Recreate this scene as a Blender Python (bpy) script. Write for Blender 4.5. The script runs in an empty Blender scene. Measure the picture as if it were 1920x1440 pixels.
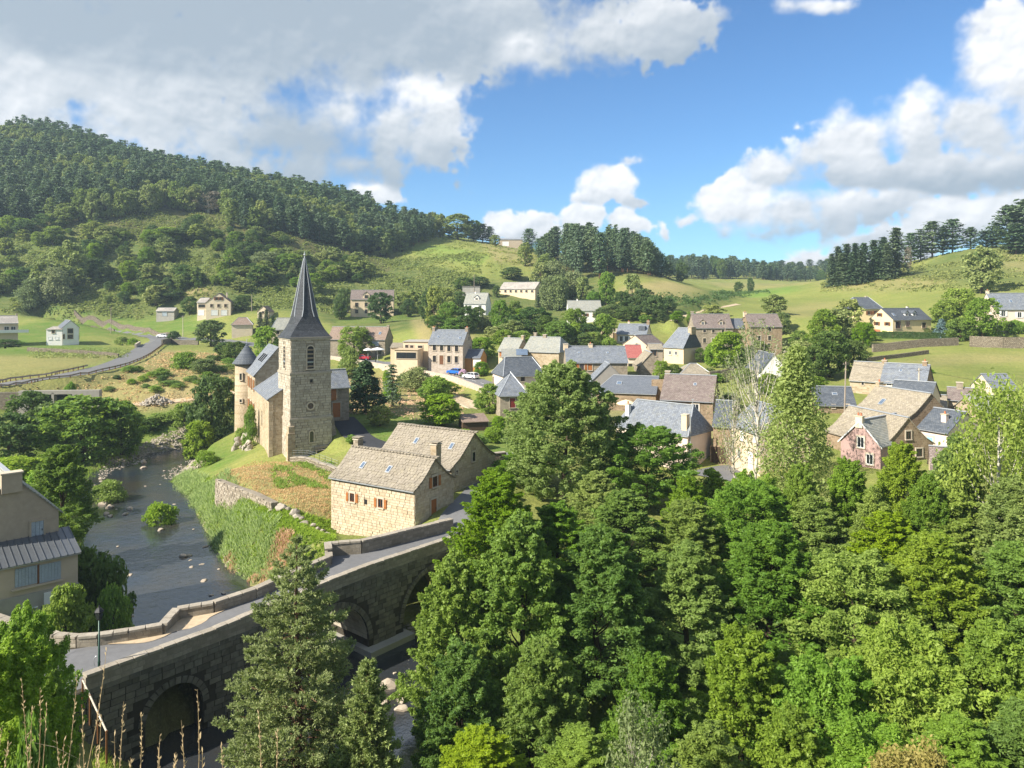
import bpy, bmesh, math, random
import numpy as np
from mathutils import Vector, Matrix

SC = bpy.context.scene
COL = SC.collection
R = math.radians
rng = random.Random(7)
nrg = np.random.RandomState(11)

# ---------------------------------------------------------------- camera
CZ = 27.0            # eye height above the river
FPX = 1400.0         # focal length in pixels of a 1920 px wide picture
HOR = 560.0          # row of the horizon
cam_data = bpy.data.cameras.new('camera')
cam_data.sensor_fit = 'HORIZONTAL'
cam_data.sensor_width = 36.0
cam_data.lens = FPX / 1920.0 * 36.0
cam_data.shift_y = (HOR - 720.0) / 1920.0
cam_data.clip_start = 0.1
cam_data.clip_end = 6000.0
cam = bpy.data.objects.new('camera', cam_data)
COL.objects.link(cam)
cam.location = (0, 0, CZ)
cam.rotation_euler = (R(90), 0, 0)
SC.camera = cam

# ---------------------------------------------------------------- light and view
SUN_EL = 36.0
SUN_AZ = 30.0        # degrees that the sun stands behind the left hand side
SUN_DIR = Vector((-math.cos(R(SUN_AZ)) * math.cos(R(SUN_EL)), -math.sin(R(SUN_AZ)) * math.cos(R(SUN_EL)), math.sin(R(SUN_EL)))).normalized()
SC.view_settings.view_transform = 'Standard'
SC.view_settings.look = 'None'
SC.view_settings.exposure = 1.12
SC.view_settings.gamma = 1.0
SC.view_settings.use_curve_mapping = False
SC.cycles.max_bounces = 5
SC.cycles.diffuse_bounces = 2
SC.cycles.glossy_bounces = 2
SC.cycles.transmission_bounces = 4
SC.cycles.transparent_max_bounces = 6
SC.cycles.caustics_reflective = False
SC.cycles.caustics_refractive = False
SC.cycles.use_denoising = True
sun_data = bpy.data.lights.new('sun', 'SUN')
sun_data.energy = 4.9
sun_data.angle = R(0.53)
sun_data.color = (1.0, 0.93, 0.81)
sun = bpy.data.objects.new('sun', sun_data)
COL.objects.link(sun)
sun.rotation_euler = SUN_DIR.to_track_quat('Z', 'Y').to_euler()
sun.location = (-60, -20, 80)


class NT:
    """small wrapper to write node trees as expressions"""
    def __init__(self, tree):
        self.t = tree
        self.n = tree.nodes
        self.l = tree.links

    def node(self, typ, **kw):
        nd = self.n.new(typ)
        for k, v in kw.items():
            setattr(nd, k, v)
        return nd

    def link(self, a, b):
        self.l.new(a, b)

    def setin(self, sock, v):
        if isinstance(v, bpy.types.NodeSocket):
            self.l.new(v, sock)
        elif v is not None:
            sock.default_value = v

    def m(self, op, a, b=None, c=None, clamp=False):
        nd = self.node('ShaderNodeMath', operation=op, use_clamp=clamp)
        self.setin(nd.inputs[0], a)
        if b is not None:
            self.setin(nd.inputs[1], b)
        if c is not None:
            self.setin(nd.inputs[2], c)
        return nd.outputs[0]

    def v(self, op, a, b=None):
        nd = self.node('ShaderNodeVectorMath', operation=op)
        self.setin(nd.inputs[0], a)
        if b is not None:
            if op == 'SCALE':
                self.setin(nd.inputs[3], b)
            else:
                self.setin(nd.inputs[1], b)
        return nd.outputs[1] if op in ('LENGTH', 'DOT_PRODUCT', 'DISTANCE') else nd.outputs[0]

    def mix(self, f, a, b, blend='MIX'):
        nd = self.node('ShaderNodeMix', data_type='RGBA', blend_type=blend)
        self.setin(nd.inputs[0], f)
        self.setin(nd.inputs[6], a)
        self.setin(nd.inputs[7], b)
        return nd.outputs[2]

    def noise(self, vec, scale, detail=3.0, rough=0.55, dist=0.0):
        nd = self.node('ShaderNodeTexNoise')
        self.setin(nd.inputs['Vector'], vec)
        nd.inputs['Scale'].default_value = scale
        nd.inputs['Detail'].default_value = detail
        nd.inputs['Roughness'].default_value = rough
        nd.inputs['Distortion'].default_value = dist
        return nd.outputs[0]

    def rng_map(self, v, a, b, c=0.0, d=1.0, smooth=False):
        nd = self.node('ShaderNodeMapRange')
        if smooth:
            nd.interpolation_type = 'SMOOTHSTEP'
        self.setin(nd.inputs[0], v)
        for i, x in enumerate((a, b, c, d)):
            nd.inputs[i + 1].default_value = x
        return nd.outputs[0]


def rgb(c):
    return (c[0], c[1], c[2], 1.0)


def pix_dir(px, py):
    x, y, z = (px - 960) / FPX, 1.0, (HOR - py) / FPX
    l = math.sqrt(x * x + y * y + z * z)
    return math.atan2(x, y), math.asin(z / l)


# ---------------------------------------------------------------- sky with cumulus clouds
# cumulus banks, placed by azimuth and elevation (where they stand in the sky):
# direction (as seen in the photo), extents, density, brightness at the middle, brightening towards the top
CLOUDS = [
    # the big grey bank, upper left, with brighter lobes where the sun gets through
    (200, 70, 420, 130, 1.1, .06, -.15), (640, 80, 330, 140, 1.1, .08, -.1), (60, 215, 230, 110, .95, .6, .1), (330, 190, 260, 110, 1.0, .42, .1), (560, 255, 210, 90, 1.0, .04, .2),
    (430, 225, 110, 60, .8, .45, .2), (735, 235, 140, 85, 1.0, .55, .5), (790, 190, 90, 75, 1.0, .9, .3), (640, 200, 80, 60, .9, .7, .3), (960, 30, 210, 90, 1.0, .2, .2), (995, 80, 75, 50, .95, .8, .3), (1120, 70, 190, 65, 1.0, .4, .4), (1240, 40, 120, 50, .95, .4, .4), (650, 305, 190, 40, .8, .2, .3),
    (60, 110, 130, 50, .7, .85, .0), (250, 215, 90, 45, .7, .8, .2), (-250, 120, 300, 200, 1.0, .3, .2), (-40, 300, 170, 60, .7, .7, .2), (400, -160, 600, 160, 1.1, .1, .1), (900, -120, 320, 110, 1.0, .3, .3), (480, 300, 140, 40, .7, .35, .2),
    # bank on the right: sunlit heads over a flat grey base
    (1890, 100, 120, 120, 1.1, .9, .3), (1990, 180, 210, 160, 1.1, .7, .5), (1840, 220, 110, 70, 1.05, .75, .6), (1720, 235, 110, 75, 1.05, .8, .6), (1600, 270, 110, 65, 1.05, .75, .6), (1500, 310, 95, 45, 1.0, .65, .6),
    (1760, 330, 230, 40, 1.1, .28, .5), (1890, 325, 200, 45, 1.1, .25, .5), (1640, 330, 160, 30, 1.0, .35, .6), (1390, 385, 80, 50, 1.1, .85, .5), (1480, 395, 100, 46, 1.05, .7, .6), (1580, 400, 110, 40, .95, .5, .6), (1660, 385, 60, 30, .85, .55, .5), (1440, 432, 100, 16, .9, .3, .4),
    (1800, 405, 120, 40, 1.0, .75, .5), (1910, 395, 90, 46, 1.0, .7, .5), (1660, 450, 130, 28, .9, .6, .5), (1500, 490, 90, 24, .85, .6, .5), (1620, 500, 180, 26, .8, .5, .4), (1340, 505, 40, 14, .5, .6, .3),
    # small puffs
    (1130, 350, 58, 38, 1.15, .95, .5), (1095, 372, 45, 20, .9, .8, .5), (1195, 378, 48, 13, .6, .5, .3), (1085, 412, 50, 26, .95, .9, .4), (1172, 418, 44, 20, .95, .9, .4), (965, 430, 66, 26, .9, .8, .4), (920, 440, 30, 14, .6, .7, .3),
    (1292, 420, 24, 13, .75, .8, .3), (1245, 430, 16, 22, .5, .7, .3), (695, 365, 60, 24, .85, .85, .3), (1470, 18, 48, 20, .75, .8, .3), (1550, 4, 70, 16, .7, .8, .3), (1195, 295, 22, 7, .35, .6, .2),
]


def pnoise(x, y, seed, oct_, per, rough=.55):
    """fractal gradient noise, about 0..1, periodic in x with the integer period per"""
    r_ = np.random.RandomState(seed)
    out = np.zeros(x.shape, np.float32)
    amp, tot = 1.0, 0.0
    for o in range(oct_):
        ang = (r_.rand(per, 256) * 2 * math.pi).astype(np.float32)
        gx, gy = np.cos(ang), np.sin(ang)
        xi, yi = np.floor(x).astype(np.int32), np.floor(y).astype(np.int32)
        fx, fy = x - xi, y - yi
        x0, x1, y0, y1 = xi % per, (xi + 1) % per, yi % 256, (yi + 1) % 256
        a = gx[x0, y0] * fx + gy[x0, y0] * fy
        b = gx[x1, y0] * (fx - 1) + gy[x1, y0] * fy
        c = gx[x0, y1] * fx + gy[x0, y1] * (fy - 1)
        d = gx[x1, y1] * (fx - 1) + gy[x1, y1] * (fy - 1)
        fx, fy = fx * fx * fx * (fx * (fx * 6 - 15) + 10), fy * fy * fy * (fy * (fy * 6 - 15) + 10)
        out += amp * ((a * (1 - fx) + b * fx) * (1 - fy) + (c * (1 - fx) + d * fx) * fy)
        tot += amp
        amp *= rough
        x, y, per = x * 2, y * 2, per * 2
    return .5 + out / tot * 1.1


def cloud_field(az_, el_):
    """coverage and brightness of the broken cumulus at these azimuths and elevations"""
    def nz(k, seed, octs, rough, asp=1.0, da=0.0, de=0.0):
        return pnoise((az_ + da + math.pi) / (2 * math.pi) * k, (el_ + de) / (2 * math.pi) * k * asp + 40, seed, octs, k, rough)

    ax, ey = az_ + (nz(70, 1, 3, .5) - .5) * .04, el_ + (nz(70, 2, 3, .5) - .5) * .032
    acc = np.full(az_.shape, -1.5, np.float32)
    wsum = np.full(az_.shape, 1e-6, np.float32)
    bsum = wsum * .5
    for (px, py, rx, ry, s, b_, g_) in CLOUDS:
        a, e = pix_dir(px, py)
        a1, _ = pix_dir(px + rx, py)
        _, e1 = pix_dir(px, py - ry)
        ra, re = max(abs(a1 - a), .006) * 1.2, max(abs(e1 - e), .006) * 1.25
        da, de = (ax - a) / ra, (ey - e) / re
        dd = s - s * np.sqrt(da * da + de * de)
        h = np.maximum(.16 - np.abs(acc - dd), 0) / .16
        acc = np.maximum(acc, dd) + h * h * .16 * .25
        wg = np.exp(np.clip(dd, -2, 1) * 7.0)
        wsum += wg
        bsum += wg * np.clip(b_ + g_ * np.clip(de - .25 * da, -1.3, 1.0), 0, 1)
    # the same kind of broken cloud goes on all round
    gen = np.clip((nz(14, 5, 3, .5, 1.6) - .46) * 4.5, -.8, .8)
    fade = np.maximum(np.clip((np.abs(az_) - .66) / .2, 0, 1), np.clip((el_ - .42) / .15, 0, 1)) - 1
    acc = np.maximum(acc, gen + fade * 1.6)
    base = bsum / wsum * (fade < 0) + .5 * (fade >= 0)
    n1 = nz(110, 7, 7, .58)
    n2 = 1 - np.abs(nz(210, 8, 5, .55) - .5) * 4
    D = acc + (n1 - .5) * 1.05 + (n2 - .55) * .14
    soft = .22 + .65 * np.clip((nz(40, 12, 3, .5) - .40) * 3, 0, 1)
    al = np.clip((D - .02) / soft, 0, 1)
    al = al * al * (3 - 2 * al)
    # billows: each heap is lighter on the side of the sun
    rel = np.zeros(az_.shape, np.float32)
    for k_, st, amp, sd in ((60, .016, 1.5, 21), (130, .008, 1.3, 22), (300, .004, .7, 23)):
        def bil(da, de):
            return 1 - np.abs(nz(k_, sd, 3, .5, 1.2, da, de) - .5) * 3.2
        rel += amp * (bil(0, 0) - bil(-.45 * st, .9 * st))
    lit = base * .92 - .06 + rel * (.03 + .15 * base) + (n1 - .5) * (.10 + .25 * base)
    lit = lit + .18 * np.clip(1 - D / .35, 0, 1) * (.2 + base)
    return al, np.clip(lit, 0, 1)


def make_clouds(W=4096, H=2048):
    """cloud cover of the whole sky by azimuth and elevation: red = coverage, green = brightness"""
    img = np.zeros((H, W, 4), np.float32)
    img[..., 3] = 1
    k = 5
    w_, h_ = W // k + 1, H // k + 1
    A, E = np.meshgrid(((np.arange(w_) + .5) * k / W * 2 * math.pi - math.pi).astype(np.float32), ((np.arange(h_) + .5) * k / H * math.pi - math.pi / 2).astype(np.float32))
    al, lt = cloud_field(A, E)
    al = al * np.clip((E + .1) / .05, 0, 1)
    img[..., 0] = np.repeat(np.repeat(al, k, 0), k, 1)[:H, :W]
    img[..., 1] = np.repeat(np.repeat(lt, k, 0), k, 1)[:H, :W]
    c0, c1, r0, r1 = int(W * (.5 - .78 / (2 * math.pi))), int(W * (.5 + .78 / (2 * math.pi))), int(H * .475), int(H * (.5 + .46 / math.pi))
    A, E = np.meshgrid(((np.arange(c0, c1) + .5) / W * 2 * math.pi - math.pi).astype(np.float32), ((np.arange(r0, r1) + .5) / H * math.pi - math.pi / 2).astype(np.float32))
    al, lt = cloud_field(A, E)
    img[r0:r1, c0:c1, 0] = al
    img[r0:r1, c0:c1, 1] = lt
    im = bpy.data.images.new('cloud_cover', W, H, alpha=False, float_buffer=False)
    im.colorspace_settings.name = 'Non-Color'
    im.pixels.foreach_set(img.ravel())
    im.update()
    im.pack()
    return im


world = bpy.data.worlds.new('World')
SC.world = world
world.use_nodes = True
wt = world.node_tree
wt.nodes.clear()
w = NT(wt)
tc = w.node('ShaderNodeTexCoord')
nrm = w.v('NORMALIZE', tc.outputs['Generated'])
sep = w.node('ShaderNodeSeparateXYZ')
w.link(nrm, sep.inputs[0])
az = w.m('ARCTAN2', sep.outputs[0], sep.outputs[1])
el = w.m('ARCSINE', sep.outputs[2])
cmb = w.node('ShaderNodeCombineXYZ')
w.link(w.m('MULTIPLY_ADD', az, 1 / (2 * math.pi), .5), cmb.inputs[0])
w.link(w.m('MULTIPLY_ADD', el, 1 / math.pi, .5), cmb.inputs[1])
it = w.node('ShaderNodeTexImage', interpolation='Cubic', extension='EXTEND')
it.image = make_clouds()
w.link(cmb.outputs[0], it.inputs[0])
isep = w.node('ShaderNodeSeparateColor')
w.link(it.outputs[0], isep.inputs[0])
sky = w.node('ShaderNodeTexSky', sky_type='NISHITA')
sky.sun_disc = False
sky.sun_elevation = R(SUN_EL)
sky.sun_rotation = math.atan2(SUN_DIR.x, SUN_DIR.y)
sky.altitude = 900
sky.air_density = 1.0
sky.dust_density = 0.2
sky.ozone_density = 3.0
cloud = w.mix(isep.outputs[1], rgb((2.75, 3.3, 3.9)), rgb((7.5, 7.5, 7.6)))
blue = w.mix(1.0, sky.outputs[0], rgb((.58, .86, 1.06)), 'MULTIPLY')
fin = w.mix(isep.outputs[0], blue, cloud)
bg = w.node('ShaderNodeBackground')
w.link(fin, bg.inputs[0])
bg.inputs[1].default_value = 0.072
wo = w.node('ShaderNodeOutputWorld')
w.link(bg.outputs[0], wo.inputs[0])
world.cycles.sampling_method = 'MANUAL'
world.cycles.sample_map_resolution = 512

# ---------------------------------------------------------------- picture crops I measured in: x0, y0, pixels per crop pixel
CROP = {'a': (0, 480, .25), 'b': (0, 820, .25), 'c': (0, 1080, .25), 'd': (420, 460, .30548), 'e': (560, 760, .208333),
        'f': (400, 960, .25), 'g': (600, 500, .1875), 'h': (860, 500, .1875), 'i': (1120, 540, .1875), 'j': (1080, 660, .1875),
        'k': (1400, 640, .229167), 'l': (1480, 400, .229167), 'm': (900, 640, .1875), 'p': (0, 0, 1.0)}


def cp(c, x, y):
    o = CROP[c]
    return (o[0] + x * o[2], o[1] + y * o[2])


def P(px, py, Y):
    return Vector(((px - 960) / FPX * Y, Y, CZ + (HOR - py) / FPX * Y))


def PZ(px, py, Z):
    """point of the given height seen at that direction"""
    Y = (CZ - Z) * FPX / (py - HOR)
    return Vector(((px - 960) / FPX * Y, Y, Z))


# ---------------------------------------------------------------- mesh helpers
class MB:
    def __init__(self):
        self.v, self.f, self.mi = [], [], []

    def add(self, vs, fs, mi=0):
        o = len(self.v)
        self.v += [tuple(p) for p in vs]
        self.f += [tuple(i + o for i in f) for f in fs]
        self.mi += [mi] * len(fs)

    def box(self, c, s, rz=0.0, mi=0, M=None):
        x, y, z = s[0] / 2, s[1] / 2, s[2] / 2
        vs = [Vector((a, b, d)) for d in (-z, z) for b in (-y, y) for a in (-x, x)]
        if M is not None:
            vs = [M @ p for p in vs]
        elif rz:
            m = Matrix.Rotation(rz, 3, 'Z')
            vs = [m @ p for p in vs]
        vs = [p + Vector(c) for p in vs]
        self.add(vs, [(0, 2, 3, 1), (4, 5, 7, 6), (0, 1, 5, 4), (2, 6, 7, 3), (0, 4, 6, 2), (1, 3, 7, 5)], mi)

    def poly(self, pts, mi=0):
        self.add(pts, [tuple(range(len(pts)))], mi)

    def extrude(self, pts, vec, mi=0):
        """closed prism: a planar polygon swept along vec"""
        n = len(pts)
        a = [Vector(p) for p in pts]
        b = [p + Vector(vec) for p in a]
        fs = [tuple(range(n))[::-1], tuple(range(n, 2 * n))]
        fs += [(i, (i + 1) % n, n + (i + 1) % n, n + i) for i in range(n)]
        self.add(a + b, fs, mi)

    def tube(self, pts, rads, n=6, mi=0, cap=True):
        pts = [Vector(p) for p in pts]
        rings = []
        up = Vector((0, 0, 1))
        for i, p in enumerate(pts):
            d = (pts[min(i + 1, len(pts) - 1)] - pts[max(i - 1, 0)])
            if d.length < 1e-6:
                d = up.copy()
            d.normalize()
            a = d.cross(Vector((1, 0, 0)) if abs(d.x) < .8 else Vector((0, 1, 0))).normalized()
            b = d.cross(a)
            r = rads[i] if hasattr(rads, '__len__') else rads
            rings += [p + a * (r * math.cos(2 * math.pi * k / n)) + b * (r * math.sin(2 * math.pi * k / n)) for k in range(n)]
        fs = []
        for i in range(len(pts) - 1):
            for k in range(n):
                fs.append((i * n + k, i * n + (k + 1) % n, (i + 1) * n + (k + 1) % n, (i + 1) * n + k))
        if cap:
            fs.append(tuple(range(n))[::-1])
            fs.append(tuple((len(pts) - 1) * n + k for k in range(n)))
        self.add(rings, fs, mi)

    def lathe(self, c, prof, n=16, mi=0):
        """profile of (radius, z) turned about a vertical axis through c"""
        rings = [Vector((c[0] + r * math.cos(2 * math.pi * k / n), c[1] + r * math.sin(2 * math.pi * k / n), c[2] + z)) for r, z in prof for k in range(n)]
        fs = [(i * n + k, i * n + (k + 1) % n, (i + 1) * n + (k + 1) % n, (i + 1) * n + k) for i in range(len(prof) - 1) for k in range(n)]
        fs.append(tuple(range(n))[::-1])
        fs.append(tuple((len(prof) - 1) * n + k for k in range(n)))
        self.add(rings, fs, mi)

    def mesh(self, name, mats, smooth=False):
        me = bpy.data.meshes.new(name)
        me.from_pydata(self.v, [], self.f)
        for m_ in (mats if isinstance(mats, (list, tuple)) else [mats]):
            me.materials.append(m_)
        if any(self.mi):
            me.polygons.foreach_set('material_index', self.mi)
        if smooth:
            me.polygons.foreach_set('use_smooth', [True] * len(me.polygons))
        bm = bmesh.new()
        bm.from_mesh(me)
        bmesh.ops.recalc_face_normals(bm, faces=bm.faces)
        uv = bm.loops.layers.uv.new('UVMap')
        for f in bm.faces:
            n = f.normal
            h = Vector((-n.y, n.x, 0))
            h = h.normalized() if h.length > .02 else Vector((1, 0, 0))
            vv = n.cross(h)
            for lp in f.loops:
                lp[uv].uv = (lp.vert.co.dot(h), lp.vert.co.dot(vv))
        bm.to_mesh(me)
        bm.free()
        me.update()
        return me

    def build(self, name, mats, parent=None, smooth=False):
        return link(name, self.mesh(name, mats, smooth), parent)


def link(name, data, parent=None, loc=None, rot=None, scale=None):
    o = bpy.data.objects.new(name, data)
    COL.objects.link(o)
    if parent is not None:
        o.parent = parent
    if loc is not None:
        o.location = loc
    if rot is not None:
        o.rotation_euler = rot
    if scale is not None:
        o.scale = scale
    return o


def tag(o, label=None, cat=None, group=None, kind=None):
    if label:
        o['label'] = label
    if cat:
        o['category'] = cat
    if group:
        o['group'] = group
    if kind:
        o['kind'] = kind
    return o


def thing(name, label, cat, loc=(0, 0, 0), rz=0.0, group=None):
    o = bpy.data.objects.new(name, None)
    COL.objects.link(o)
    o.empty_display_size = .3
    o.location = loc
    o.rotation_euler = (0, 0, rz)
    return tag(o, label, cat, group)


def np_mesh(name, V, F, mats, mi=None, smooth=False):
    me = bpy.data.meshes.new(name)
    me.from_pydata(np.asarray(V, dtype=np.float32).reshape(-1, 3), [], np.asarray(F, dtype=np.int32))
    for m_ in (mats if isinstance(mats, (list, tuple)) else [mats]):
        me.materials.append(m_)
    if mi is not None:
        me.polygons.foreach_set('material_index', np.asarray(mi, dtype=np.int32))
    if smooth:
        me.polygons.foreach_set('use_smooth', np.ones(len(me.polygons), dtype=bool))
    me.update()
    return me


# ---------------------------------------------------------------- materials
def new_mat(name):
    m_ = bpy.data.materials.new(name)
    m_.use_nodes = True
    m_.node_tree.nodes.clear()
    t = NT(m_.node_tree)
    out = t.node('ShaderNodeOutputMaterial')
    return m_, t, out


def principled(t, out, col, rough=.85, spec=.25, metal=0.0, normal=None):
    b = t.node('ShaderNodeBsdfPrincipled')
    t.setin(b.inputs['Base Color'], col if isinstance(col, bpy.types.NodeSocket) else rgb(col))
    t.setin(b.inputs['Roughness'], rough)
    b.inputs['Specular IOR Level'].default_value = spec
    b.inputs['Metallic'].default_value = metal
    if normal is not None:
        t.link(normal, b.inputs['Normal'])
    t.link(b.outputs[0], out.inputs[0])
    return b


def bump(t, h, strength=.4, dist=.05):
    b = t.node('ShaderNodeBump')
    b.inputs['Strength'].default_value = strength
    b.inputs['Distance'].default_value = dist
    t.link(h, b.inputs['Height'])
    return b.outputs[0]


def pos(t):
    return t.node('ShaderNodeNewGeometry').outputs['Position']


def plain(name, c, rough=.8, spec=.25, metal=0.0, var=.12, scale=3.0, bmp=.15):
    m_, t, out = new_mat(name)
    p = pos(t)
    n1_ = t.noise(p, scale, 5, .6)
    n2_ = t.noise(p, scale * .13, 3, .5)
    f = t.rng_map(t.m('MULTIPLY_ADD', n1_, .6, t.m('MULTIPLY', n2_, .4)), .32, .68)
    c0 = tuple(x * (1 - var) for x in c)
    c1 = tuple(min(1, x * (1 + var)) for x in c)
    principled(t, out, t.mix(f, rgb(c0), rgb(c1)), rough, spec, metal, bump(t, n1_, bmp, .02))
    return m_


def masonry(name, cols, mortar, bw=.5, bh=.28, msize=.025, warp=.10, stain=.35, bmp=.6):
    """coursed stone with uneven joints for walls too far off for built stones"""
    m_, t, out = new_mat(name)
    uv = t.node('ShaderNodeTexCoord').outputs['UV']
    p = pos(t)
    wn = t.node('ShaderNodeTexNoise')
    t.link(p, wn.inputs['Vector'])
    wn.inputs['Scale'].default_value = 1.3
    wn.inputs['Detail'].default_value = 3
    uvw = t.v('ADD', uv, t.v('SCALE', t.v('SUBTRACT', wn.outputs['Color'], (.5, .5, .5)), warp * 3))
    br = t.node('ShaderNodeTexBrick')
    t.link(uvw, br.inputs['Vector'])
    br.inputs['Scale'].default_value = 1.0
    br.inputs['Color1'].default_value = (0, 0, 0, 1)
    br.inputs['Color2'].default_value = (1, 1, 1, 1)
    br.inputs['Mortar'].default_value = (.5, .5, .5, 1)
    br.inputs['Mortar Size'].default_value = msize
    br.inputs['Mortar Smooth'].default_value = .4
    br.inputs['Bias'].default_value = 0
    br.inputs['Brick Width'].default_value = bw
    br.inputs['Row Height'].default_value = bh
    br.offset = .5
    br.squash = .7
    br.squash_frequency = 3
    cr = t.node('ShaderNodeValToRGB')
    t.link(br.outputs['Color'], cr.inputs[0])
    els = cr.color_ramp.elements
    els[0].color = rgb(cols[0])
    els[1].color = rgb(cols[-1])
    for i, c in enumerate(cols[1:-1]):
        e_ = els.new((i + 1) / (len(cols) - 1))
        e_.color = rgb(c)
    fine = t.noise(p, 5.0, 6, .65)
    big = t.noise(p, .35, 4, .6)
    col = t.mix(t.rng_map(fine, .3, .75, 0, .55), cr.outputs[0], rgb(tuple(x * .62 for x in cols[0])))
    col = t.mix(br.outputs['Fac'], col, rgb(mortar))
    col = t.mix(t.rng_map(big, .45, .8, 0, stain), col, rgb((.10, .085, .06)))
    h = t.m('ADD', t.m('MULTIPLY', br.outputs['Fac'], -.8), t.m('MULTIPLY', fine, .7))
    principled(t, out, col, .92, .15, 0, bump(t, h, bmp, .04))
    return m_


def roofing(name, cols, bw=.32, bh=.22, lichen=None, lich=.0, rough=.7, spec=.3, bmp=.7, streak=.25):
    """rows of slates: tone varies from slate to slate, lichen in patches"""
    m_, t, out = new_mat(name)
    uv = t.node('ShaderNodeTexCoord').outputs['UV']
    p = pos(t)
    wn = t.node('ShaderNodeTexNoise')
    t.link(p, wn.inputs['Vector'])
    wn.inputs['Scale'].default_value = 2.0
    uvw = t.v('ADD', uv, t.v('SCALE', t.v('SUBTRACT', wn.outputs['Color'], (.5, .5, .5)), .10))
    br = t.node('ShaderNodeTexBrick')
    t.link(uvw, br.inputs['Vector'])
    br.inputs['Scale'].default_value = 1.0
    br.inputs['Color1'].default_value = (0, 0, 0, 1)
    br.inputs['Color2'].default_value = (1, 1, 1, 1)
    br.inputs['Mortar'].default_value = (.0, .0, .0, 1)
    br.inputs['Mortar Size'].default_value = .018
    br.inputs['Mortar Smooth'].default_value = .3
    br.inputs['Brick Width'].default_value = bw
    br.inputs['Row Height'].default_value = bh
    cr = t.node('ShaderNodeValToRGB')
    t.link(br.outputs['Color'], cr.inputs[0])
    els = cr.color_ramp.elements
    els[0].color = rgb(cols[0])
    els[1].color = rgb(cols[-1])
    for i, c in enumerate(cols[1:-1]):
        els.new((i + 1) / (len(cols) - 1)).color = rgb(c)
    fine = t.noise(p, 9.0, 5, .65)
    big = t.noise(p, .5, 4, .6)
    col = t.mix(t.rng_map(fine, .35, .8, 0, .5), cr.outputs[0], rgb(tuple(min(1, x * 1.35) for x in cols[-1])))
    col = t.mix(t.rng_map(big, .4, .75, 0, streak), col, rgb(tuple(x * .55 for x in cols[0])))
    if lichen:
        ln_ = t.noise(p, 1.7, 6, .7)
        col = t.mix(t.rng_map(ln_, .50, .66, 0, lich), col, rgb(lichen))
    col = t.mix(t.m('MULTIPLY', br.outputs['Fac'], .7), col, rgb(tuple(x * .35 for x in cols[0])))
    sepuv = t.node('ShaderNodeSeparateXYZ')
    t.link(uvw, sepuv.inputs[0])
    row = t.m('FRACT', t.m('DIVIDE', sepuv.outputs[1], bh))
    h = t.m('ADD', t.m('MULTIPLY', row, -.7), t.m('ADD', t.m('MULTIPLY', br.outputs['Fac'], -.6), t.m('MULTIPLY', fine, .6)))
    principled(t, out, col, rough, spec, 0, bump(t, h, bmp, .03))
    return m_


def piece_mat(name, cols, rough=.92, bmp=.6, scale=4.0, dark=.5, lichen=None):
    """single built stones or slates: every piece its own tone"""
    m_, t, out = new_mat(name)
    p = pos(t)
    oi = t.node('ShaderNodeObjectInfo').outputs['Random']
    ri = t.node('ShaderNodeNewGeometry').outputs['Random Per Island']
    r_ = t.m('FRACT', t.m('ADD', oi, ri))
    cr = t.node('ShaderNodeValToRGB')
    t.link(r_, cr.inputs[0])
    els = cr.color_ramp.elements
    els[0].color = rgb(cols[0])
    els[1].color = rgb(cols[-1])
    for i, c in enumerate(cols[1:-1]):
        els.new((i + 1) / (len(cols) - 1)).color = rgb(c)
    fine = t.noise(p, scale, 6, .65)
    big = t.noise(p, .5, 4, .6)
    col = t.mix(t.rng_map(fine, .35, .75, 0, dark), cr.outputs[0], rgb(tuple(x * .55 for x in cols[0])))
    col = t.mix(t.rng_map(big, .45, .75, 0, .35), col, rgb(tuple(x * .5 for x in cols[0])))
    if lichen:
        col = t.mix(t.rng_map(t.noise(p, 1.1, 5, .7), .52, .68, 0, .75), col, rgb(lichen))
    principled(t, out, col, rough, .18, 0, bump(t, fine, bmp, .03))
    return m_


def leaf_mat(name, c0, c1, trans=.35, tc=None, spec=.2, rough=.5):
    m_, t, out = new_mat(name)
    p = pos(t)
    oi = t.node('ShaderNodeObjectInfo').outputs['Random']
    ri = t.node('ShaderNodeNewGeometry').outputs['Random Per Island']
    n_ = t.noise(p, .45, 3, .5)
    f = t.m('ADD', t.m('MULTIPLY', ri, .38), t.m('ADD', t.m('MULTIPLY', oi, .30), t.m('MULTIPLY', t.rng_map(n_, .35, .65), .32)))
    col = t.mix(f, rgb(c0), rgb(c1))
    o2, o3 = t.m('FRACT', t.m('MULTIPLY', oi, 7.31)), t.m('FRACT', t.m('MULTIPLY', oi, 23.7))
    hs = t.node('ShaderNodeHueSaturation')       # every plant its own green
    t.link(t.m('MULTIPLY_ADD', o2, -.040, .503), hs.inputs['Hue'])
    t.link(t.m('MULTIPLY_ADD', o3, .22, .88), hs.inputs['Saturation'])
    t.link(t.m('MULTIPLY_ADD', o2, .32, .96), hs.inputs['Value'])
    t.link(col, hs.inputs['Color'])
    col = hs.outputs[0]
    b = t.node('ShaderNodeBsdfPrincipled')
    t.link(col, b.inputs['Base Color'])
    b.inputs['Roughness'].default_value = rough
    b.inputs['Specular IOR Level'].default_value = spec
    tr = t.node('ShaderNodeBsdfTranslucent')
    tcol = t.mix(.6, col, rgb(tc if tc else (c1[0] * 1.5, c1[1] * 1.5, c1[2] * .8)))
    t.link(tcol, tr.inputs[0])
    mx = t.node('ShaderNodeMixShader')
    mx.inputs[0].default_value = trans
    t.link(b.outputs[0], mx.inputs[1])
    t.link(tr.outputs[0], mx.inputs[2])
    t.link(mx.outputs[0], out.inputs[0])
    return m_


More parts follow.
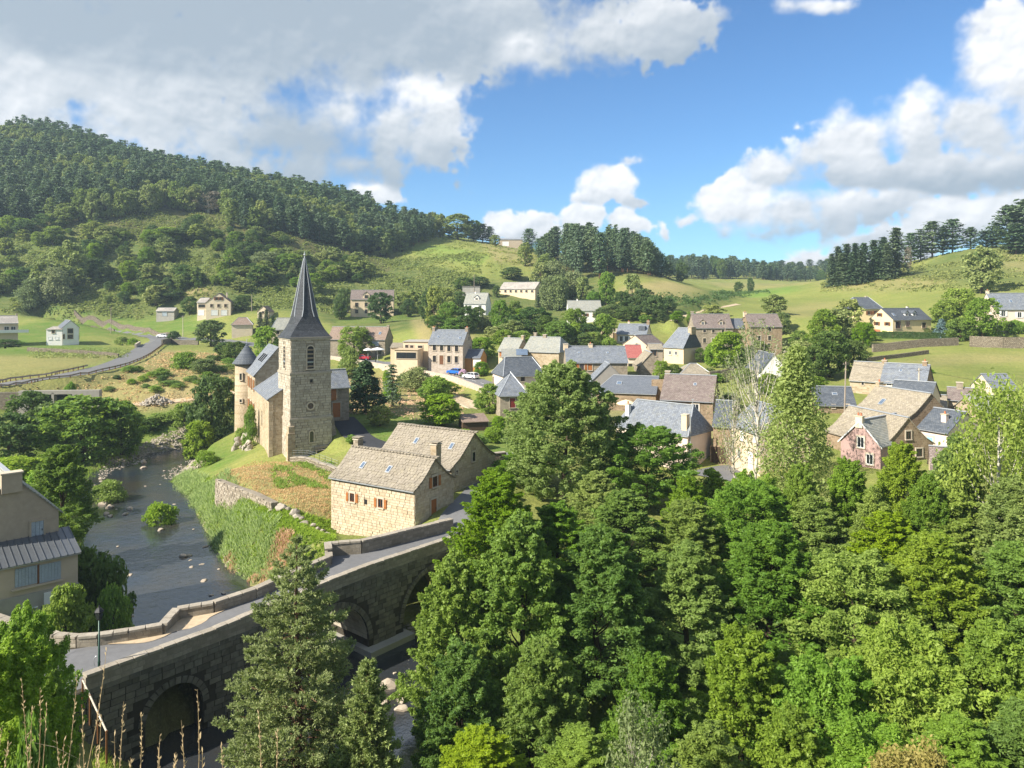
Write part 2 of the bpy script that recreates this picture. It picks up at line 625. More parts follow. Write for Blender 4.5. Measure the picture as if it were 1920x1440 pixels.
def glass_mat(name, c, rough=.08):
    m_, t, out = new_mat(name)
    n_ = t.noise(pos(t), .8, 2, .5)
    col = t.mix(n_, rgb(tuple(x * .6 for x in c)), rgb(tuple(x * 1.4 for x in c)))
    principled(t, out, col, rough, .8)
    return m_


M = {}
M['stone_tan'] = masonry('stone_tan', [(.34, .26, .16), (.46, .37, .25), (.55, .46, .33)], (.45, .37, .26))
M['stone_grey'] = masonry('stone_grey', [(.24, .20, .145), (.33, .28, .21), (.42, .36, .28)], (.33, .28, .21))
M['stone_brown'] = masonry('stone_brown', [(.22, .155, .095), (.31, .225, .145), (.40, .30, .20)], (.35, .27, .18), stain=.45)
M['stone_pink'] = masonry('stone_pink', [(.42, .34, .26), (.52, .44, .36), (.60, .52, .44)], (.52, .45, .37), stain=.2)
M['stone_dark'] = masonry('stone_dark', [(.13, .115, .085), (.19, .165, .125), (.26, .23, .175)], (.16, .14, .11))
M['field_wall'] = masonry('field_wall', [(.22, .18, .13), (.33, .28, .2), (.44, .38, .29)], (.08, .065, .05), bw=.42, bh=.22, msize=.04, warp=.2)
M['cream'] = plain('cream_render', (.62, .52, .38), var=.10, scale=1.2)
M['sand'] = plain('sand_render', (.60, .48, .33), var=.12, scale=1.0)
M['beige'] = plain('beige_render', (.50, .41, .30), var=.12, scale=1.0)
M['white'] = plain('white_render', (.74, .72, .68), var=.06, scale=1.5)
M['pinkish'] = plain('pale_pink_render', (.68, .55, .46), var=.08, scale=1.2)
M['pink'] = plain('pink_render', (.37, .25, .225), var=.06, scale=1.5)
M['yellow'] = plain('yellow_render', (.72, .58, .33), var=.06, scale=1.5)
M['grey_render'] = plain('grey_render', (.27, .25, .22), var=.15, scale=1.5)
M['tan_render'] = plain('tan_render', (.39, .32, .235), var=.14, scale=2.0)
M['concrete'] = plain('concrete', (.35, .33, .29), var=.18, scale=.8)
M['orange_wood'] = plain('orange_boards', (.48, .24, .08), var=.12, scale=2)
M['slate_blue'] = roofing('slate_blue', [(.115, .13, .155), (.17, .19, .22), (.23, .25, .28)], lichen=(.30, .29, .22), lich=.35)
M['slate_dark'] = roofing('slate_dark', [(.055, .066, .082), (.085, .098, .118), (.125, .14, .16)], lichen=(.2, .2, .18), lich=.3)
M['slate_new'] = roofing('slate_new', [(.10, .115, .14), (.125, .14, .165), (.15, .165, .19)], streak=.1)
M['slate_pale'] = roofing('slate_pale', [(.21, .22, .20), (.29, .295, .26), (.36, .355, .31)], lichen=(.40, .36, .24), lich=.5)
M['lauze_tan'] = roofing('lauze_tan', [(.21, .18, .135), (.29, .25, .19), (.37, .325, .25)], lichen=(.38, .33, .21), lich=.45, rough=.9, spec=.15)
M['lauze_brown'] = roofing('lauze_brown', [(.14, .11, .10), (.19, .15, .135), (.25, .205, .185)], lichen=(.30, .27, .22), lich=.55, rough=.9, spec=.15)
M['tile_brown'] = roofing('tile_brown', [(.20, .14, .105), (.26, .19, .145), (.32, .24, .19)], rough=.85)
M['tile_red'] = roofing('tile_red', [(.30, .085, .075), (.36, .11, .095), (.40, .14, .12)], rough=.85, streak=.1)
M['fibro'] = roofing('fibro_cement', [(.27, .245, .22), (.33, .30, .265), (.38, .345, .30)], bw=.9, bh=1.1, rough=.9, streak=.3)
M['spire_slate'] = roofing('spire_slate', [(.026, .03, .036), (.044, .05, .058), (.072, .078, .088)], bw=.24, bh=.18, rough=.6)
M['zinc'] = plain('zinc', (.46, .48, .50), .45, .5, .6, .1)
M['lead'] = plain('lead_ridge', (.42, .44, .46), .5, .4, .3, .1)
M['glass'] = glass_mat('window_glass', (.022, .026, .03))
M['skyglass'] = glass_mat('skylight_glass', (.10, .14, .20), .05)
M['paint_white'] = plain('white_paint', (.72, .72, .70), .5, .4, 0, .05)
M['dressed'] = plain('dressed_stone', (.50, .43, .33), var=.14, scale=4)
M['dressed_grey'] = plain('dressed_grey', (.36, .32, .25), var=.16, scale=4)
M['wood_brown'] = plain('brown_wood', (.16, .068, .028), .6, .3, 0, .2, 8)
M['wood_orange'] = plain('varnished_wood', (.34, .125, .035), .5, .4, 0, .15, 8)
M['wood_red'] = plain('oxblood_paint', (.17, .022, .018), .5, .35, 0, .1, 6)
M['wood_grey'] = plain('weathered_wood', (.34, .39, .43), .85, .2, 0, .2, 9)
M['wood_dark'] = plain('dark_wood', (.07, .045, .028), .75, .2, 0, .2, 6)
M['wood_blue'] = plain('light_blue_shutter', (.22, .47, .60), .6, .3, 0, .06, 6)
M['terracotta'] = plain('terracotta', (.42, .16, .08), .8, .2, 0, .15, 6)
M['black_metal'] = plain('black_metal', (.02, .02, .022), .5, .4, .2, .1, 6)
M['green_metal'] = plain('green_metal', (.012, .05, .035), .4, .5, .2, .1, 6)
M['wood_pole'] = plain('grey_pole', (.30, .25, .20), .85, .2, 0, .2, 5)
M['asphalt'] = plain('asphalt', (.155, .155, .158), .95, .15, 0, .14, 2.2, .25)
M['asphalt_dark'] = plain('dark_asphalt', (.045, .047, .052), .95, .2, 0, .15, 2.0, .25)
M['gravel'] = plain('gravel_track', (.47, .37, .25), .95, .1, 0, .2, 3.0, .4)
M['line_white'] = plain('road_paint', (.65, .65, .62), .8, .2, 0, .08, 5)
M['bark'] = plain('bark', (.085, .062, .042), .95, .1, 0, .3, 6, .6)
M['bark_pine'] = plain('pine_bark', (.12, .07, .042), .95, .1, 0, .3, 5, .6)
M['bark_birch'] = plain('birch_bark', (.50, .46, .38), .85, .15, 0, .35, 3, .4)
M['leaf_alder'] = leaf_mat('alder_leaf', (.065, .15, .02), (.225, .365, .05), trans=.42, tc=(.40, .56, .06))
M['leaf_olive'] = leaf_mat('willow_leaf', (.085, .165, .035), (.245, .37, .075), trans=.42, tc=(.34, .50, .08))
M['leaf_bright'] = leaf_mat('bright_leaf', (.09, .19, .025), (.26, .42, .06), trans=.42, tc=(.36, .58, .06))
M['leaf_dark'] = leaf_mat('dark_leaf', (.04, .095, .026), (.125, .205, .05), tc=(.18, .30, .05))
M['leaf_hill'] = leaf_mat('hill_leaf', (.12, .18, .052), (.28, .36, .105), tc=(.33, .43, .09))
M['leaf_birch'] = leaf_mat('birch_leaf', (.15, .235, .05), (.34, .44, .11), trans=.45, tc=(.42, .54, .11))
M['leaf_yellow'] = leaf_mat('yellowing_leaf', (.20, .20, .05), (.42, .38, .13), tc=(.45, .40, .10))
M['leaf_pale'] = leaf_mat('pale_leaf', (.12, .17, .07), (.26, .32, .13), tc=(.28, .36, .11))
M['leaf_grey'] = leaf_mat('dry_grey_leaf', (.14, .12, .085), (.26, .23, .16), trans=.2, tc=(.25, .22, .13))
M['needle'] = leaf_mat('pine_needle', (.05, .10, .055), (.14, .21, .10), trans=.2, spec=.25)
M['needle_near'] = leaf_mat('young_pine_needle', (.11, .17, .065), (.28, .37, .14), trans=.3, spec=.15)
M['needle_spruce'] = leaf_mat('spruce_needle', (.032, .068, .036), (.095, .15, .062), trans=.15, spec=.25)
M['needle_blue'] = leaf_mat('blue_spruce_needle', (.07, .12, .12), (.16, .24, .24), trans=.1, spec=.3)
M['needle_thuja'] = leaf_mat('thuja_leaf', (.012, .045, .018), (.045, .11, .03), trans=.12, spec=.25)
M['bracken'] = leaf_mat('bracken', (.10, .15, .033), (.25, .31, .08), trans=.3, spec=.15, rough=.8)
M['grass'] = leaf_mat('grass_blade', (.13, .25, .03), (.34, .46, .09), trans=.45, tc=(.45, .6, .1), spec=.2)
M['reed'] = leaf_mat('reed_blade', (.22, .33, .13), (.44, .54, .26), trans=.45, tc=(.5, .62, .26), spec=.2)
M['straw'] = leaf_mat('straw', (.42, .30, .13), (.72, .56, .30), trans=.3, tc=(.8, .6, .3), spec=.2, rough=.7)
M['russet'] = leaf_mat('russet_seed', (.44, .34, .19), (.64, .52, .32), trans=.35, tc=(.68, .54, .32), spec=.1, rough=.8)
M['flower'] = leaf_mat('lilac_flower', (.45, .28, .42), (.75, .55, .62), trans=.25, tc=(.7, .5, .6), spec=.1)

# ================================================================ terrain
# ground points: direction in the photo and distance
GP = [
    # left bank street, valley floor, left road
    (100, 1240, 45.3), (20, 1215, 47), (60, 1180, 49.5), (75, 1157, 52.5), (130, 1142, 54.5), (-150, 1180, 50), (-150, 1000, 70),
    (60, 1010, 72), (20, 940, 90), (-200, 900, 100), (120, 900, 108), (40, 868, 120), (150, 850, 128),
    (-60, 728, 147), (0, 722, 150), (60, 715, 152), (130, 704, 157), (200, 690, 168), (240, 675, 184), (265, 660, 205), (280, 648, 228), (300, 634, 268), (350, 635, 264), (420, 640, 250),
    (-300, 740, 145), (-300, 680, 190), (-300, 640, 240),
    (40, 790, 138), (100, 790, 140), (180, 770, 145), (230, 765, 146), (300, 765, 146), (350, 770, 145), (250, 720, 158), (330, 700, 168), (400, 715, 160), (300, 790, 140), (360, 810, 138), (420, 760, 148),
    (60, 774, 145.5), (135, 772, 145.5), (100, 690, 163), (0, 690, 163), (100, 660, 195), (0, 655, 200), (130, 648, 236), (30, 640, 243), (200, 625, 262), (100, 605, 275), (250, 606, 285), (330, 600, 285), (400, 594, 282), (470, 600, 275), (0, 590, 285), (-250, 590, 290),
    # left hill
    (0, 550, 300), (130, 560, 302), (250, 565, 300), (380, 545, 303), (480, 565, 300), (0, 480, 335), (150, 480, 335), (300, 480, 338), (450, 500, 330), (580, 560, 300), (560, 480, 360),
    (0, 420, 360), (150, 425, 358), (300, 425, 365), (450, 430, 375), (560, 440, 385), (0, 330, 425), (200, 350, 425), (400, 380, 430), (600, 420, 430), (-300, 300, 430),
    (0, 258, 500), (120, 282, 500), (260, 322, 500), (400, 350, 500), (520, 372, 500), (640, 395, 500), (720, 420, 490), (-300, 200, 500),
    # centre
    (655, 594, 288), (735, 594, 288), (620, 570, 300), (700, 535, 330), (750, 500, 380), (680, 464, 420), (800, 455, 440), (900, 480, 390), (957, 464, 470), (1000, 500, 365), (880, 520, 345), (800, 540, 330), (860, 448, 475),
    (690, 677, 207), (640, 672, 212), (760, 690, 192), (720, 655, 225), (660, 640, 235), (800, 660, 205), (800, 620, 230), (790, 600, 260), (870, 600, 280), (925, 590, 290), (960, 560, 320), (1010, 560, 320), (880, 640, 215), (950, 620, 240), (1050, 620, 250), (1100, 605, 270), (1140, 600, 275),
    (1050, 545, 330), (1010, 515, 350), (1100, 520, 345), (1200, 517, 340), (1245, 520, 345), (1080, 495, 400), (1200, 500, 420), (1150, 550, 305), (1230, 535, 320), (1250, 565, 275), (1180, 580, 270), (1290, 604, 250), (1200, 615, 240), (1130, 625, 232),
    (840, 690, 185), (800, 700, 188), (860, 706, 178), (925, 730, 156), (890, 760, 146), (900, 700, 182), (950, 690, 182), (960, 800, 120), (1000, 720, 160), (1100, 690, 170), (1050, 640, 205), (1200, 700, 160), (1190, 688, 184), (1150, 655, 202),
    (1130, 800, 118), (1100, 850, 104), (1230, 890, 103), (1360, 888, 100), (1420, 880, 98), (1300, 780, 122), (1400, 760, 128), (1500, 740, 132), (1420, 700, 155), (1300, 720, 148), (1300, 670, 200), (1400, 672, 205), (1480, 668, 195), (1310, 668, 224), (1380, 668, 226), (1450, 666, 226), (1340, 650, 234), (1430, 645, 236),
    (1600, 830, 105), (1650, 880, 92), (1800, 860, 95), (1700, 770, 122), (1850, 760, 125), (1600, 745, 132), (1750, 690, 155), (1850, 690, 160), (2000, 690, 160), (1700, 668, 172), (1850, 665, 172), (1660, 662, 180), (2050, 780, 120), (2100, 860, 95),
    (1600, 640, 200), (1700, 634, 206), (1800, 632, 205), (1880, 628, 196), (1640, 632, 213), (1745, 628, 213), (1850, 615, 205), (1950, 612, 203), (2100, 620, 205),
    (1550, 620, 222), (1450, 600, 245), (1600, 600, 245), (1700, 590, 250), (1800, 560, 262), (1900, 560, 245), (2100, 560, 245),
    (1400, 575, 290), (1350, 590, 262), (1500, 565, 310), (1450, 543, 410), (1600, 565, 300), (1700, 545, 300), (1640, 525, 325), (1570, 527, 345), (1750, 505, 345), (1800, 472, 370), (1900, 468, 345), (1900, 530, 275), (1820, 500, 330), (2100, 460, 340), (2100, 520, 275), (1700, 500, 370),
    (1550, 532, 520), (1330, 548, 420), (1300, 528, 560), (1270, 522, 650), (1400, 522, 680), (1500, 527, 700), (1350, 556, 350),
    # right of the river: house terrace, church, garden
    (850, 975, 68.5), (785, 1004, 68), (900, 960, 72), (930, 905, 84), (900, 880, 90), (960, 860, 97), (900, 810, 112), (620, 893, 90), (600, 880, 93), (560, 900, 88), (545, 868, 101), (504, 876, 100), (475, 858, 106), (440, 862, 108), (450, 832, 121), (470, 800, 128),
    (610, 972, 76.5), (560, 945, 78), (500, 922, 83.5), (440, 896, 90), (410, 890, 95), (622, 1003, 74.2), (650, 1010, 71.2), (710, 1014, 69.5), (440, 911, 85.6), (480, 925, 82), (515, 942, 78.6), (412, 901, 90),
    (598, 1006, 70.5), (550, 985, 73), (505, 974, 75.3), (468, 962, 78.6), (430, 949, 82.4), (398, 930, 88), (400, 905, 97),
    (560, 1025, 67.5), (600, 1045, 65), (480, 1062, 67.5), (440, 1060, 70), (380, 985, 84), (350, 930, 98), (340, 905, 106), (380, 880, 110), (410, 862, 114),
    (690, 800, 112), (650, 815, 108), (632, 783, 115), (700, 770, 125), (760, 760, 130), (700, 722, 165), (640, 700, 180), (800, 745, 150), (720, 706, 190), (780, 716, 178), (830, 735, 161), (850, 770, 130), (760, 800, 114), (850, 830, 105), (640, 850, 101), (580, 850, 105), (500, 780, 145), (560, 720, 170), (500, 690, 190), (570, 650, 235),
]
GX = [  # plain points x, y, z
    (-14, 38, 1.4), (-17.5, 40, 1.3), (-20, 36, 3.6), (-21.8, 40.6, 1.7), (-24.6, 39.5, 4.0), (-26.5, 38, 5.2), (-32, 36, 7.0), (-45, 40, 8), (-8, 35, 2.6), (-14, 32, 5.0), (-28, 43, 5.1), (-38, 46, 5.3), (-55, 52, 6),
    (-2, 60, 5.2), (2, 66, 5.5), (10, 60, 3.0), (22, 52, 2.6), (36, 50, 3.0), (60, 55, 5.0), (8, 74, 4.6), (22, 78, 3.6), (40, 78, 4.0), (60, 80, 5.5), (85, 75, 8), (30, 92, 3.6), (14, 90, 5.4),
    (10, 28, 6.5), (25, 22, 9), (45, 24, 11), (70, 30, 12), (95, 45, 12),
    (-300, 700, 120), (0, 760, 62), (300, 800, 60), (500, 500, 75), (-500, 450, 150), (-500, 250, 60), (450, 250, 60), (420, 120, 30), (-350, 120, 30), (0, 1100, 60), (600, 1000, 70), (-600, 1000, 120), (-400, 0, 40), (400, 0, 40),
    (-70, -30, 28.5), (0, -30, 28.5), (70, -30, 28.5), (-200, -40, 35), (200, -40, 35),
]
for X in (-60, -38, -20, -8, 0, 8, 20, 40, 64):
    k = abs(X) / 60.0
    for Y, Z in ((-6, 26.2), (0, 24.6), (3.5, 21.6), (8, 17.4), (14, 12.6), (21, 8.2 + 2 * k), (29, 5.6 + 2 * k)):
        GX.append((X, Y, Z))
pts = [tuple(P(*q)) for q in GP] + GX
pts = np.array(pts)
TP, TZ = pts[:, :2] / 100.0, pts[:, 2]


def _U(r2):
    return np.where(r2 > 1e-12, r2 * np.log(np.maximum(r2, 1e-12)), 0.0)


def tps_fit(Pt, z, lam):
    n = len(Pt)
    r2 = ((Pt[:, None, :] - Pt[None, :, :]) ** 2).sum(-1)
    K = _U(r2) + lam * np.eye(n)
    Q = np.hstack([np.ones((n, 1)), Pt])
    A = np.zeros((n + 3, n + 3))
    A[:n, :n] = K
    A[:n, n:] = Q
    A[n:, :n] = Q.T
    b = np.concatenate([z, np.zeros(3)])
    return np.linalg.solve(A, b)


TW = tps_fit(TP, TZ, 2e-4)


def tps_eval(x, y):
    sh = x.shape
    q = np.stack([x.ravel(), y.ravel()], 1) / 100.0
    out = np.zeros(len(q))
    for i in range(0, len(q), 20000):
        s = q[i:i + 20000]
        r2 = ((s[:, None, :] - TP[None, :, :]) ** 2).sum(-1)
        out[i:i + 20000] = _U(r2) @ TW[:-3] + TW[-3] + s @ TW[-2:]
    return out.reshape(sh)


def axis(segs):
    a = []
    for lo, hi, st in segs:
        a += list(np.arange(lo, hi, st))
    a.append(segs[-1][1])
    return np.array(a)


XS = axis([(-1000, -500, 60), (-500, -240, 13), (-240, -110, 3.2), (-110, -70, 2.0), (-70, 10, .8), (10, 70, 1.6), (70, 260, 3.6), (260, 500, 12), (500, 1000, 60)])
YS = axis([(-60, -10, 6), (-10, 36, 1.2), (36, 112, .8), (112, 170, 1.5), (170, 300, 2.6), (300, 520, 4.0), (520, 800, 12), (800, 1300, 60)])
GXX, GYY = np.meshgrid(XS, YS)
ZZ = tps_eval(np.clip(GXX, -520, 520), np.clip(GYY, -60, 1100))
ZZ = np.clip(ZZ, -2, 170)


def vnoise(x, y, seed, oct_=4):
    """cheap value noise on arrays"""
    r_ = np.random.RandomState(seed)
    tab = r_.rand(256, 256)
    out = np.zeros_like(x)
    amp, tot = 1.0, 0.0
    for o in range(oct_):
        xi, yi = np.floor(x).astype(int), np.floor(y).astype(int)
        fx, fy = x - xi, y - yi
        fx, fy = fx * fx * (3 - 2 * fx), fy * fy * (3 - 2 * fy)
        a = tab[xi % 256, yi % 256]
        b = tab[(xi + 1) % 256, yi % 256]
        c = tab[xi % 256, (yi + 1) % 256]
        d_ = tab[(xi + 1) % 256, (yi + 1) % 256]
        out += amp * ((a * (1 - fx) + b * fx) * (1 - fy) + (c * (1 - fx) + d_ * fx) * fy)
        tot += amp
        amp *= .5
        x, y = x * 2.03 + 17.1, y * 2.03 + 5.7
    return out / tot


# river course: x, y, half width
RIV = [(-36, 158, 3.0), (-44, 148, 3.5), (-52, 138, 4.2), (-57.5, 128, 4.2), (-58.4, 117, 5.0), (-56, 107, 4.9), (-48.7, 97, 5.2), (-42.3, 86, 5.6), (-37, 77, 5.0), (-32, 70, 5.2), (-27, 63, 6.8), (-20, 56.5, 9.5), (-15.3, 52.0, 10.2),
       (-11, 48.2, 7.6), (-5, 44, 4.8), (2, 40, 4.4), (12, 37, 4.5), (30, 36, 5), (60, 38, 5), (110, 44, 6), (200, 60, 8)]


SIDE = [(-27.5, 55, 2.5), (-23.5, 49.5, 2.2), (-20.5, 45.5, 1.5), (-17.8, 42.6, 1.3), (-11, 44, 2.0)]     # flood channel through the small arch


def river_dist(x, y):
    best = np.full(x.shape, 1e9)
    for (x0, y0, w0), (x1, y1, w1) in list(zip(RIV[:-1], RIV[1:])) + list(zip(SIDE[:-1], SIDE[1:])):
        dx, dy = x1 - x0, y1 - y0
        t_ = np.clip(((x - x0) * dx + (y - y0) * dy) / (dx * dx + dy * dy), 0, 1)
        dist = np.hypot(x - x0 - t_ * dx, y - y0 - t_ * dy) - (w0 + t_ * (w1 - w0))
        best = np.minimum(best, dist)
    return best


RD = river_dist(GXX, GYY)
edge = RD + (vnoise(GXX * .45, GYY * .45, 3, 3) - .5) * 1.6
tt = np.clip((edge + .4) / 4.5, 0, 1)
tt = tt * tt * (3 - 2 * tt)
bed = -.75 + (vnoise(GXX * .6, GYY * .6, 5, 3) - .5) * .9
ZZ = np.where(RD < 6, bed * (1 - tt) + np.maximum(ZZ, .45) * tt, np.maximum(ZZ, .45))
# roughness away from built ground
rough = np.clip((GYY - 288) / 80, 0, 1) * .9 + .06
ZZ += (vnoise(GXX * .09, GYY * .09, 9, 4) - .5) * 3.0 * rough * (RD > 0)
ZZ += (vnoise(GXX * .5, GYY * .5, 19, 3) - .5) * .35 * np.clip(RD / 3, 0, 1) * np.clip((GYY - 5) / 20, 0, 1)


# ---- the graded bed of the roads
def poly_dist(x, y, line):
    best = np.full(x.shape, 1e9)
    zz = np.zeros(x.shape)
    for (x0, y0, z0), (x1, y1, z1) in zip(line[:-1], line[1:]):
        dx, dy = x1 - x0, y1 - y0
        t_ = np.clip(((x - x0) * dx + (y - y0) * dy) / max(dx * dx + dy * dy, 1e-9), 0, 1)
        dist = np.hypot(x - x0 - t_ * dx, y - y0 - t_ * dy)
        b = dist < best
        best = np.where(b, dist, best)
        zz = np.where(b, z0 + t_ * (z1 - z0), zz)
    return best, zz


def smooth_line(line, n=6):
    """Catmull-Rom through the points"""
    L = [Vector(p) for p in line]
    out = []
    for i in range(len(L) - 1):
        p0, p1, p2, p3 = L[max(i - 1, 0)], L[i], L[i + 1], L[min(i + 2, len(L) - 1)]
        for k in range(n):
            t_ = k / n
            out.append(.5 * ((2 * p1) + (p2 - p0) * t_ + (2 * p0 - 5 * p1 + 4 * p2 - p3) * t_ ** 2 + (3 * p1 - p0 - 3 * p2 + p3) * t_ ** 3))
    out.append(L[-1])
    return [tuple(p) for p in out]


ROADS = {  # name: (centre line, half width, material)
    'valley_road': (smooth_line([P(-200, 738, 143), P(-60, 728, 147), P(0, 722, 149), P(60, 714, 153), P(130, 703, 157), P(195, 690, 168), P(240, 674, 186), P(265, 660, 206), P(283, 648, 228), P(300, 638, 255), P(290, 632, 272)]), 3.1, 'asphalt'),
    'main_road': (smooth_line([P(60, 613, 292), P(140, 621, 284), P(220, 626, 278), P(300, 633, 268), P(380, 637, 258), P(450, 643, 245), P(540, 656, 226), P(640, 671, 212), P(700, 680, 204), P(760, 690, 193), P(820, 699, 184), P(870, 709, 175), P(915, 724, 160), P(950, 738, 150)]), 3.0, 'asphalt'),
    'village_street': (smooth_line([P(1330, 896, 97), P(1370, 886, 101), P(1420, 880, 103)]), 3.5, 'asphalt'),
    'church_drive': (smooth_line([P(640, 784, 116), P(655, 800, 112), P(675, 822, 106), P(720, 838, 102), P(790, 850, 100)]), 2.0, 'asphalt_dark'),
    'dirt_track': (smooth_line([P(215, 764, 146), P(270, 758, 148), P(330, 752, 150), P(400, 744, 153), P(440, 735, 156)]), 2.6, 'gravel'),
    'back_street': (smooth_line([(-5.6, 66.2, 5.85), (-5.0, 68.8, 6.1), P(880, 955, 72.5), P(915, 915, 81), P(940, 880, 89), P(960, 850, 97)]), 2.2, 'asphalt'),
    'bridge_street': (smooth_line([(-23.3, 46.0, 5.16), (-25.6, 44.4, 5.13), (-29, 44.0, 5.13), (-33, 44.6, 5.2), (-40, 46.5, 5.35), (-60, 50, 6.0)]), 2.3, 'asphalt'),
    'hill_lane': (smooth_line([P(1385, 571, 300), P(1300, 588, 262), P(1262, 602, 242)]), 1.2, 'gravel'),
}
for nm, (ln_, hw, _m) in ROADS.items():
    dd, zz = poly_dist(GXX, GYY, ln_)
    f = np.clip((hw + (2.2 if nm != 'main_road' else 1.3) - dd) / 1.4, 0, 1)
    f = f * f * (3 - 2 * f)
    if nm == 'bridge_street':       # the ground falls away beside the bridge
        bs, bd = (GXX + 23.7) * .644 + (GYY - 41.7) * .765, -(GXX + 23.7) * .765 + (GYY - 41.7) * .644
        f = np.where((bs > -1.2) & (bd < 1.2), 0, f)
    ZZ = ZZ * (1 - f) + zz * f


bs, bd = (GXX + 23.7) * .644 + (GYY - 41.7) * .765, -(GXX + 23.7) * .765 + (GYY - 41.7) * .644
inb = (bs > .5) & (bs < 32.5) & (bd > -.8) & (bd < 5.2)
ZZ = np.where(inb, np.minimum(ZZ, 4.9), ZZ)                       # never above the deck
ZZ = np.where(inb & (bs > 23) & (bs < 30.2) & (bd < 4.8), np.minimum(ZZ, .25), ZZ)     # open under the third arch


def gz(x, y):
    """height of the ground sheet"""
    i = int(np.clip(np.searchsorted(XS, x) - 1, 0, len(XS) - 2))
    j = int(np.clip(np.searchsorted(YS, y) - 1, 0, len(YS) - 2))
    fx = (x - XS[i]) / (XS[i + 1] - XS[i])
    fy = (y - YS[j]) / (YS[j + 1] - YS[j])
    return float((ZZ[j, i] * (1 - fx) + ZZ[j, i + 1] * fx) * (1 - fy) + (ZZ[j + 1, i] * (1 - fx) + ZZ[j + 1, i + 1] * fx) * fy)


def gz_arr(x, y):
    i = np.clip(np.searchsorted(XS, x) - 1, 0, len(XS) - 2)
    j = np.clip(np.searchsorted(YS, y) - 1, 0, len(YS) - 2)
    fx = (x - XS[i]) / (XS[i + 1] - XS[i])
    fy = (y - YS[j]) / (YS[j + 1] - YS[j])
    return (ZZ[j, i] * (1 - fx) + ZZ[j, i + 1] * fx) * (1 - fy) + (ZZ[j + 1, i] * (1 - fx) + ZZ[j + 1, i + 1] * fx) * fy


def rdist(x, y):
    """distance to the water's edge, looked up"""
    i = int(np.clip(np.searchsorted(XS, x) - 1, 0, len(XS) - 2))
    j = int(np.clip(np.searchsorted(YS, y) - 1, 0, len(YS) - 2))
    return float(RD[j, i])


# ---- what grows where: colours of the ground cover
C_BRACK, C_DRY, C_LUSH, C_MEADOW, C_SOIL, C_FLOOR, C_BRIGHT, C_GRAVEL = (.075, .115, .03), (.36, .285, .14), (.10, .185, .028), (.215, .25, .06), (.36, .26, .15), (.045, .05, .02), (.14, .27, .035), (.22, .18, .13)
COLR = np.zeros(GXX.shape + (3,))
COLR[:] = C_MEADOW
PXX = 960 + FPX * GXX / np.maximum(GYY, 1)
PYY = HOR - FPX * (ZZ - CZ) / np.maximum(GYY, 1)


def in_poly(px, py, poly):
    ins = np.zeros(px.shape, bool)
    n = len(poly)
    for i in range(n):
        x0, y0 = poly[i]
        x1, y1 = poly[(i + 1) % n]
        if y0 == y1:
            continue
        c = ((y0 > py) != (y1 > py)) & (px < (x1 - x0) * (py - y0) / (y1 - y0) + x0)
        ins ^= c
    return ins


def paint(col, ylo, yhi, poly=None, xlo=-1e9, xhi=1e9, k=1.0):
    msk = (GYY >= ylo) & (GYY < yhi) & (GXX >= xlo) & (GXX < xhi)
    if poly is not None:
        msk &= in_poly(PXX, PYY, poly)
    COLR[msk] = COLR[msk] * (1 - k) + np.array(col) * k


paint(C_LUSH, -100, 60)
paint(C_BRACK, -100, 36)
paint(C_BRACK, 286, 700, xlo=-700, xhi=40)
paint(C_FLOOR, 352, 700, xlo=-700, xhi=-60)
paint(C_MEADOW, 330, 520, [(640, 450), (1020, 445), (1010, 520), (900, 528), (830, 500), (700, 470)])
paint(C_BRIGHT, 360, 520, [(700, 455), (830, 458), (920, 480), (900, 500), (780, 475)], k=.55)
paint(C_DRY, 330, 520, [(900, 455), (1000, 470), (1000, 500), (930, 490)], k=.6)
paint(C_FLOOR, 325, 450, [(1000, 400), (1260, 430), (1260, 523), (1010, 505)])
paint(C_BRACK, 240, 340, [(600, 500), (900, 505), (1010, 540), (1100, 640), (800, 700), (600, 600)])
paint(C_DRY, 210, 300, [(770, 600), (830, 560), (860, 600), (900, 640), (790, 650)], k=.85)
paint(C_LUSH, 270, 310, [(630, 595), (800, 590), (770, 615), (630, 612)], k=.6)
paint(C_DRY, 280, 360, [(1160, 540), (1240, 525), (1310, 540), (1270, 570), (1180, 570)], k=.8)
paint(C_BRACK, 260, 420, [(1250, 570), (1330, 545), (1400, 535), (1420, 545), (1320, 580), (1265, 600)])
paint(C_DRY, 400, 600, [(1290, 515), (1440, 525), (1560, 530), (1500, 545), (1350, 540)], k=.45)
paint(C_BRIGHT, 340, 520, [(1370, 552), (1490, 535), (1500, 546), (1400, 562)], k=.9)
paint(C_DRY, 230, 330, [(1470, 575), (1580, 560), (1560, 590), (1460, 598)], k=.45)
paint(C_DRY, 270, 400, [(1540, 530), (1700, 510), (1800, 525), (1700, 545), (1560, 545)], k=.6)
paint(C_BRACK, 270, 460, [(1690, 520), (1800, 460), (2100, 440), (2100, 560), (1850, 545)], k=.75)
paint(C_DRY, 280, 460, [(1860, 500), (1900, 470), (2000, 480), (1940, 520)], k=.5)
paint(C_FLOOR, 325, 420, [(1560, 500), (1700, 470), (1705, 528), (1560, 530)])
paint(C_DRY, 140, 175, [(1640, 690), (1760, 664), (2000, 664), (2000, 676), (1760, 685)], k=.55)
paint(C_LUSH, 196, 220, [(1560, 640), (1900, 630), (1900, 615), (1560, 620)])
paint(C_SOIL, 290, 335, [(318, 538), (392, 538), (398, 560), (325, 562)], k=.9)
paint((.24, .20, .15), 95, 165, [(930, 705), (1100, 700), (1260, 700), (1380, 760), (1400, 870), (1200, 820), (960, 780)], k=.55)
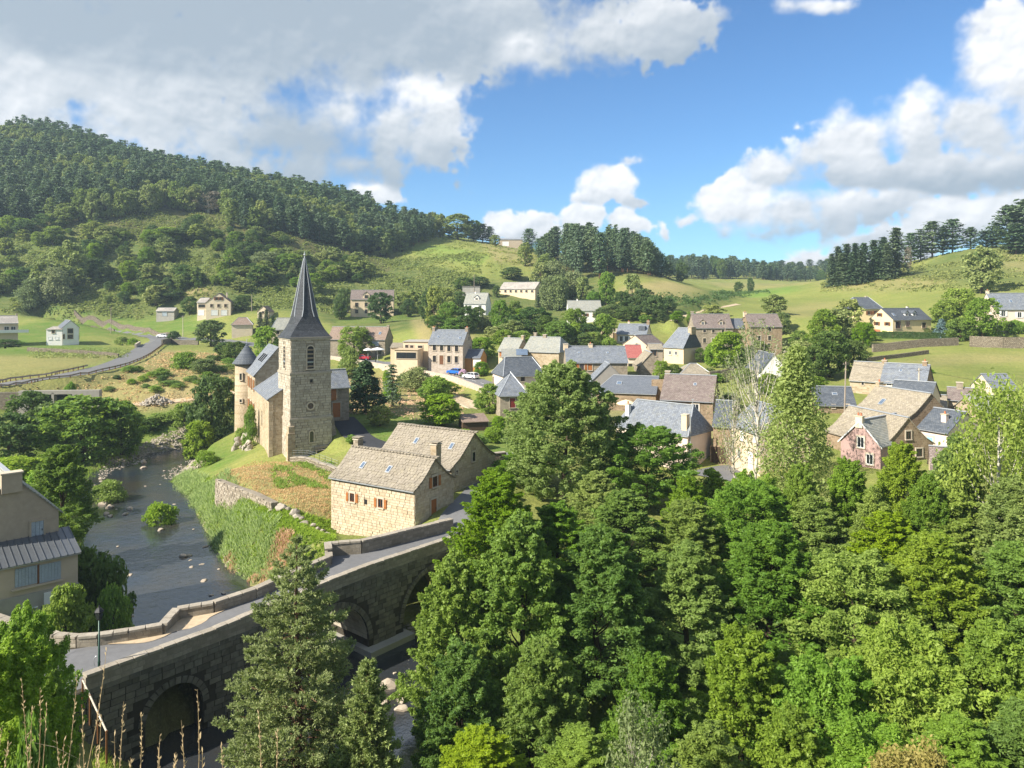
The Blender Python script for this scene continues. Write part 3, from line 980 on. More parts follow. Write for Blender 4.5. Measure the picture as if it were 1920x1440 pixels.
# valley floor on the left
paint(C_LUSH, 160, 300, [(-60, 650), (60, 600), (390, 596), (390, 625), (130, 630), (240, 662), (-60, 668)])
paint(C_DRY, 140, 205, [(-200, 665), (150, 668), (250, 660), (200, 695), (0, 725), (-200, 740)], k=.55)
paint(C_BRIGHT, 155, 205, [(160, 690), (235, 665), (250, 662), (240, 680), (195, 697), (165, 700)], k=.7)
paint(C_DRY, 135, 215, [(0, 726), (140, 706), (255, 680), (300, 640), (440, 660), (440, 740), (330, 760), (0, 752)], k=.68)
paint(C_SOIL, 135, 160, [(225, 765), (300, 745), (390, 735), (400, 765), (240, 770)])
paint(C_LUSH, 60, 146, [(0, 770), (400, 772), (440, 850), (200, 880), (0, 1000)], k=.85)
paint(C_DRY, 100, 215, [(640, 700), (830, 690), (860, 740), (850, 800), (720, 770), (650, 760)], k=.75)
paint(C_LUSH, 98, 130, [(640, 780), (720, 770), (850, 800), (880, 860), (720, 850)], k=.9)
paint(C_MEADOW, 98, 112, [(540, 840), (660, 845), (660, 880), (540, 872)])
paint(C_LUSH, 70, 115, [(860, 790), (960, 790), (980, 880), (880, 850)])
paint(C_DRY, 72, 102, [(400, 860), (560, 855), (625, 890), (620, 985), (560, 965), (480, 925), (405, 900)], k=.62)
paint(C_LUSH, 58, 125, [(290, 900), (420, 840), (470, 850), (420, 880), (405, 905), (480, 935), (560, 970), (620, 995), (620, 1040), (480, 1110), (420, 1100)], k=.9)
paint(C_DRY, 60, 76, [(440, 1000), (500, 1010), (540, 1060), (600, 1000), (620, 1040), (500, 1090), (440, 1050)], k=.45)
paint(C_DRY, 36, 50, xlo=-30, xhi=-17, k=.5)
rocky = np.clip(1 - np.abs(RD + .2) / 1.5, 0, 1)[..., None]
COLR = COLR * (1 - rocky) + np.array(C_GRAVEL) * rocky
COLR[RD < -.6] = (.085, .055, .03)
paint(C_GRAVEL, 118, 136, [(190, 880), (240, 855), (330, 815), (370, 825), (290, 860), (215, 890)])
for _ in range(2):
    K_ = COLR.copy()
    K_[1:-1, 1:-1] = (COLR[1:-1, 1:-1] * 2 + COLR[:-2, 1:-1] + COLR[2:, 1:-1] + COLR[1:-1, :-2] + COLR[1:-1, 2:]) / 6
    COLR = K_

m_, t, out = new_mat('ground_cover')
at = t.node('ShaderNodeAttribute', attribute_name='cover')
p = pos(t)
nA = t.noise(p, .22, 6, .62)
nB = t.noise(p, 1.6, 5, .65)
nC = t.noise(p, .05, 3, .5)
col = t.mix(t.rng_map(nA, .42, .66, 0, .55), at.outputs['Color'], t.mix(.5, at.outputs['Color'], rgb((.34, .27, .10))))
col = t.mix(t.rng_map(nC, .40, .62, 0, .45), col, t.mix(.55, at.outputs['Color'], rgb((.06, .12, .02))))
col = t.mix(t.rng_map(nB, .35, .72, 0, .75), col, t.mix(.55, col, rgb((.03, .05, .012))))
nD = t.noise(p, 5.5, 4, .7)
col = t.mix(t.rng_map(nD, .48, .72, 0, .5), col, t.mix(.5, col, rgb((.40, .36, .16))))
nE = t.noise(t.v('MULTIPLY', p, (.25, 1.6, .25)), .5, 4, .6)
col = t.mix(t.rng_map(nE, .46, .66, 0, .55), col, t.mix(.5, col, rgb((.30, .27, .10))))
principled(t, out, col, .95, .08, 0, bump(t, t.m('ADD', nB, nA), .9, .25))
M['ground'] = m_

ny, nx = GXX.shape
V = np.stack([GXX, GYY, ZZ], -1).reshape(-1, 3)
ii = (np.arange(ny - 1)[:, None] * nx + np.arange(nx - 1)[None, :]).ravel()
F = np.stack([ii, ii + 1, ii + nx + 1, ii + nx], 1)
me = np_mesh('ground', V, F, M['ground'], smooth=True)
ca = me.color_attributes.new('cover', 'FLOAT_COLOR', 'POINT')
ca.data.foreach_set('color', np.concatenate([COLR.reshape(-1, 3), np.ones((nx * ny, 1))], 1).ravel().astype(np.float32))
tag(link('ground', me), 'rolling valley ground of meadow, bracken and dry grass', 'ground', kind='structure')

# ---------------------------------------------------------------- water
m_, t, out = new_mat('river_water')
p = pos(t)
st = t.v('MULTIPLY', p, (1.0, 1.0, 1.0))
n1_ = t.noise(st, 1.1, 5, .6, .6)
n2_ = t.noise(st, 5.0, 3, .6)
b = t.node('ShaderNodeBsdfPrincipled')
depth = t.noise(p, .16, 4, .6)
t.link(t.mix(t.rng_map(depth, .38, .66), rgb((.022, .030, .042)), rgb((.042, .038, .030))), b.inputs['Base Color'])
b.inputs['Roughness'].default_value = .06
b.inputs['IOR'].default_value = 1.55
b.inputs['Specular IOR Level'].default_value = 1.0
t.link(bump(t, t.m('ADD', n1_, t.m('MULTIPLY', n2_, .35)), .35, .10), b.inputs['Normal'])
t.link(b.outputs[0], out.inputs[0])
M['water'] = m_
L, Rr = [], []
for i, (x, y, hw) in enumerate(RIV):
    a_ = Vector(RIV[max(i - 1, 0)][:2])
    c_ = Vector(RIV[min(i + 1, len(RIV) - 1)][:2])
    d_ = (c_ - a_).normalized()
    n_ = Vector((-d_.y, d_.x))
    L.append(Vector((x, y)) + n_ * (hw + 3.0))
    Rr.append(Vector((x, y)) - n_ * (hw + 3.0))
mb = MB()
vs = [(q.x, q.y, 0) for q in L] + [(q.x, q.y, 0) for q in Rr]
n = len(L)
mb.add(vs, [(i, i + 1, n + i + 1, n + i) for i in range(n - 1)])
tag(mb.build('river', M['water']), 'shallow dark river winding past the church to the bridge', 'river', kind='structure')

# white water at the small rapid upstream
# ---------------------------------------------------------------- roads
def ribbon(line, hw, lift, step_c=0):
    mbq = MB()
    Ls = []
    for i, q in enumerate(line):
        a_ = Vector(line[max(i - 1, 0)][:2])
        c_ = Vector(line[min(i + 1, len(line) - 1)][:2])
        d_ = (c_ - a_).normalized()
        n_ = Vector((-d_.y, d_.x))
        row = []
        for k in (-1, -.5, 0, .5, 1):
            x, y = q[0] + n_.x * hw * k, q[1] + n_.y * hw * k
            row.append((x, y, max(gz(x, y), q[2] - .3) + lift))
        Ls.append(row)
    for i in range(len(Ls) - 1):
        for k in range(4):
            mbq.poly([Ls[i][k], Ls[i][k + 1], Ls[i + 1][k + 1], Ls[i + 1][k]])
    return mbq


for nm, (ln_, hw, mt) in ROADS.items():
    o = ribbon(ln_, hw, .10).build(nm, M[mt])
    tag(o, {'valley_road': 'grey tarmac road curving across the valley floor', 'main_road': 'tarmac road running along the foot of the hill into the village', 'village_street': 'tarmac forecourt before the cream house',
            'church_drive': 'dark tarmac drive curving beside the church', 'dirt_track': 'pale dirt track beside the rubble heap', 'back_street': 'narrow street behind the stone houses', 'bridge_street': 'tarmac street running up to the stone bridge', 'hill_lane': 'thin pale lane climbing between the fields'}[nm], 'road', kind='structure')
# centre and edge lines on the road past the cars and at the junction
mb = MB()
ml = ROADS['main_road'][0]
acc_ = 0
for i in range(len(ml) - 1):
    a_, c_ = Vector(ml[i]), Vector(ml[i + 1])
    if i % 2 == 0 and i > 40:
        d_ = (c_ - a_).normalized()
        n_ = Vector((-d_.y, d_.x, 0)) * .07
        z = Vector((0, 0, gz(a_.x, a_.y) + .14 - a_.z))
        z2 = Vector((0, 0, gz(c_.x, c_.y) + .14 - c_.z))
        mb.poly([a_ - n_ + z, a_ + n_ + z, c_ + n_ + z2, c_ - n_ + z2])
o = mb.build('road_marking', M['line_white'])
tag(o, 'broken white line down the main road', 'road marking', kind='structure')

# ================================================================ building kit
CAM = Vector((0, 0, CZ))
PANES = {}


def unit_block():
    if 'blk' not in PANES:
        bm = bmesh.new()
        bmesh.ops.create_cube(bm, size=1.0)
        for v_ in bm.verts:      # face slightly cushioned
            if v_.co.y < 0:
                v_.co.x *= .94
                v_.co.z *= .92
        me_ = bpy.data.meshes.new('stone_block')
        bm.to_mesh(me_)
        bm.free()
        PANES['blk'] = me_
    return PANES['blk']


def block_mesh(mat):
    k = 'blk_' + mat.name
    if k not in PANES:
        me_ = unit_block().copy()
        me_.materials.append(mat)
        PANES[k] = me_
    return PANES[k]


class Masonry:
    """built stones on the walls of one thing: the largest as parts, the others joined"""
    def __init__(self, parent, mat, limit=300, name='stone'):
        self.parent, self.mat, self.limit, self.name = parent, mat, limit, name
        self.items = []

    def wall(self, o, ux, L, z0, z1, holes=(), course=.28, lens=(.35, .75), thick=.12, proud=.045, top=None, test=None, joint=.022, seed=1):
        """stones over a wall face: o local start (x, y), ux local direction angle; holes (s0, s1, z0, z1)"""
        r_ = random.Random(seed)
        z = z0
        c, s = math.cos(ux), math.sin(ux)
        while z < z1 - .05:
            h = course * r_.uniform(.8, 1.25)
            h = min(h, z1 - z)
            x = -r_.uniform(0, lens[0])
            while x < L:
                l = r_.uniform(*lens)
                a, b_ = max(x, 0), min(x + l, L)
                x += l
                segs = [(a, b_)]
                for (h0, h1, g0, g1) in holes:
                    if z + h > g0 + .02 and z < g1 - .02:
                        ns = []
                        for (p0, p1) in segs:
                            if p1 <= h0 or p0 >= h1:
                                ns.append((p0, p1))
                            else:
                                if p0 < h0 - .05:
                                    ns.append((p0, h0))
                                if p1 > h1 + .05:
                                    ns.append((h1, p1))
                        segs = ns
                for (p0, p1) in segs:
                    if p1 - p0 < .08:
                        continue
                    zt = z + h
                    if top is not None:
                        tm = min(top(p0), top(p1), top((p0 + p1) / 2))
                        if tm < z + .12:
                            continue
                        zt = min(zt, tm)
                    if test is not None and not test(p0, p1, z, zt):
                        continue
                    mid = (p0 + p1) / 2
                    pr = proud * r_.uniform(.5, 1.25)
                    # outward is -y of the wall frame
                    ox, oy = o[0] + c * mid + s * (pr - thick / 2), o[1] + s * mid - c * (pr - thick / 2)
                    self.items.append(((ox, oy, (z + zt) / 2), (p1 - p0 - joint, thick, zt - z - joint), ux))
            z += h

    def done(self):
        self.items.sort(key=lambda i_: -i_[1][0] * i_[1][2])
        me_ = block_mesh(self.mat)
        for (loc, sc, rz) in self.items[:self.limit]:
            link(self.name, me_, self.parent, loc, (0, 0, rz), sc)
        rest = self.items[self.limit:]
        if rest:
            mbq = MB()
            for (loc, sc, rz) in rest:
                mbq.box(loc, sc, rz)
            o_ = mbq.build('small_stones', self.mat, self.parent)
            o_['kind'] = 'stuff'


def sub(parent, mbq, name, mat, smooth=False):
    return mbq.build(name, mat, parent, smooth)


STY = {  # window styles: frame, pane, shutter material, shutter state, surround
    'dark': ('wood_dark', 'glass', None, None, 'dressed'),
    'brown': ('wood_brown', 'glass', None, None, 'dressed'),
    'white': ('paint_white', 'glass', None, None, 'dressed'),
    'plain': ('paint_white', 'glass', None, None, None),
    'open_brown': ('wood_brown', 'glass', 'wood_orange', 'open', 'dressed'),
    'open_white': ('paint_white', 'glass', 'paint_white', 'open', None),
    'open_wood': ('wood_brown', 'glass', 'wood_brown', 'open', None),
    'shut_brown': ('wood_brown', 'wood_orange', None, None, 'dressed'),
    'shut_red': ('wood_red', 'wood_red', None, None, 'dressed_grey'),
    'shut_blue': ('paint_white', 'wood_blue', None, None, 'dressed'),
    'shut_grey': ('wood_grey', 'wood_grey', None, None, None),
    'shut_white': ('paint_white', 'paint_white', None, None, None),
    'red': ('wood_red', 'glass', None, None, 'dressed_grey'),
}


def win_meshes(style, w_, h_):
    k = (style, round(w_, 2), round(h_, 2))
    if k in PANES:
        return PANES[k]
    fr, pn, sh, st, su = STY[style]
    t_ = .07 if w_ > .5 else .045
    a = MB()
    # outward is -y; wall plane at y = 0
    for (cx, cz, sx, sz) in ((-w_ / 2 + t_ / 2, 0, t_, h_), (w_ / 2 - t_ / 2, 0, t_, h_), (0, h_ / 2 - t_ / 2, w_ - 2 * t_, t_), (0, -h_ / 2 + t_ / 2, w_ - 2 * t_, t_)):
        a.box((cx, -.02, cz), (sx, .07, sz), mi=0)
    if w_ > .55 and pn == 'glass':
        a.box((0, -.02, 0), (.05, .06, h_ - 2 * t_), mi=0)
    if su:
        e = .13
        a.box((0, -.03, h_ / 2 + .09), (w_ + 2 * e, .12, .18), mi=1)
        a.box((0, -.06, -h_ / 2 - .06), (w_ + 2 * e, .18, .12), mi=1)
        for s_ in (-1, 1):
            a.box((s_ * (w_ / 2 + e / 2), -.028, 0), (e, .11, h_), mi=1)
    else:
        a.box((0, -.06, -h_ / 2 - .04), (w_ + .12, .16, .08), mi=1)
    fm = a.mesh('window', [M[fr], M[su or 'paint_white']])
    b_ = MB()
    b_.box((0, -.008, 0), (w_ - 2 * t_, .016, h_ - 2 * t_))
    pm = b_.mesh('pane' if pn == 'glass' else 'shutter', M[pn])
    sm = None
    if sh:
        c_ = MB()
        c_.box((0, 0, 0), (w_ * .5, .05, h_))
        for zz_ in (-.3, .3):
            c_.box((0, -.03, zz_ * h_), (w_ * .46, .025, .08))
        sm = c_.mesh('shutter', M[sh])
    PANES[k] = (fm, pm, sm)
    return PANES[k]


def add_window(par, loc, rz, w_, h_, style, name='window'):
    fm, pm, sm = win_meshes(style, w_, h_)
    o_ = link(name, fm, par, loc, (0, 0, rz))
    link('pane' if STY[style][1] == 'glass' else 'shutter', pm, o_)
    if sm:
        off = .16 if STY[style][4] else .03
        for s_ in (-1, 1):
            link('shutter', sm, o_, (s_ * (w_ / 2 + w_ * .25 + off), -.10, 0), (0, 0, s_ * .10))
    return o_


def add_door(par, loc, rz, w_, h_, mat, frame='dressed', name='door'):
    a = MB()
    n_ = max(2, int(w_ / .22))
    for i in range(n_):
        a.box((-w_ / 2 + (i + .5) * w_ / n_, -.015, 0), (w_ / n_ - .015, .05, h_))
    o_ = a.build(name, M[mat], par)
    o_.location = loc
    o_.rotation_euler = (0, 0, rz)
    b_ = MB()
    for s_ in (-1, 1):
        b_.box((s_ * (w_ / 2 + .07), -.03, .07), (.14, .10, h_ + .14))
    b_.box((0, -.035, h_ / 2 + .08), (w_, .12, .16))
    b_.build('door_frame', M[frame], o_)
    c_ = MB()
    c_.box((w_ * .38, -.06, -.05), (.04, .06, .14))
    c_.build('handle', M['black_metal'], o_)
    return o_


class House:
    def __init__(self, name, label, cat, kind, A, B, YA, YB, W, rise, wall='stone_tan', roof='slate_blue', flare=False, hip=(0, 0), over=.28, gover=.14,
                 base=None, ridge='lead', group=None, shed=False, eave_z=None, gable_wall=None, wallcap=None):
        """kind E: A to B is the eave seen from here, W the depth behind it; kind G: A to B is the gable end facing us, W the length behind it"""
        a, b_ = P(A[0], A[1], YA), P(B[0], B[1], YB)
        ze = eave_z if eave_z is not None else (a.z + b_.z) / 2
        u = Vector((b_.x - a.x, b_.y - a.y, 0))
        ln = u.length
        u.normalize()
        v_ = Vector((-u.y, u.x, 0))
        c = Vector(((a.x + b_.x) / 2, (a.y + b_.y) / 2, 0)) + v_ * (W / 2)
        if kind == 'E':
            self.L, self.W, rz = ln, W, math.atan2(u.y, u.x)
        else:
            self.L, self.W, rz = W, ln, math.atan2(v_.y, v_.x)
        self.rz = rz
        cs = [c + Matrix.Rotation(rz, 3, 'Z') @ Vector((sx * self.L / 2, sy * self.W / 2, 0)) for sx in (-1, 1) for sy in (-1, 1)]
        g0 = [gz(q.x, q.y) for q in cs]
        z0 = min(g0) if base is None else base
        self.z0 = z0
        self.o = thing(name, label, cat, (c.x, c.y, z0), rz, group)
        self.c = Vector((c.x, c.y, z0))
        self.he = ze - z0
        self.rise = rise
        self.flare = flare
        self.hip = hip
        self.shed = shed
        self.mats = (wall, roof)
        L, W_ = self.L, self.W
        he, zb = self.he, -1.2
        if self.he < .6:
            print('LOW HOUSE', name, round(self.he, 2), round(z0, 2))
        # walls
        mbw = MB()
        pr = self.prof()
        if shed:
            sec = [(-W_ / 2, zb), (W_ / 2, zb), (W_ / 2, he + rise), (-W_ / 2, he)]
        elif hip[0] or hip[1]:
            sec = [(-W_ / 2, zb), (W_ / 2, zb), (W_ / 2, he), (-W_ / 2, he)]
        else:
            sec = [(-W_ / 2, zb), (W_ / 2, zb)] + [(W_ / 2 * (1 - f), he + h * rise) for f, h in pr] + [(-W_ / 2 * (1 - f), he + h * rise) for f, h in pr[-2::-1]]
        mbw.extrude([(-L / 2, y, z) for y, z in sec], (L, 0, 0))
        if (hip[0] > 0) != (hip[1] > 0):      # gable triangle on the unhipped end
            sx = 1 if hip[0] > 0 else -1
            mbw.extrude([(sx * (L / 2 - .25), -W_ / 2, he), (sx * (L / 2 - .25), W_ / 2, he), (sx * (L / 2 - .25), 0, he + rise)], (sx * .25, 0, 0))
        sub(self.o, mbw, 'wall', M[wall])
        # roof
        th = .13
        mbr = MB()
        if shed:
            dz = rise / W_
            y0, y1 = -W_ / 2 - over, W_ / 2 + .05
            mbr.extrude([(-L / 2 - gover, y0, he - over * dz + .02), (-L / 2 - gover, y1, he + rise + .02 + .05 * dz), (-L / 2 - gover, y1, he + rise + th + .05 * dz), (-L / 2 - gover, y0, he + th - over * dz)], (L + 2 * gover, 0, 0))
        elif hip[0] or hip[1]:
            zl = he - over * rise / (W_ / 2)
            xa, xb = -L / 2 - (over if hip[0] else gover), L / 2 + (over if hip[1] else gover)
            ra, rb = -L / 2 + hip[0] - (0 if hip[0] else gover), L / 2 - hip[1] + (0 if hip[1] else gover)
            yo = W_ / 2 + over
            low = [(xa, -yo, zl), (xb, -yo, zl), (xb, yo, zl), (xa, yo, zl), (ra, 0, he + rise), (rb, 0, he + rise)]
            up_ = [(p_[0], p_[1], p_[2] + th) for p_ in low]
            fs = [(0, 1, 5, 4), (2, 3, 4, 5), (3, 0, 4), (1, 2, 5)]
            mbr.add(low + up_, [f[::-1] for f in fs] + [tuple(i_ + 6 for i_ in f) for f in fs] + [(0, 1, 7, 6), (1, 2, 8, 7), (2, 3, 9, 8), (3, 0, 6, 9)])
            self.ridge = (ra, rb)
        else:
            x0, wd = -L / 2 - gover, L + 2 * gover
            s0 = (pr[1][1] * rise) / (pr[1][0] * W_ / 2)
            lowz = he - over * s0
            for sy in (-1, 1):
                ln_ = [(sy * (W_ / 2 + over), lowz)] + [(sy * W_ / 2 * (1 - f), he + h * rise) for f, h in pr]
                poly = [(x0, y, z + .015) for y, z in ln_] + [(x0, y, z + th) for y, z in ln_[::-1]]
                mbr.extrude(poly, (wd, 0, 0))
            self.ridge = (x0, x0 + wd)
        self.roof = sub(self.o, mbr, 'roof', M[roof])
        if ridge and not shed:
            mq = MB()
            mq.box(((self.ridge[0] + self.ridge[1]) / 2, 0, he + rise + th + .02), (self.ridge[1] - self.ridge[0] + .02, .34, .09))
            if hip[0] or hip[1]:
                yo = W_ / 2 + over
                zl = he - over * rise / (W_ / 2)
                for k_, sx, rx in ((0, -1, self.ridge[0]), (1, 1, self.ridge[1])):
                    if hip[k_]:
                        for sy in (-1, 1):
                            mq.tube([(rx, 0, he + rise + th + .02), (sx * (L / 2 + over), sy * yo, zl + th + .02)], .07, 5)
            sub(self.roof, mq, 'ridge_cap', M[ridge])
        # gutter along the front eave
        if not shed and kind == 'E':
            gq = MB()
            s0 = (pr[1][1] * rise) / (pr[1][0] * W_ / 2)
            gq.box((0, -(W_ / 2 + over + .05), he - over * s0 + .03), (L + .2, .10, .09))
            sub(self.roof, gq, 'gutter', M['zinc'])

    def prof(self):
        return [(0, 0), (.30, .21), (.55, .47), (1, 1)] if self.flare else [(0, 0), (1, 1)]

    def h_at(self, y):
        f = 1 - abs(y) / (self.W / 2)
        pr = self.prof()
        for (f0, h0), (f1, h1) in zip(pr[:-1], pr[1:]):
            if f <= f1:
                return self.he + self.rise * (h0 + (h1 - h0) * (f - f0) / (f1 - f0))
        return self.he + self.rise

    def ray(self, px, py):
        Rm = Matrix.Rotation(-self.rz, 3, 'Z')
        return Rm @ (CAM - self.c), Rm @ Vector(((px - 960) / FPX, 1, (HOR - py) / FPX))

    def on(self, face, px, py):
        """where the sight line meets that wall: local point and facing"""
        o_, d_ = self.ray(px, py)
        ax = 0 if face[0] == 'x' else 1
        sg = 1 if face[1] == '+' else -1
        lim = (self.L if ax == 0 else self.W) / 2 * sg
        t_ = (lim - o_[ax]) / d_[ax]
        q = o_ + d_ * t_
        rz = {'y-': 0.0, 'x+': math.pi / 2, 'y+': math.pi, 'x-': -math.pi / 2}[face]
        return q, rz

    def win(self, face, c, x, y, w_, h_, style='dark'):
        q, rz = self.on(face, *cp(c, x, y))
        lim = self.L / 2 if face[0] == 'y' else self.W / 2
        ax = 0 if face[0] == 'y' else 1
        q[ax] = max(-lim + w_ * .6, min(lim - w_ * .6, q[ax]))
        ov = Matrix.Rotation(rz, 3, 'Z') @ Vector((0, -.012, 0))
        add_window(self.o, q + ov, rz, w_, h_, style)
        return self

    def wins(self, face, c, lst, w_, h_, style):
        for (x, y) in lst:
            self.win(face, c, x, y, w_, h_, style)
        return self

    def door(self, face, c, x, y, w_, h_, mat, frame='dressed', name='door'):
        q, rz = self.on(face, *cp(c, x, y))
        ov = Matrix.Rotation(rz, 3, 'Z') @ Vector((0, -.012, 0))
        add_door(self.o, q + ov, rz, w_, h_, mat, frame, name)
        return self

    def chim(self, fx, y=0.0, w_=.7, d_=.9, h_=1.0, mat='stone_grey', pots=1, cap=True):
        """chimney at a fraction of the length (-.5 .. .5), offset y from the ridge, height above the ridge line"""
        x = fx * self.L
        if abs(fx) > .49:
            x = math.copysign(self.L / 2 - w_ / 2 + .02, fx)
        zt = self.he + self.rise + h_
        zl = self.h_at(abs(y) + d_ / 2) - .3 if not self.shed else self.he
        mq = MB()
        mq.box((x, y, (zt + zl) / 2), (w_, d_, zt - zl))
        o_ = sub(self.o, mq, 'chimney', M[mat])
        cq = MB()
        if cap:
            cq.box((x, y, zt + .05), (w_ + .16, d_ + .16, .10))
        sub(o_, cq, 'cap', M['dressed']) if cap else None
        for i in range(pots):
            pq = MB()
            pq.lathe((x, y + (i - (pots - 1) / 2) * .35, zt + (.10 if cap else 0)), [(.13, 0), (.11, .32), (.13, .36)], 8)
            sub(o_, pq, 'pot', M['terracotta'])
        return self

    def skylight(self, fx, f, w_=.75, h_=1.1, side=-1):
        """window lying on the roof slope: fraction of length, fraction up the slope"""
        pr = self.prof()
        for (f0, h0), (f1, h1) in zip(pr[:-1], pr[1:]):
            if f <= f1:
                break
        y = side * self.W / 2 * (1 - f)
        z = self.he + self.rise * (h0 + (h1 - h0) * (f - f0) / (f1 - f0)) + .13
        sl = math.atan2((h1 - h0) * self.rise, (f1 - f0) * self.W / 2)
        a = MB()
        a.box((0, 0, .05), (w_, h_, .10))
        o_ = sub(self.o, a, 'skylight', M['lead'])
        o_.location = (fx * self.L, y, z)
        o_.rotation_euler = (sl if side < 0 else -sl, 0, 0)
        b_ = MB()
        b_.box((0, 0, .106), (w_ - .18, h_ - .2, .02))
        sub(o_, b_, 'pane', M['skyglass'])
        return self

    def dormer(self, fx, f=.35, w_=1.5, h_=1.3, mat='lauze_tan', wall='stone_grey', win='white', ww=.8, wh=1.0):
        y = -self.W / 2 * (1 - f)
        z = self.h_at(y)
        x = fx * self.L
        dpt = self.W / 2 * (1 - f)
        a = MB()
        a.extrude([(x - w_ / 2, y, z - .1), (x + w_ / 2, y, z - .1), (x + w_ / 2, y, z + h_), (x, y, z + h_ + w_ * .42), (x - w_ / 2, y, z + h_)], (0, dpt, 0))
        o_ = sub(self.o, a, 'dormer', M[wall])
        b_ = MB()
        for s_ in (-1, 1):
            b_.extrude([(x + s_ * (w_ / 2 + .2), y - .2, z + h_ - .16), (x, y - .2, z + h_ + w_ * .42 + .02), (x, y - .2, z + h_ + w_ * .42 + .14), (x + s_ * (w_ / 2 + .2), y - .2, z + h_ - .04)], (0, dpt, 0))
        sub(o_, b_, 'dormer_roof', M[mat])
        add_window(self.o, (x, y - .012, z + h_ * .48), 0, ww, wh, win)
        return self

# ================================================================ stone bridge
M['bridge_core'] = plain('bridge_mortar', (.055, .048, .037), .95, .1, 0, .25, 3, .5)
M['bridge_stone'] = piece_mat('bridge_stone', [(.10, .092, .07), (.155, .14, .11), (.22, .20, .155), (.13, .122, .10)], lichen=(.17, .165, .13))
M['coping'] = piece_mat('coping_stone', [(.33, .29, .23), (.42, .37, .30), (.37, .33, .27)], lichen=(.24, .22, .18), dark=.6)
M['tower_stone'] = piece_mat('tower_stone', [(.37, .325, .25), (.46, .41, .325), (.54, .485, .39), (.42, .37, .29)], dark=.4)
M['house_stone'] = piece_mat('house_stone', [(.46, .365, .245), (.55, .45, .315), (.61, .515, .375), (.50, .42, .305)], dark=.32)
M['rubble'] = piece_mat('rubble_stone', [(.26, .22, .165), (.36, .31, .24), (.46, .41, .33)], dark=.5)
M['rock'] = plain('granite_rock', (.34, .30, .245), .95, .12, 0, .35, 1.6, .9)
M['river_rock'] = plain('river_rock', (.40, .335, .26), .8, .25, 0, .35, 2.2, .8)
M['lauze_piece'] = piece_mat('stone_slate', [(.26, .225, .175), (.295, .26, .20), (.325, .285, .225), (.275, .24, .19)], lichen=(.33, .29, .21), dark=.35)

BO = Vector((-23.7, 41.7, 0))
BRZ = math.atan2(.765, .644)
ARCH = [(4.93, 1.77, 1.73), (16.5, 3.35, 1.0), (26.7, 3.35, 1.2)]


def btop(s):
    return float(np.interp(s, [-2, 0, 7.4, 16.9, 20.3, 28, 34], [6.0, 6.0, 6.0, 6.62, 6.7, 6.62, 6.5]))


FARP = [(-1.0, 6.2), (0.8, 6.4), (2.5, 5.5), (4.1, 4.6), (5.9, 3.75), (7.6, 5.3), (9.6, 4.1), (12.5, 3.7), (19.3, 4.3), (20.6, 6.2), (22.8, 4.65), (27, 4.1), (34, 3.5)]


def bfar(s):
    return float(np.interp(s, [q[0] for q in FARP], [q[1] for q in FARP]))


def arch_z(s):
    for (c, r_, zs) in ARCH:
        if abs(s - c) < r_ - 1e-6:
            return zs + math.sqrt(r_ * r_ - (s - c) ** 2)
    return None


bridge = thing('stone_bridge', 'old humped stone bridge with three arches over the river', 'bridge', BO, BRZ)
ss = set(np.round(np.arange(-1, 34.01, .25), 3).tolist())
for (c, r_, zs) in ARCH:
    for k in range(21):
        ss.add(round(c - r_ * math.cos(math.pi * k / 20), 3))
ss = sorted(ss)
mb = MB()
for a, b_ in zip(ss[:-1], ss[1:]):
    mid = (a + b_) / 2
    if b_ - a < 1e-4:
        continue
    op = arch_z(mid) is not None
    za = (arch_z(a) or [q[2] for q in ARCH if abs(mid - q[0]) < q[1]][0]) if op else -1.6
    zb = (arch_z(b_) or [q[2] for q in ARCH if abs(mid - q[0]) < q[1]][0]) if op else -1.6
    ta, tb = btop(a) - .85, btop(b_) - .85
    fa, fb = bfar(a) + .2, bfar(b_) + .2
    mb.poly([(a, 0, za), (b_, 0, zb), (b_, 0, tb), (a, 0, ta)])
    mb.poly([(a, fa, za), (a, fa, ta), (b_, fb, tb), (b_, fb, zb)])
    mb.poly([(a, 0, ta), (b_, 0, tb), (b_, fb, tb), (a, fa, ta)])
    if op:
        mb.poly([(a, 0, za), (a, fa, za), (b_, fb, zb), (b_, 0, zb)])
for (c, r_, zs) in ARCH:
    for s_ in (-1, 1):
        x = c + s_ * r_
        mb.poly([(x, 0, zs), (x, 0, -1.6), (x, bfar(x) + .2, -1.6), (x, bfar(x) + .2, zs)])
mb.build('bridge_body', M['bridge_core'], bridge)
# footing of the middle pier
mb = MB()
mb.box((21.55, 2.2, -.2), (4.4, 6.2, 1.3))
mb.build('footing', M['concrete'], bridge)


def clear_arch(p0, p1, z0, z1):
    for (c, r_, zs) in ARCH:
        rr = r_ + .42
        for x in (p0, p1, (p0 + p1) / 2):
            for z in (z0, z1):
                if z < zs and abs(x - c) < r_ + .02:
                    return False
                if z >= zs - .05 and (x - c) ** 2 + (z - zs) ** 2 < rr * rr:
                    return False
    return True


mas = Masonry(bridge, M['bridge_stone'], 300)
mas.wall((-1, 0), 0, 35, -.4, 6.7, (), .36, (.38, .85), .16, .05, top=lambda s: btop(s - 1) - .86, test=lambda a, b_, z0, z1: clear_arch(a - 1, b_ - 1, z0, z1), seed=3)
mas.done()
# voussoirs of the three rings
for (c, r_, zs) in ARCH:
    n_ = int(math.pi * r_ / .34)
    for k in range(n_):
        a0 = math.pi * (k + .5) / n_
        w_ = math.pi * r_ / n_ - .025
        q = Vector((c - (r_ + .2) * math.cos(a0), .035, zs + (r_ + .2) * math.sin(a0)))
        o_ = link('voussoir', block_mesh(M['bridge_stone']), bridge, q, (0, a0 - math.pi / 2, 0), (w_ * 1.05, .2, .42))
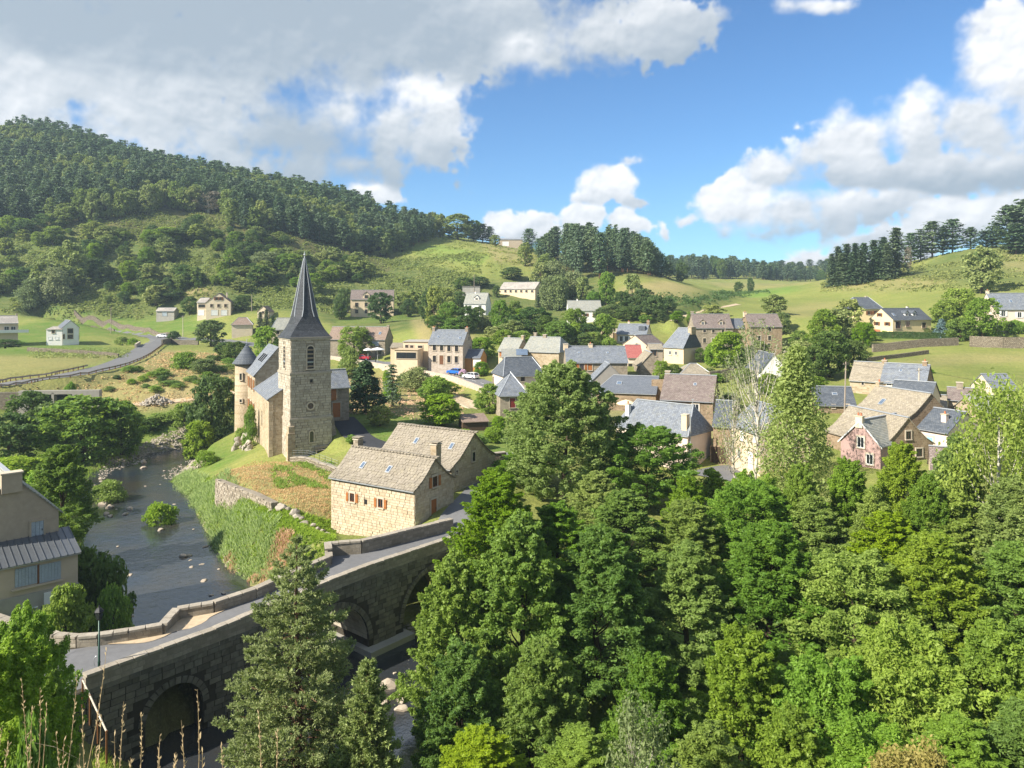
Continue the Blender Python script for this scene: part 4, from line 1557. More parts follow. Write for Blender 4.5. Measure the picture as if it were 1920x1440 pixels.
# vault stones under the crowns: courses running through the arch
mb = MB()
for (c, r_, zs) in ARCH[1:]:
    n_ = int(math.pi * r_ / .36)
    for k in range(n_):
        a0 = math.pi * (k + .5) / n_
        y = .15
        rv = random.Random(k)
        while y < 4.6:
            l = rv.uniform(.5, .95)
            q = Vector((c - (r_ - .01) * math.cos(a0), y + l / 2, zs + (r_ - .01) * math.sin(a0)))
            mb.box(q, (.33, l - .03, .05), M=Matrix.Rotation(a0 - math.pi / 2, 3, 'Y'))
            y += l
o_ = mb.build('vault_stones', M['tower_stone'], bridge)
o_['kind'] = 'stuff'


def parapet(line, zf, th, nm, seed, hgt=.85):
    """low wall along a line of (s, d) with coping stones"""
    body = MB()
    for (p0, p1) in zip(line[:-1], line[1:]):
        a, b_ = Vector(p0), Vector(p1)
        d_ = (b_ - a).normalized()
        n_ = Vector((-d_.y, d_.x)) * th / 2
        za, zb = zf(a.x), zf(b_.x)
        A4 = [(a - n_), (a + n_), (b_ + n_), (b_ - n_)]
        zt = [za, za, zb, zb]
        lo = [(q.x, q.y, z - hgt - .3) for q, z in zip(A4, zt)]
        hi = [(q.x, q.y, z - .12) for q, z in zip(A4, zt)]
        body.add(lo + hi, [(3, 2, 1, 0), (4, 5, 6, 7), (0, 1, 5, 4), (1, 2, 6, 5), (2, 3, 7, 6), (3, 0, 4, 7)])
    po = body.build(nm, M['bridge_stone_far'], bridge)
    rv = random.Random(seed)
    for (p0, p1) in zip(line[:-1], line[1:]):
        a, b_ = Vector(p0), Vector(p1)
        ln = (b_ - a).length
        n_ = max(1, round(ln / .85))
        ang = math.atan2(b_.y - a.y, b_.x - a.x)
        for k in range(n_):
            q = a.lerp(b_, (k + .5) / n_)
            sl = math.atan2(zf(b_.x) - zf(a.x), ln)
            link('coping_stone', block_mesh(M['coping']), po, (q.x, q.y, zf(q.x) - .05 + rv.uniform(-.015, .015)), (0, -sl, ang), (ln / n_ - .02, th + .10 + rv.uniform(-.02, .03), .16))
    return po


M['bridge_stone_far'] = masonry('parapet_stone', [(.24, .21, .16), (.32, .28, .22), (.38, .34, .27)], (.24, .21, .17), bw=.6, bh=.3, stain=.5)
parapet([(-.1, .2), (2.5, .2), (5, .2), (7.5, .2), (10, .2), (13, .2), (16.9, .2), (20.3, .2), (24, .2), (28, .2), (33.5, .2)], btop, .42, 'near_parapet', 1)


def fartop(s):
    return btop(s) - (.12 if s < 19.9 else -.22) - (.05 if s < 6.5 else 0)


far_line = [(-1.1, 15.2), (-.3, 12.0), (.3, 9.4), (.9, 7.4), (1.7, 6.1), (2.6, 5.35), (4.1, 4.55), (5.9, 3.75), (7.6, 5.3), (9.6, 4.1), (12.5, 3.7), (16, 4.0), (19.4, 4.35)]
parapet(far_line, fartop, .45, 'far_parapet', 2)
parapet([(19.4, 4.35), (20.6, 6.2), (22.8, 4.65), (27, 4.1), (32.4, 3.55)], fartop, .45, 'far_parapet', 5, 1.1)
# carriageway over the bridge
mb = MB()
sd = np.arange(-1.8, 33.8, .6)
for a, b_ in zip(sd[:-1], sd[1:]):
    r0 = [(a, .42 + f * (bfar(a) - .65), btop(a) - .85 + .012 + .05 * math.sin(math.pi * f)) for f in (0, .25, .5, .75, 1)]
    r1 = [(b_, .42 + f * (bfar(b_) - .65), btop(b_) - .85 + .012 + .05 * math.sin(math.pi * f)) for f in (0, .25, .5, .75, 1)]
    for k in range(4):
        mb.poly([r0[k], r0[k + 1], r1[k + 1], r1[k]])
mb.build('carriageway', M['asphalt'], bridge)
# sandy verge in the corner of the far parapet
mb = MB()
for a, b_ in zip(np.arange(3.0, 10, .4), np.arange(3.4, 10.4, .4)):
    def vg(s):
        return bfar(s) - .24, bfar(s) - (.75 + .35 * math.sin(s * 1.7) + (1.4 if 6 < s < 9 else 0) * (1 - abs(s - 7.5) / 1.6))
    y0, y1 = vg(a)
    y2, y3 = vg(b_)
    mb.poly([(a, y1, btop(a) - .85 + .068), (b_, y3, btop(b_) - .85 + .068), (b_, y2, btop(b_) - .85 + .05), (a, y0, btop(a) - .85 + .05)])
mb.build('verge', M['gravel'], bridge)

# ================================================================ church
CRZ = math.atan2(.54, .84)
CO = Vector((-30.5, 103.0, 4.0))
church = thing('church', 'stone village church with square bell tower and slate spire', 'church', CO, CRZ)
TW_, TD = 5.6, 5.8
ST = [(-1.0, 6.2, .16), (6.2, 12.55, .07), (12.55, 17.56, 0)]
mb = MB()
for (z0, z1, e) in ST:
    mb.box((TW_ / 2, TD / 2, (z0 + z1) / 2), (TW_ + 2 * e, TD + 2 * e, z1 - z0))
M['mortar'] = plain('dark_mortar', (.25, .215, .165), .95, .1, 0, .25, 4, .4)  # darker than the stones so the joints show
mb.build('tower_wall', M['mortar'], church)


def hit(c, rz, ax, lim, px, py):
    Rm = Matrix.Rotation(-rz, 3, 'Z')
    o_, d_ = Rm @ (CAM - Vector(c)), Rm @ Vector(((px - 960) / FPX, 1, (HOR - py) / FPX))
    return o_ + d_ * ((lim - o_[ax]) / d_[ax])


def th_(x, y):
    q = hit(CO, CRZ, 1, 0, *cp('d', x, y))
    return q.x, q.z


bx, bz1 = th_(530, 618)
_, bz0 = th_(530, 757)
rx_, rz_ = th_(530, 985)
qx, qz = th_(535, 832)
lx, lz1 = th_(535, 1140)
_, lz0 = th_(535, 1207)
holes = [(bx - .62, bx + .62, bz0 - .1, bz1 + .25), (rx_ - .62, rx_ + .62, rz_ - .62, rz_ + .62), (qx - .25, qx + .25, qz - .3, qz + .3), (lx - .45, lx + .45, lz0 - .1, lz1 + .2)]
mas = Masonry(church, M['tower_stone'], 300)
for (z0, z1, e) in ST:
    hh = [(h[0] + e, h[1] + e, h[2], h[3]) for h in holes]
    mas.wall((-e, -e), 0, TW_ + 2 * e, max(z0, 0), z1 - .02, hh, .35, (.5, 1.15), .12, .06, joint=.035, seed=int(z1))
    mas.wall((-e, TD + e), -math.pi / 2, TD + 2 * e, max(z0, 0), z1 - .02, [(TD + e - 3.5, TD + e - 2.3, bz0 - .1, bz1 + .25)], .35, (.5, 1.15), .12, .06, joint=.035, seed=int(z1) + 50)
mas.done()
# string courses
for z, e in ((6.2, .27), (12.55, .2), (17.40, .16)):
    mb = MB()
    mb.box((TW_ / 2, TD / 2, z), (TW_ + 2 * e, TD + 2 * e, .26))
    mb.box((TW_ / 2, TD / 2, z + .19), (TW_ + 2 * e - .12, TD + 2 * e - .12, .12))
    mb.build('string_course', M['dressed_grey'], church)
# clasping buttress foot on the left corner
mb = MB()
mb.box((-.1, -.15, 2.0), (1.0, 1.0, 5.0))
mb.box((-.05, -.1, 4.8), (.8, .8, 1.2))
mb.build('buttress', M['stone_tan'], church)
mb = MB()
mb.extrude([(TW_ + .15, .3, -1), (TW_ + .15, 1.6, -1), (TW_ + .15, 1.6, 9.0), (TW_ + .15, .3, 9.0)], (.01, 0, 0))
mb.extrude([(TW_ + .1, 1.2, -1), (TW_ + 1.5, 1.2, -1), (TW_ + 1.3, 1.2, 3.6), (TW_ + .7, 1.2, 7.0), (TW_ + .1, 1.2, 8.4)], (0, 1.2, 0))
mb.build('buttress', M['stone_grey'], church)


def arched(par, cx, z0, z1, w_, name, louvers=0, pointed=False, face='f', mat='dressed'):
    """arched opening: dark back, dressed ring, louvre boards"""
    r_ = w_ / 2
    n_ = 12
    zs = z1 - (r_ * 1.35 if pointed else r_)
    def arc(rr):
        pts_ = []
        for k in range(n_ + 1):
            a0 = math.pi * k / n_
            hgt = math.sin(a0) * (1.35 if pointed else 1.0)
            pts_.append((-rr * math.cos(a0), zs + rr * hgt))
        return pts_
    inn = [(-r_, z0)] + arc(r_) + [(r_, z0)]
    oo = [(-r_ - .16, z0)] + arc(r_ + .16) + [(r_ + .16, z0)]
    a = MB()
    for k in range(len(inn) - 1):
        (x0, y0), (x1, y1), (u0, v0), (u1, v1) = inn[k], inn[k + 1], oo[k], oo[k + 1]
        a.add([(x0, -.09, y0), (x1, -.09, y1), (u1, -.09, v1), (u0, -.09, v0), (x0, .05, y0), (x1, .05, y1), (u1, .05, v1), (u0, .05, v0)],
              [(0, 1, 2, 3), (0, 4, 5, 1), (3, 2, 6, 7)])
    a.box((0, -.06, z0 - .07), (w_ + .4, .2, .14))
    o_ = a.build(name, M[mat], par)
    b_ = MB()
    b_.poly([(x, -.012, z) for x, z in inn])
    b_.build('pane' if not louvers else 'opening', M['glass'] if not louvers else M['black_metal'], o_)  # louvred type: flat black sheet paints the shade of the belfry interior
    for k in range(louvers):
        z = z0 + (k + .6) * (z1 - z0 - .3) / louvers
        c_ = MB()
        ww = w_ * (.96 if z < zs else .6)
        c_.box((0, -.05, z), (ww, .05, .24), M=Matrix.Rotation(R(32), 3, 'X'))
        c_.build('louvre', M['wood_grey'] if k == 1 else M['wood_pole'], o_)
    if face == 'f':
        o_.location = (cx, -.02, 0)
    else:
        o_.location = (-.02, cx, 0)
        o_.rotation_euler = (0, 0, -math.pi / 2)
    return o_


arched(church, bx, bz0, bz1, .92, 'belfry_window', 5)
arched(church, 2.9, bz0, bz1, .92, 'belfry_window', 5, face='l')
o_ = arched(church, lx, lz0, lz1, .55, 'window')
o_.location.y = -.18
# round window
mb = MB()
for k in range(20):
    a0, a1 = 2 * math.pi * k / 20, 2 * math.pi * (k + 1) / 20
    q = [(rr * math.cos(aa), yy, rr * math.sin(aa)) for rr, yy in ((.42, -.16), (.62, -.16)) for aa in (a0, a1)]
    q2 = [(x, 0.0, z) for x, y, z in q]
    mb.add(q + q2, [(0, 1, 3, 2), (0, 4, 5, 1), (2, 3, 7, 6)])
o_ = mb.build('round_window', M['dressed'], church)
o_.location = (rx_, 0, rz_)
mb = MB()
mb.poly([(.42 * math.cos(2 * math.pi * k / 20), -.09, .42 * math.sin(2 * math.pi * k / 20)) for k in range(20)])
mb.build('pane', M['glass'], o_)
mb = MB()
mb.box((qx, -.03, qz), (.34, .12, .42))
mb.build('hole_shade', M['black_metal'], church)  # solid black block, the shade of the hole put into its colour
# spire: flared square skirt turning into a tall octagon
CX, CY = TW_ / 2, TD / 2
zE = 17.45
def ring(z, hw, oct_):
    """eight points: square with half side hw blended to a regular octagon by oct_"""
    out_ = []
    for k in range(8):
        a0 = math.pi / 4 * k + math.pi / 8
        ro = hw / math.cos(math.pi / 8)
        o8 = Vector((ro * math.cos(a0), ro * math.sin(a0)))
        s4 = Vector((math.copysign(hw, math.cos(a0)), math.copysign(hw, math.sin(a0))))
        s4 = Vector((s4.x * (1 if abs(math.cos(a0)) > abs(math.sin(a0)) else 1), s4.y))
        q = s4.lerp(o8, oct_)
        out_.append((CX + q.x, CY + q.y, z))
    return out_
rs = [ring(zE, 3.08, 0), ring(zE + .35, 2.78, .0), ring(zE + 1.1, 2.28, .04), ring(zE + 2.0, 1.92, .32), ring(zE + 3.0, 1.70, .85), ring(zE + 4.0, 1.52, 1.0), ring(zE + 8, .77, 1), ring(zE + 11.3, .13, 1)]
mb = MB()
vs = [p_ for r_ in rs for p_ in r_]
fs = [(i * 8 + k, i * 8 + (k + 1) % 8, (i + 1) * 8 + (k + 1) % 8, (i + 1) * 8 + k) for i in range(len(rs) - 1) for k in range(8)]
mb.add(vs, fs + [tuple(range(8))[::-1], tuple(56 + k for k in range(8))])
spire = mb.build('spire', M['spire_slate'], church)
mb = MB()
for k in range(8):
    mb.tube([rs[4][k], rs[5][k], rs[6][k], rs[7][k]], [.07, .06, .05, .04], 5)
mb.build('hip_flashing', M['lead'], spire)
mb = MB()
mb.tube([(CX, CY, zE + 11.2), (CX, CY, zE + 12.3)], [.09, .05], 6)
mb.lathe((CX, CY, zE + 11.85), [(.02, -.16), (.14, -.08), (.17, 0), (.14, .08), (.02, .16)], 10)
mb.build('finial', M['lead'], spire)
# nave beside and behind the tower, a little askew to it
NL = 15.1
ne, nsl = 8.85, .65
nr = 4.5 * nsl
NROT = -.119
NP = Vector((-2.03, 3.7, 0))
zc = ne + nsl * 2.0
mb = MB()
mb.extrude([(0, 0, -1.8), (2.0, 0, -1.8), (2.0, 0, zc), (0, 0, ne)], (0, 2.3, 0))
mb.extrude([(0, 2.3, -1.8), (9.0, 2.3, -1.8), (9.0, 2.3, ne), (4.5, 2.3, ne + nr), (0, 2.3, ne)], (0, NL - 2.3, 0))
nv = mb.build('nave_wall', M['stone_tan'], church)
mb = MB()
mb.extrude([(-.3, -.15, ne - .3 * nsl + .02), (2.0, -.15, zc + .02), (2.0, -.15, zc + .15), (-.3, -.15, ne - .3 * nsl + .15)], (0, 2.45, 0))
for s_ in (-1, 1):
    mb.extrude([(4.5 + s_ * 4.8, 2.3, ne - .3 * nsl + .02), (4.5, 2.3, ne + nr + .02), (4.5, 2.3, ne + nr + .15), (4.5 + s_ * 4.8, 2.3, ne - .3 * nsl + .15)], (0, NL - 2.3, 0))
nf = mb.build('nave_roof', M['slate_blue'], church)
for o_ in (nv, nf):
    o_.location = NP
    o_.rotation_euler = (0, 0, NROT)
mas = Masonry(nv, M['house_stone'], 80, 'quoin')
mas.wall((0, 0), 0, .6, -.5, ne - .3, (), .42, (.35, .6), .10, .03, seed=77)
mas.wall((0, .6), -math.pi / 2, .6, -.5, ne - .3, (), .42, (.35, .6), .10, .03, seed=78)
mas.done()
mb = MB()
mb.box((-.01, 7.0, 5.2), (.06, .28, 2.2))
mb.build('slit_window', M['glass'], nv)
# bench at the tower foot
bq = hit(CO, CRZ, 1, -.6, *cp('d', 600, 1262))
bench = thing('bench', 'low wooden bench against the foot of the church tower', 'bench', CO + Matrix.Rotation(CRZ, 3, 'Z') @ Vector((bq.x, -.7, gz(-27, 103) - 4.0)), CRZ)
mb = MB()
mb.box((0, 0, .45), (1.9, .4, .06))
mb.build('seat', M['wood_pole'], bench)
mb = MB()
mb.box((0, .22, .75), (1.9, .05, .3))
mb.build('backrest', M['wood_pole'], bench)
for s_ in (-.8, .8):
    mb = MB()
    mb.box((s_, .02, .21), (.1, .4, .42))
    mb.box((s_, .26, .5), (.08, .06, .8))
    mb.build('leg', M['dressed_grey'], bench)

# presbytery behind the nave with its round turret
pp = CO + Matrix.Rotation(CRZ, 3, 'Z') @ (NP + Matrix.Rotation(NROT, 3, 'Z') @ Vector((3.6, 15.1, 0)))
pres = thing('stone_house', 'tall stone house behind the church with orange shutters and slate roof', 'house', pp, CRZ + NROT)
pl, pe, prs, ph = 10.8, 10.9, 4.2, 3.6
mb = MB()
mb.extrude([(-ph, 0, -2), (ph, 0, -2), (ph, 0, pe), (0, 0, pe + prs), (-ph, 0, pe)], (0, pl, 0))
mb.build('wall', M['stone_tan'], pres)
mb = MB()
for s_ in (-1, 1):
    sl = prs / ph
    mb.extrude([(s_ * (ph + .3), -.15, pe - .3 * sl + .02), (0, -.15, pe + prs + .02), (0, -.15, pe + prs + .15), (s_ * (ph + .3), -.15, pe - .3 * sl + .15)], (0, pl + .3, 0))
pr_ = mb.build('roof', M['slate_blue'], pres)
mb = MB()
mb.box((.9, .5, pe + prs - .2), (1.5, .8, 1.6))
mb.build('chimney', M['stone_grey'], pres)
for k, yy in enumerate((3.2, 5.0, 6.8)):
    mb = MB()
    mb.box((0, 0, .06), (1.5, .5, .1))
    o_ = mb.build('skylight', M['black_metal'], pres)
    o_.location = (-1.75, yy, pe + prs * .514 + .17)
    o_.rotation_euler = (0, -math.atan2(prs, ph), 0)
for yy in (1.6, 5.0, 8.2):
    for zz_, hh in ((pe - 1.8, 1.7), (pe - 5.6, 1.7)):
        add_window(pres, (-ph - .012, yy, zz_), -math.pi / 2, .8, hh, 'open_brown')
tp = Vector((-45.9, 129.2, 0))
tur = thing('round_turret', 'slim round stone turret with conical slate roof', 'turret', (tp.x, tp.y, 3.0))
mb = MB()
mb.lathe((0, 0, 0), [(2.1, -3), (2.0, 2), (1.9, 13.0)], 24)
mb.build('wall', M['stone_tan'], tur, True)
mb = MB()
mb.lathe((0, 0, 0), [(2.4, 12.8), (2.38, 12.9), (1.7, 13.8), (.9, 14.95), (.06, 16.2)], 24)
tr_ = mb.build('roof', M['slate_dark'], tur, True)
mb = MB()
mb.tube([(0, 0, 16.3), (0, 0, 17.1)], [.07, .03], 6)
mb.build('finial', M['lead'], tr_)
for zz_, h_ in ((10.7, 1.1), (6.6, .5)):
    aa = -math.pi / 2 - .15
    add_window(tur, (1.98 * math.cos(aa), 1.98 * math.sin(aa), zz_), aa + math.pi / 2, .42, h_, 'dark')
# annex on the right of the tower
H = House('annex_house', 'low stone annex with slate roof and rust red doors beside the tower', 'house', 'E', cp('d', 640, 868), cp('d', 768, 866), 113.5, 115, 5.0, 2.3, 'stone_grey', 'slate_blue', base=7.4)
H.door('y-', 'd', 672, 915, .9, 1.8, 'wood_orange', 'dressed_grey', 'shutter_door').door('y-', 'd', 690, 1010, 1.2, 2.2, 'wood_orange', 'dressed_grey')

# ================================================================ the two stone houses at the bridge
def slates(H, nm='roof_slate', rows=.30, wid=(.26, .5), limit=300, front_only=True):
    """stone slates laid in rows over the front slope; the largest are parts, the rest one mass"""
    pr = H.prof()
    pts_ = [(-(H.W / 2 + .28), H.he - .28 * (pr[1][1] * H.rise) / (pr[1][0] * H.W / 2))] + [(-H.W / 2 * (1 - f), H.he + h * H.rise) for f, h in pr]
    rv = random.Random(5)
    items = []
    x0, x1 = -H.L / 2 - .16, H.L / 2 + .16
    for (a, b_) in zip(pts_[:-1], pts_[1:]):
        a, b_ = Vector(a), Vector(b_)
        ln = (b_ - a).length
        n_ = max(1, round(ln / rows))
        sl = math.atan2(b_.y - a.y, b_.x - a.x)
        for i in range(n_):
            q = a.lerp(b_, (i + .5) / n_)
            x = x0
            while x < x1 - .05:
                w_ = min(rv.uniform(*wid), x1 - x)
                items.append(((x + w_ / 2, q.x + rv.uniform(-.03, .03), q.y + .135 + rv.uniform(0, .03)), (sl - .10 + rv.uniform(-.05, .05), rv.uniform(-.05, .05), 0), (w_ - .02, ln / n_ * 1.32, rv.uniform(.03, .05))))
                x += w_
    items.sort(key=lambda i_: -i_[2][0])
    me_ = block_mesh(M['lauze_piece'])
    for (l_, r_, s_) in items[:limit]:
        link(nm, me_, H.roof, l_, r_, s_)
    mq = MB()
    from mathutils import Euler
    for (l_, r_, s_) in items[limit:]:
        mq.box(l_, s_, M=Euler(r_).to_matrix())
    o_ = mq.build('small_slates', M['lauze_piece'], H.roof)
    o_['kind'] = 'stuff'
    # ridge stones set as a comb
    k = x0
    while k < x1:
        link('ridge_stone', me_, H.roof, (k + .2, 0, H.he + H.rise + .22), (rv.uniform(-.1, .1), rv.uniform(-.08, .08), 0), (.36, .42, .13))
        k += .42


A_, B_ = cp('e', 295, 640), cp('e', 1045, 765)
H = House('bridge_house', 'square stone cottage at the bridge end with stone slate roof and brown shutters', 'house', 'E', A_, B_, 75.1, 69.5, 6.1, 2.35, 'stone_tan', 'lauze_tan', flare=True, base=3.9, ridge=None, eave_z=9.15)
FH = H
wq = []
for (x, y, w_, h_) in ((485, 828, .62, .85), (740, 880, .62, .85)):
    q, rz = H.on('y-', *cp('e', x, y))
    wq.append((q.x - w_ / 2 - .16 + H.L / 2, q.x + w_ / 2 + .16 + H.L / 2, q.z - h_ / 2 - .1, q.z + h_ / 2 + .18))
    H.win('y-', 'e', x, y, w_, h_, 'open_brown')
q, rz = H.on('y-', *cp('e', 605, 868))
wq.append((q.x - .2 + H.L / 2, q.x + .2 + H.L / 2, q.z - .25, q.z + .25))
mb = MB()
mb.box((q.x, -H.W / 2 - .01, q.z), (.34, .04, .44))
mb.build('vent', M['black_metal'], H.o)  # small wall hole: its inner shade is painted as a black block
mas = Masonry(H.o, M['house_stone'], 300)
mas.wall((-H.L / 2, -H.W / 2), 0, H.L, -1.3, H.he - .12, wq, .27, (.34, .72), .12, .055, joint=.03, seed=21)
gq = []
for (x, y, w_, h_, st) in ((1222, 685, .72, 1.0, 'open_brown'),):
    q, rz = H.on('x+', *cp('e', x, y))
    gq.append((q.y - w_ / 2 - .16 + H.W / 2, q.y + w_ / 2 + .16 + H.W / 2, q.z - h_ / 2 - .1, q.z + h_ / 2 + .18))
    H.win('x+', 'e', x, y, w_, h_, st)
q, rz = H.on('x+', *cp('e', 1212, 925))
gq.append((q.y - .6 + H.W / 2, q.y + .6 + H.W / 2, q.z - 1.0, q.z + 1.05))
H.door('x+', 'e', 1212, 925, .85, 1.75, 'wood_orange', 'dressed')
mas.wall((H.L / 2, -H.W / 2), math.pi / 2, H.W, -1.2, H.he + H.rise, gq, .27, (.34, .72), .11, .035, top=lambda s: H.h_at(min(max(s - H.W / 2, -H.W / 2), H.W / 2)) - .04, seed=22)
mas.done()
slates(H, limit=300)
H.skylight(-.235, .50, .5, .85).skylight(.085, .50, .5, .85)
H.chim(-.46, .35, .62, .8, .85, 'stone_grey', 0).chim(.44, 1.0, .7, .8, 1.2, 'stone_tan', 0)
for sx, hh in ((-.46, .85), (.44, 1.2)):   # slab standing on the chimney
    mb = MB()
    mb.box((sx * H.L, .35 if sx < 0 else 1.0, H.he + H.rise + hh + .26), (1.0, .9, .07), .1)
    for k in (-.25, .25):
        mb.box((sx * H.L + k, .35 if sx < 0 else 1.0, H.he + H.rise + hh + .16), (.12, .5, .16))
    mb.build('chimney_slab', M['lauze_piece'], H.o)
# door step and low wall in front of the gable
H2 = House('stone_barn_house', 'larger stone house behind the cottage with wide stone slate roof', 'house', 'E', (703, 858), (846, 879), 84.4, 78.8, 8.5, 3.05, 'stone_tan', 'lauze_tan', flare=True, base=5.2, ridge=None, eave_z=9.05)
H2.win('x+', 'e', 1572, 462, .5, 1.0, 'dark').win('x+', 'e', 1420, 600, .3, .35, 'dark')
H2.door('x+', 'e', 1500, 810, 1.0, 1.7, 'wood_dark')
mas = Masonry(H2.o, M['house_stone'], 220)
q, rz = H2.on('x+', *cp('e', 1572, 462))
hq = [(q.y - .45 + H2.W / 2, q.y + .45 + H2.W / 2, q.z - .65, q.z + .7)]
q, rz = H2.on('x+', *cp('e', 1500, 810))
hq.append((q.y - .7 + H2.W / 2, q.y + .7 + H2.W / 2, q.z - 1, q.z + 1.05))
mas.wall((H2.L / 2, -H2.W / 2), math.pi / 2, H2.W, -.5, H2.he + H2.rise, hq, .28, (.36, .8), .11, .035, top=lambda s: H2.h_at(min(max(s - H2.W / 2, -H2.W / 2), H2.W / 2)) - .04, seed=25)
mas.done()
slates(H2, limit=300)
H2.skylight(-.14, .62, .5, .85).skylight(.33, .60, .5, .9)

# ================================================================ house at the left end of the bridge
LH = House('river_house', 'grey rendered house with a tall gable at the bridge end', 'house', 'G', (-68, 987), (110, 956), 53.4, 57.5, 9.0, 3.0, 'tan_render', 'slate_pale', base=4.9, eave_z=10.7, gover=.12)
LH.door('x-', 'b', 280, 690, .8, 1.25, 'wood_grey', 'tan_render', 'hatch')
LH.chim(-.49, .1, .7, 1.3, .35, 'tan_render', 0)
LT = House('lean_to_house', 'cream lean-to wing with grey seamed metal roof and plank shutters', 'house', 'E', (-40, 1075), (146, 1036), 51.6, 55.8, 3.3, 1.0, 'beige', 'zinc', shed=True, base=4.6, eave_z=8.03)
M['steel_roof'] = plain('steel_roof', (.13, .14, .15), .38, .5, .35, .12, 1.2, .05)
n_ = int(LT.L / .42)
for k in range(n_):          # roof pans with upstanding seams
    mb = MB()
    wk = (LT.L + .3) / n_
    slp = math.atan2(1.0, 3.3)
    lnn = math.hypot(3.65, 1.0) + .1
    mb.box((0, 0, .015), (wk - .04, lnn, .03))
    mb.box((wk / 2 - .02, 0, .045), (.04, lnn, .09))
    o_ = mb.build('roof_panel', M['steel_roof'], LT.roof)
    o_.location = (-LT.L / 2 - .15 + (k + .5) * wk, -.15, LT.he + .5 + .11)
    o_.rotation_euler = (slp, 0, 0)
for (x, y) in ((200, 1040), (372, 1010)):
    q, rz = LT.on('y-', *cp('b', x, y))
    mb = MB()
    for k in range(7):
        mb.box((-.72 + (k + .5) * 1.44 / 7, -.03, 0), (1.44 / 7 - .012, .05, 1.3))
    o_ = mb.build('plank_shutter', M['wood_grey'], LT.o)
    o_.location = (q.x, q.y, q.z)
q, rz = LT.on('y-', *cp('b', 286, 1025))
mb = MB()
mb.box((q.x, q.y - .03, q.z), (.13, .08, 1.36))
mb.build('shutter_post', M['wood_brown'], LT.o)
mb = MB()
mb.box((q.x, q.y - .08, q.z - .78), (3.3, .22, .12))
mb.build('sill', M['beige'], LT.o)
LT.win('y-', 'b', 217, 1245, .95, .65, 'plain')
mb = MB()
q, rz = LT.on('y-', *cp('b', 330, 1145))
mb.box((0, -LT.W / 2 - .03, q.z - .9), (LT.L + .05, .08, 1.8))
mb.build('plinth', M['concrete'], LT.o)
q, rz = LT.on('y-', *cp('b', 375, 1200))
mb = MB()
mb.box((q.x, q.y - .08, q.z), (.8, .06, .9))
mb.build('white_panel', M['paint_white'], LT.o)

# ================================================================ houses of the valley and the village
def E(name, label, A, B, YA, YB, W, rise, wall, roof, **k):
    return House(name, label, k.pop('cat', 'house'), 'E', cp(*A), cp(*B), YA, YB, W, rise, wall, roof, **k)


def G(name, label, A, B, YA, YB, W, rise, wall, roof, **k):
    return House(name, label, k.pop('cat', 'house'), 'G', cp(*A), cp(*B), YA, YB, W, rise, wall, roof, **k)


# ---- left, on the valley floor
H = E('roadside_house', 'beige two storey house with balcony at the left edge of the valley', ('a', -60, 505), ('a', 135, 505), 228, 232, 9, 2.2, 'beige', 'fibro')
H.wins('y-', 'a', [(50, 545), (100, 545)], 1.3, 1.4, 'white').wins('x+', 'a', [(165, 545)], .9, 1.1, 'white')
q, rz = H.on('y-', *cp('a', 40, 570))
mb = MB()
mb.box((q.x, -H.W / 2 - .6, q.z - .2), (12, 1.2, .15))
mb.box((q.x, -H.W / 2 - 1.15, q.z + .25), (12, .08, .8))
mb.build('balcony', M['paint_white'], H.o)
H.chim(.49, 0, .5, .6, .6, 'cream', 0)
H = G('white_house', 'small white house with dark slate gable roof beside the valley road', ('a', 470, 530), ('a', 592, 540), 236, 239, 8, 2.1, 'white', 'slate_new')
H.win('x-', 'a', 527, 562, 1.5, 1.5, 'dark').win('x-', 'a', 527, 605, 1.5, 1.3, 'dark').win('x-', 'a', 474, 605, .5, 1.4, 'dark').wins('y-', 'a', [(615, 560), (612, 612), (632, 610)], .7, 1.1, 'dark')
H = E('white_annex', 'low white annex with sloping roof joined to the white house', ('a', 347, 557), ('a', 466, 547), 235, 236, 6, .7, 'white', 'fibro', shed=True)
H.win('y-', 'a', 400, 568, .9, .9, 'dark').wins('y-', 'a', [(375, 615), (425, 615)], 1.1, .9, 'shut_white')
H = E('garden_shed', 'grey shed with brownish roof at the foot of the wooded hill', ('a', 1172, 412), ('a', 1306, 412), 285, 285, 4, 1.1, 'concrete', 'fibro', cat='shed')
H.door('y-', 'a', 1235, 432, 1.8, 2.0, 'wood_grey', 'concrete')
H = G('hillside_chalet', 'cream chalet with wide gable and white garage doors under the forest', ('a', 1545, 345), ('a', 1730, 350), 280, 282, 9, 3.4, 'cream', 'tile_brown')
H.wins('x-', 'a', [(1625, 320), (1655, 320)], .9, 1.2, 'open_wood').wins('x-', 'a', [(1587, 372), (1640, 372), (1692, 372)], .95, 1.1, 'brown')
H.door('x-', 'a', 1608, 425, 2.4, 2.1, 'paint_white', 'cream', 'garage_door').door('x-', 'a', 1680, 425, 2.2, 2.1, 'paint_white', 'cream', 'garage_door')
H.chim(0, -2.4, .5, .5, .3, 'cream', 0)
H = E('chalet_wing', 'low wing with brown balcony and garage beside the cream chalet', ('a', 1478, 348), ('a', 1545, 348), 281, 281, 7, 1.6, 'cream', 'fibro')
H.win('y-', 'a', 1515, 375, 2.6, 1.2, 'brown').door('y-', 'a', 1508, 425, 2.4, 2.1, 'paint_white', 'cream', 'garage_door')
H = E('bungalow', 'bungalow with hipped brown tile roof by the road bend', ('a', 1738, 515), ('a', 1893, 515), 255, 257, 8, 2.3, 'cream', 'tile_brown', hip=(2, 2), base=12.5)
H = G('tiny_house', 'tiny cream house with brown gable roof behind the dark conifers', ('d', 205, 408), ('d', 275, 405), 276, 276, 6, 1.9, 'cream', 'tile_brown')
H.win('x-', 'd', 240, 412, .9, .9, 'brown')
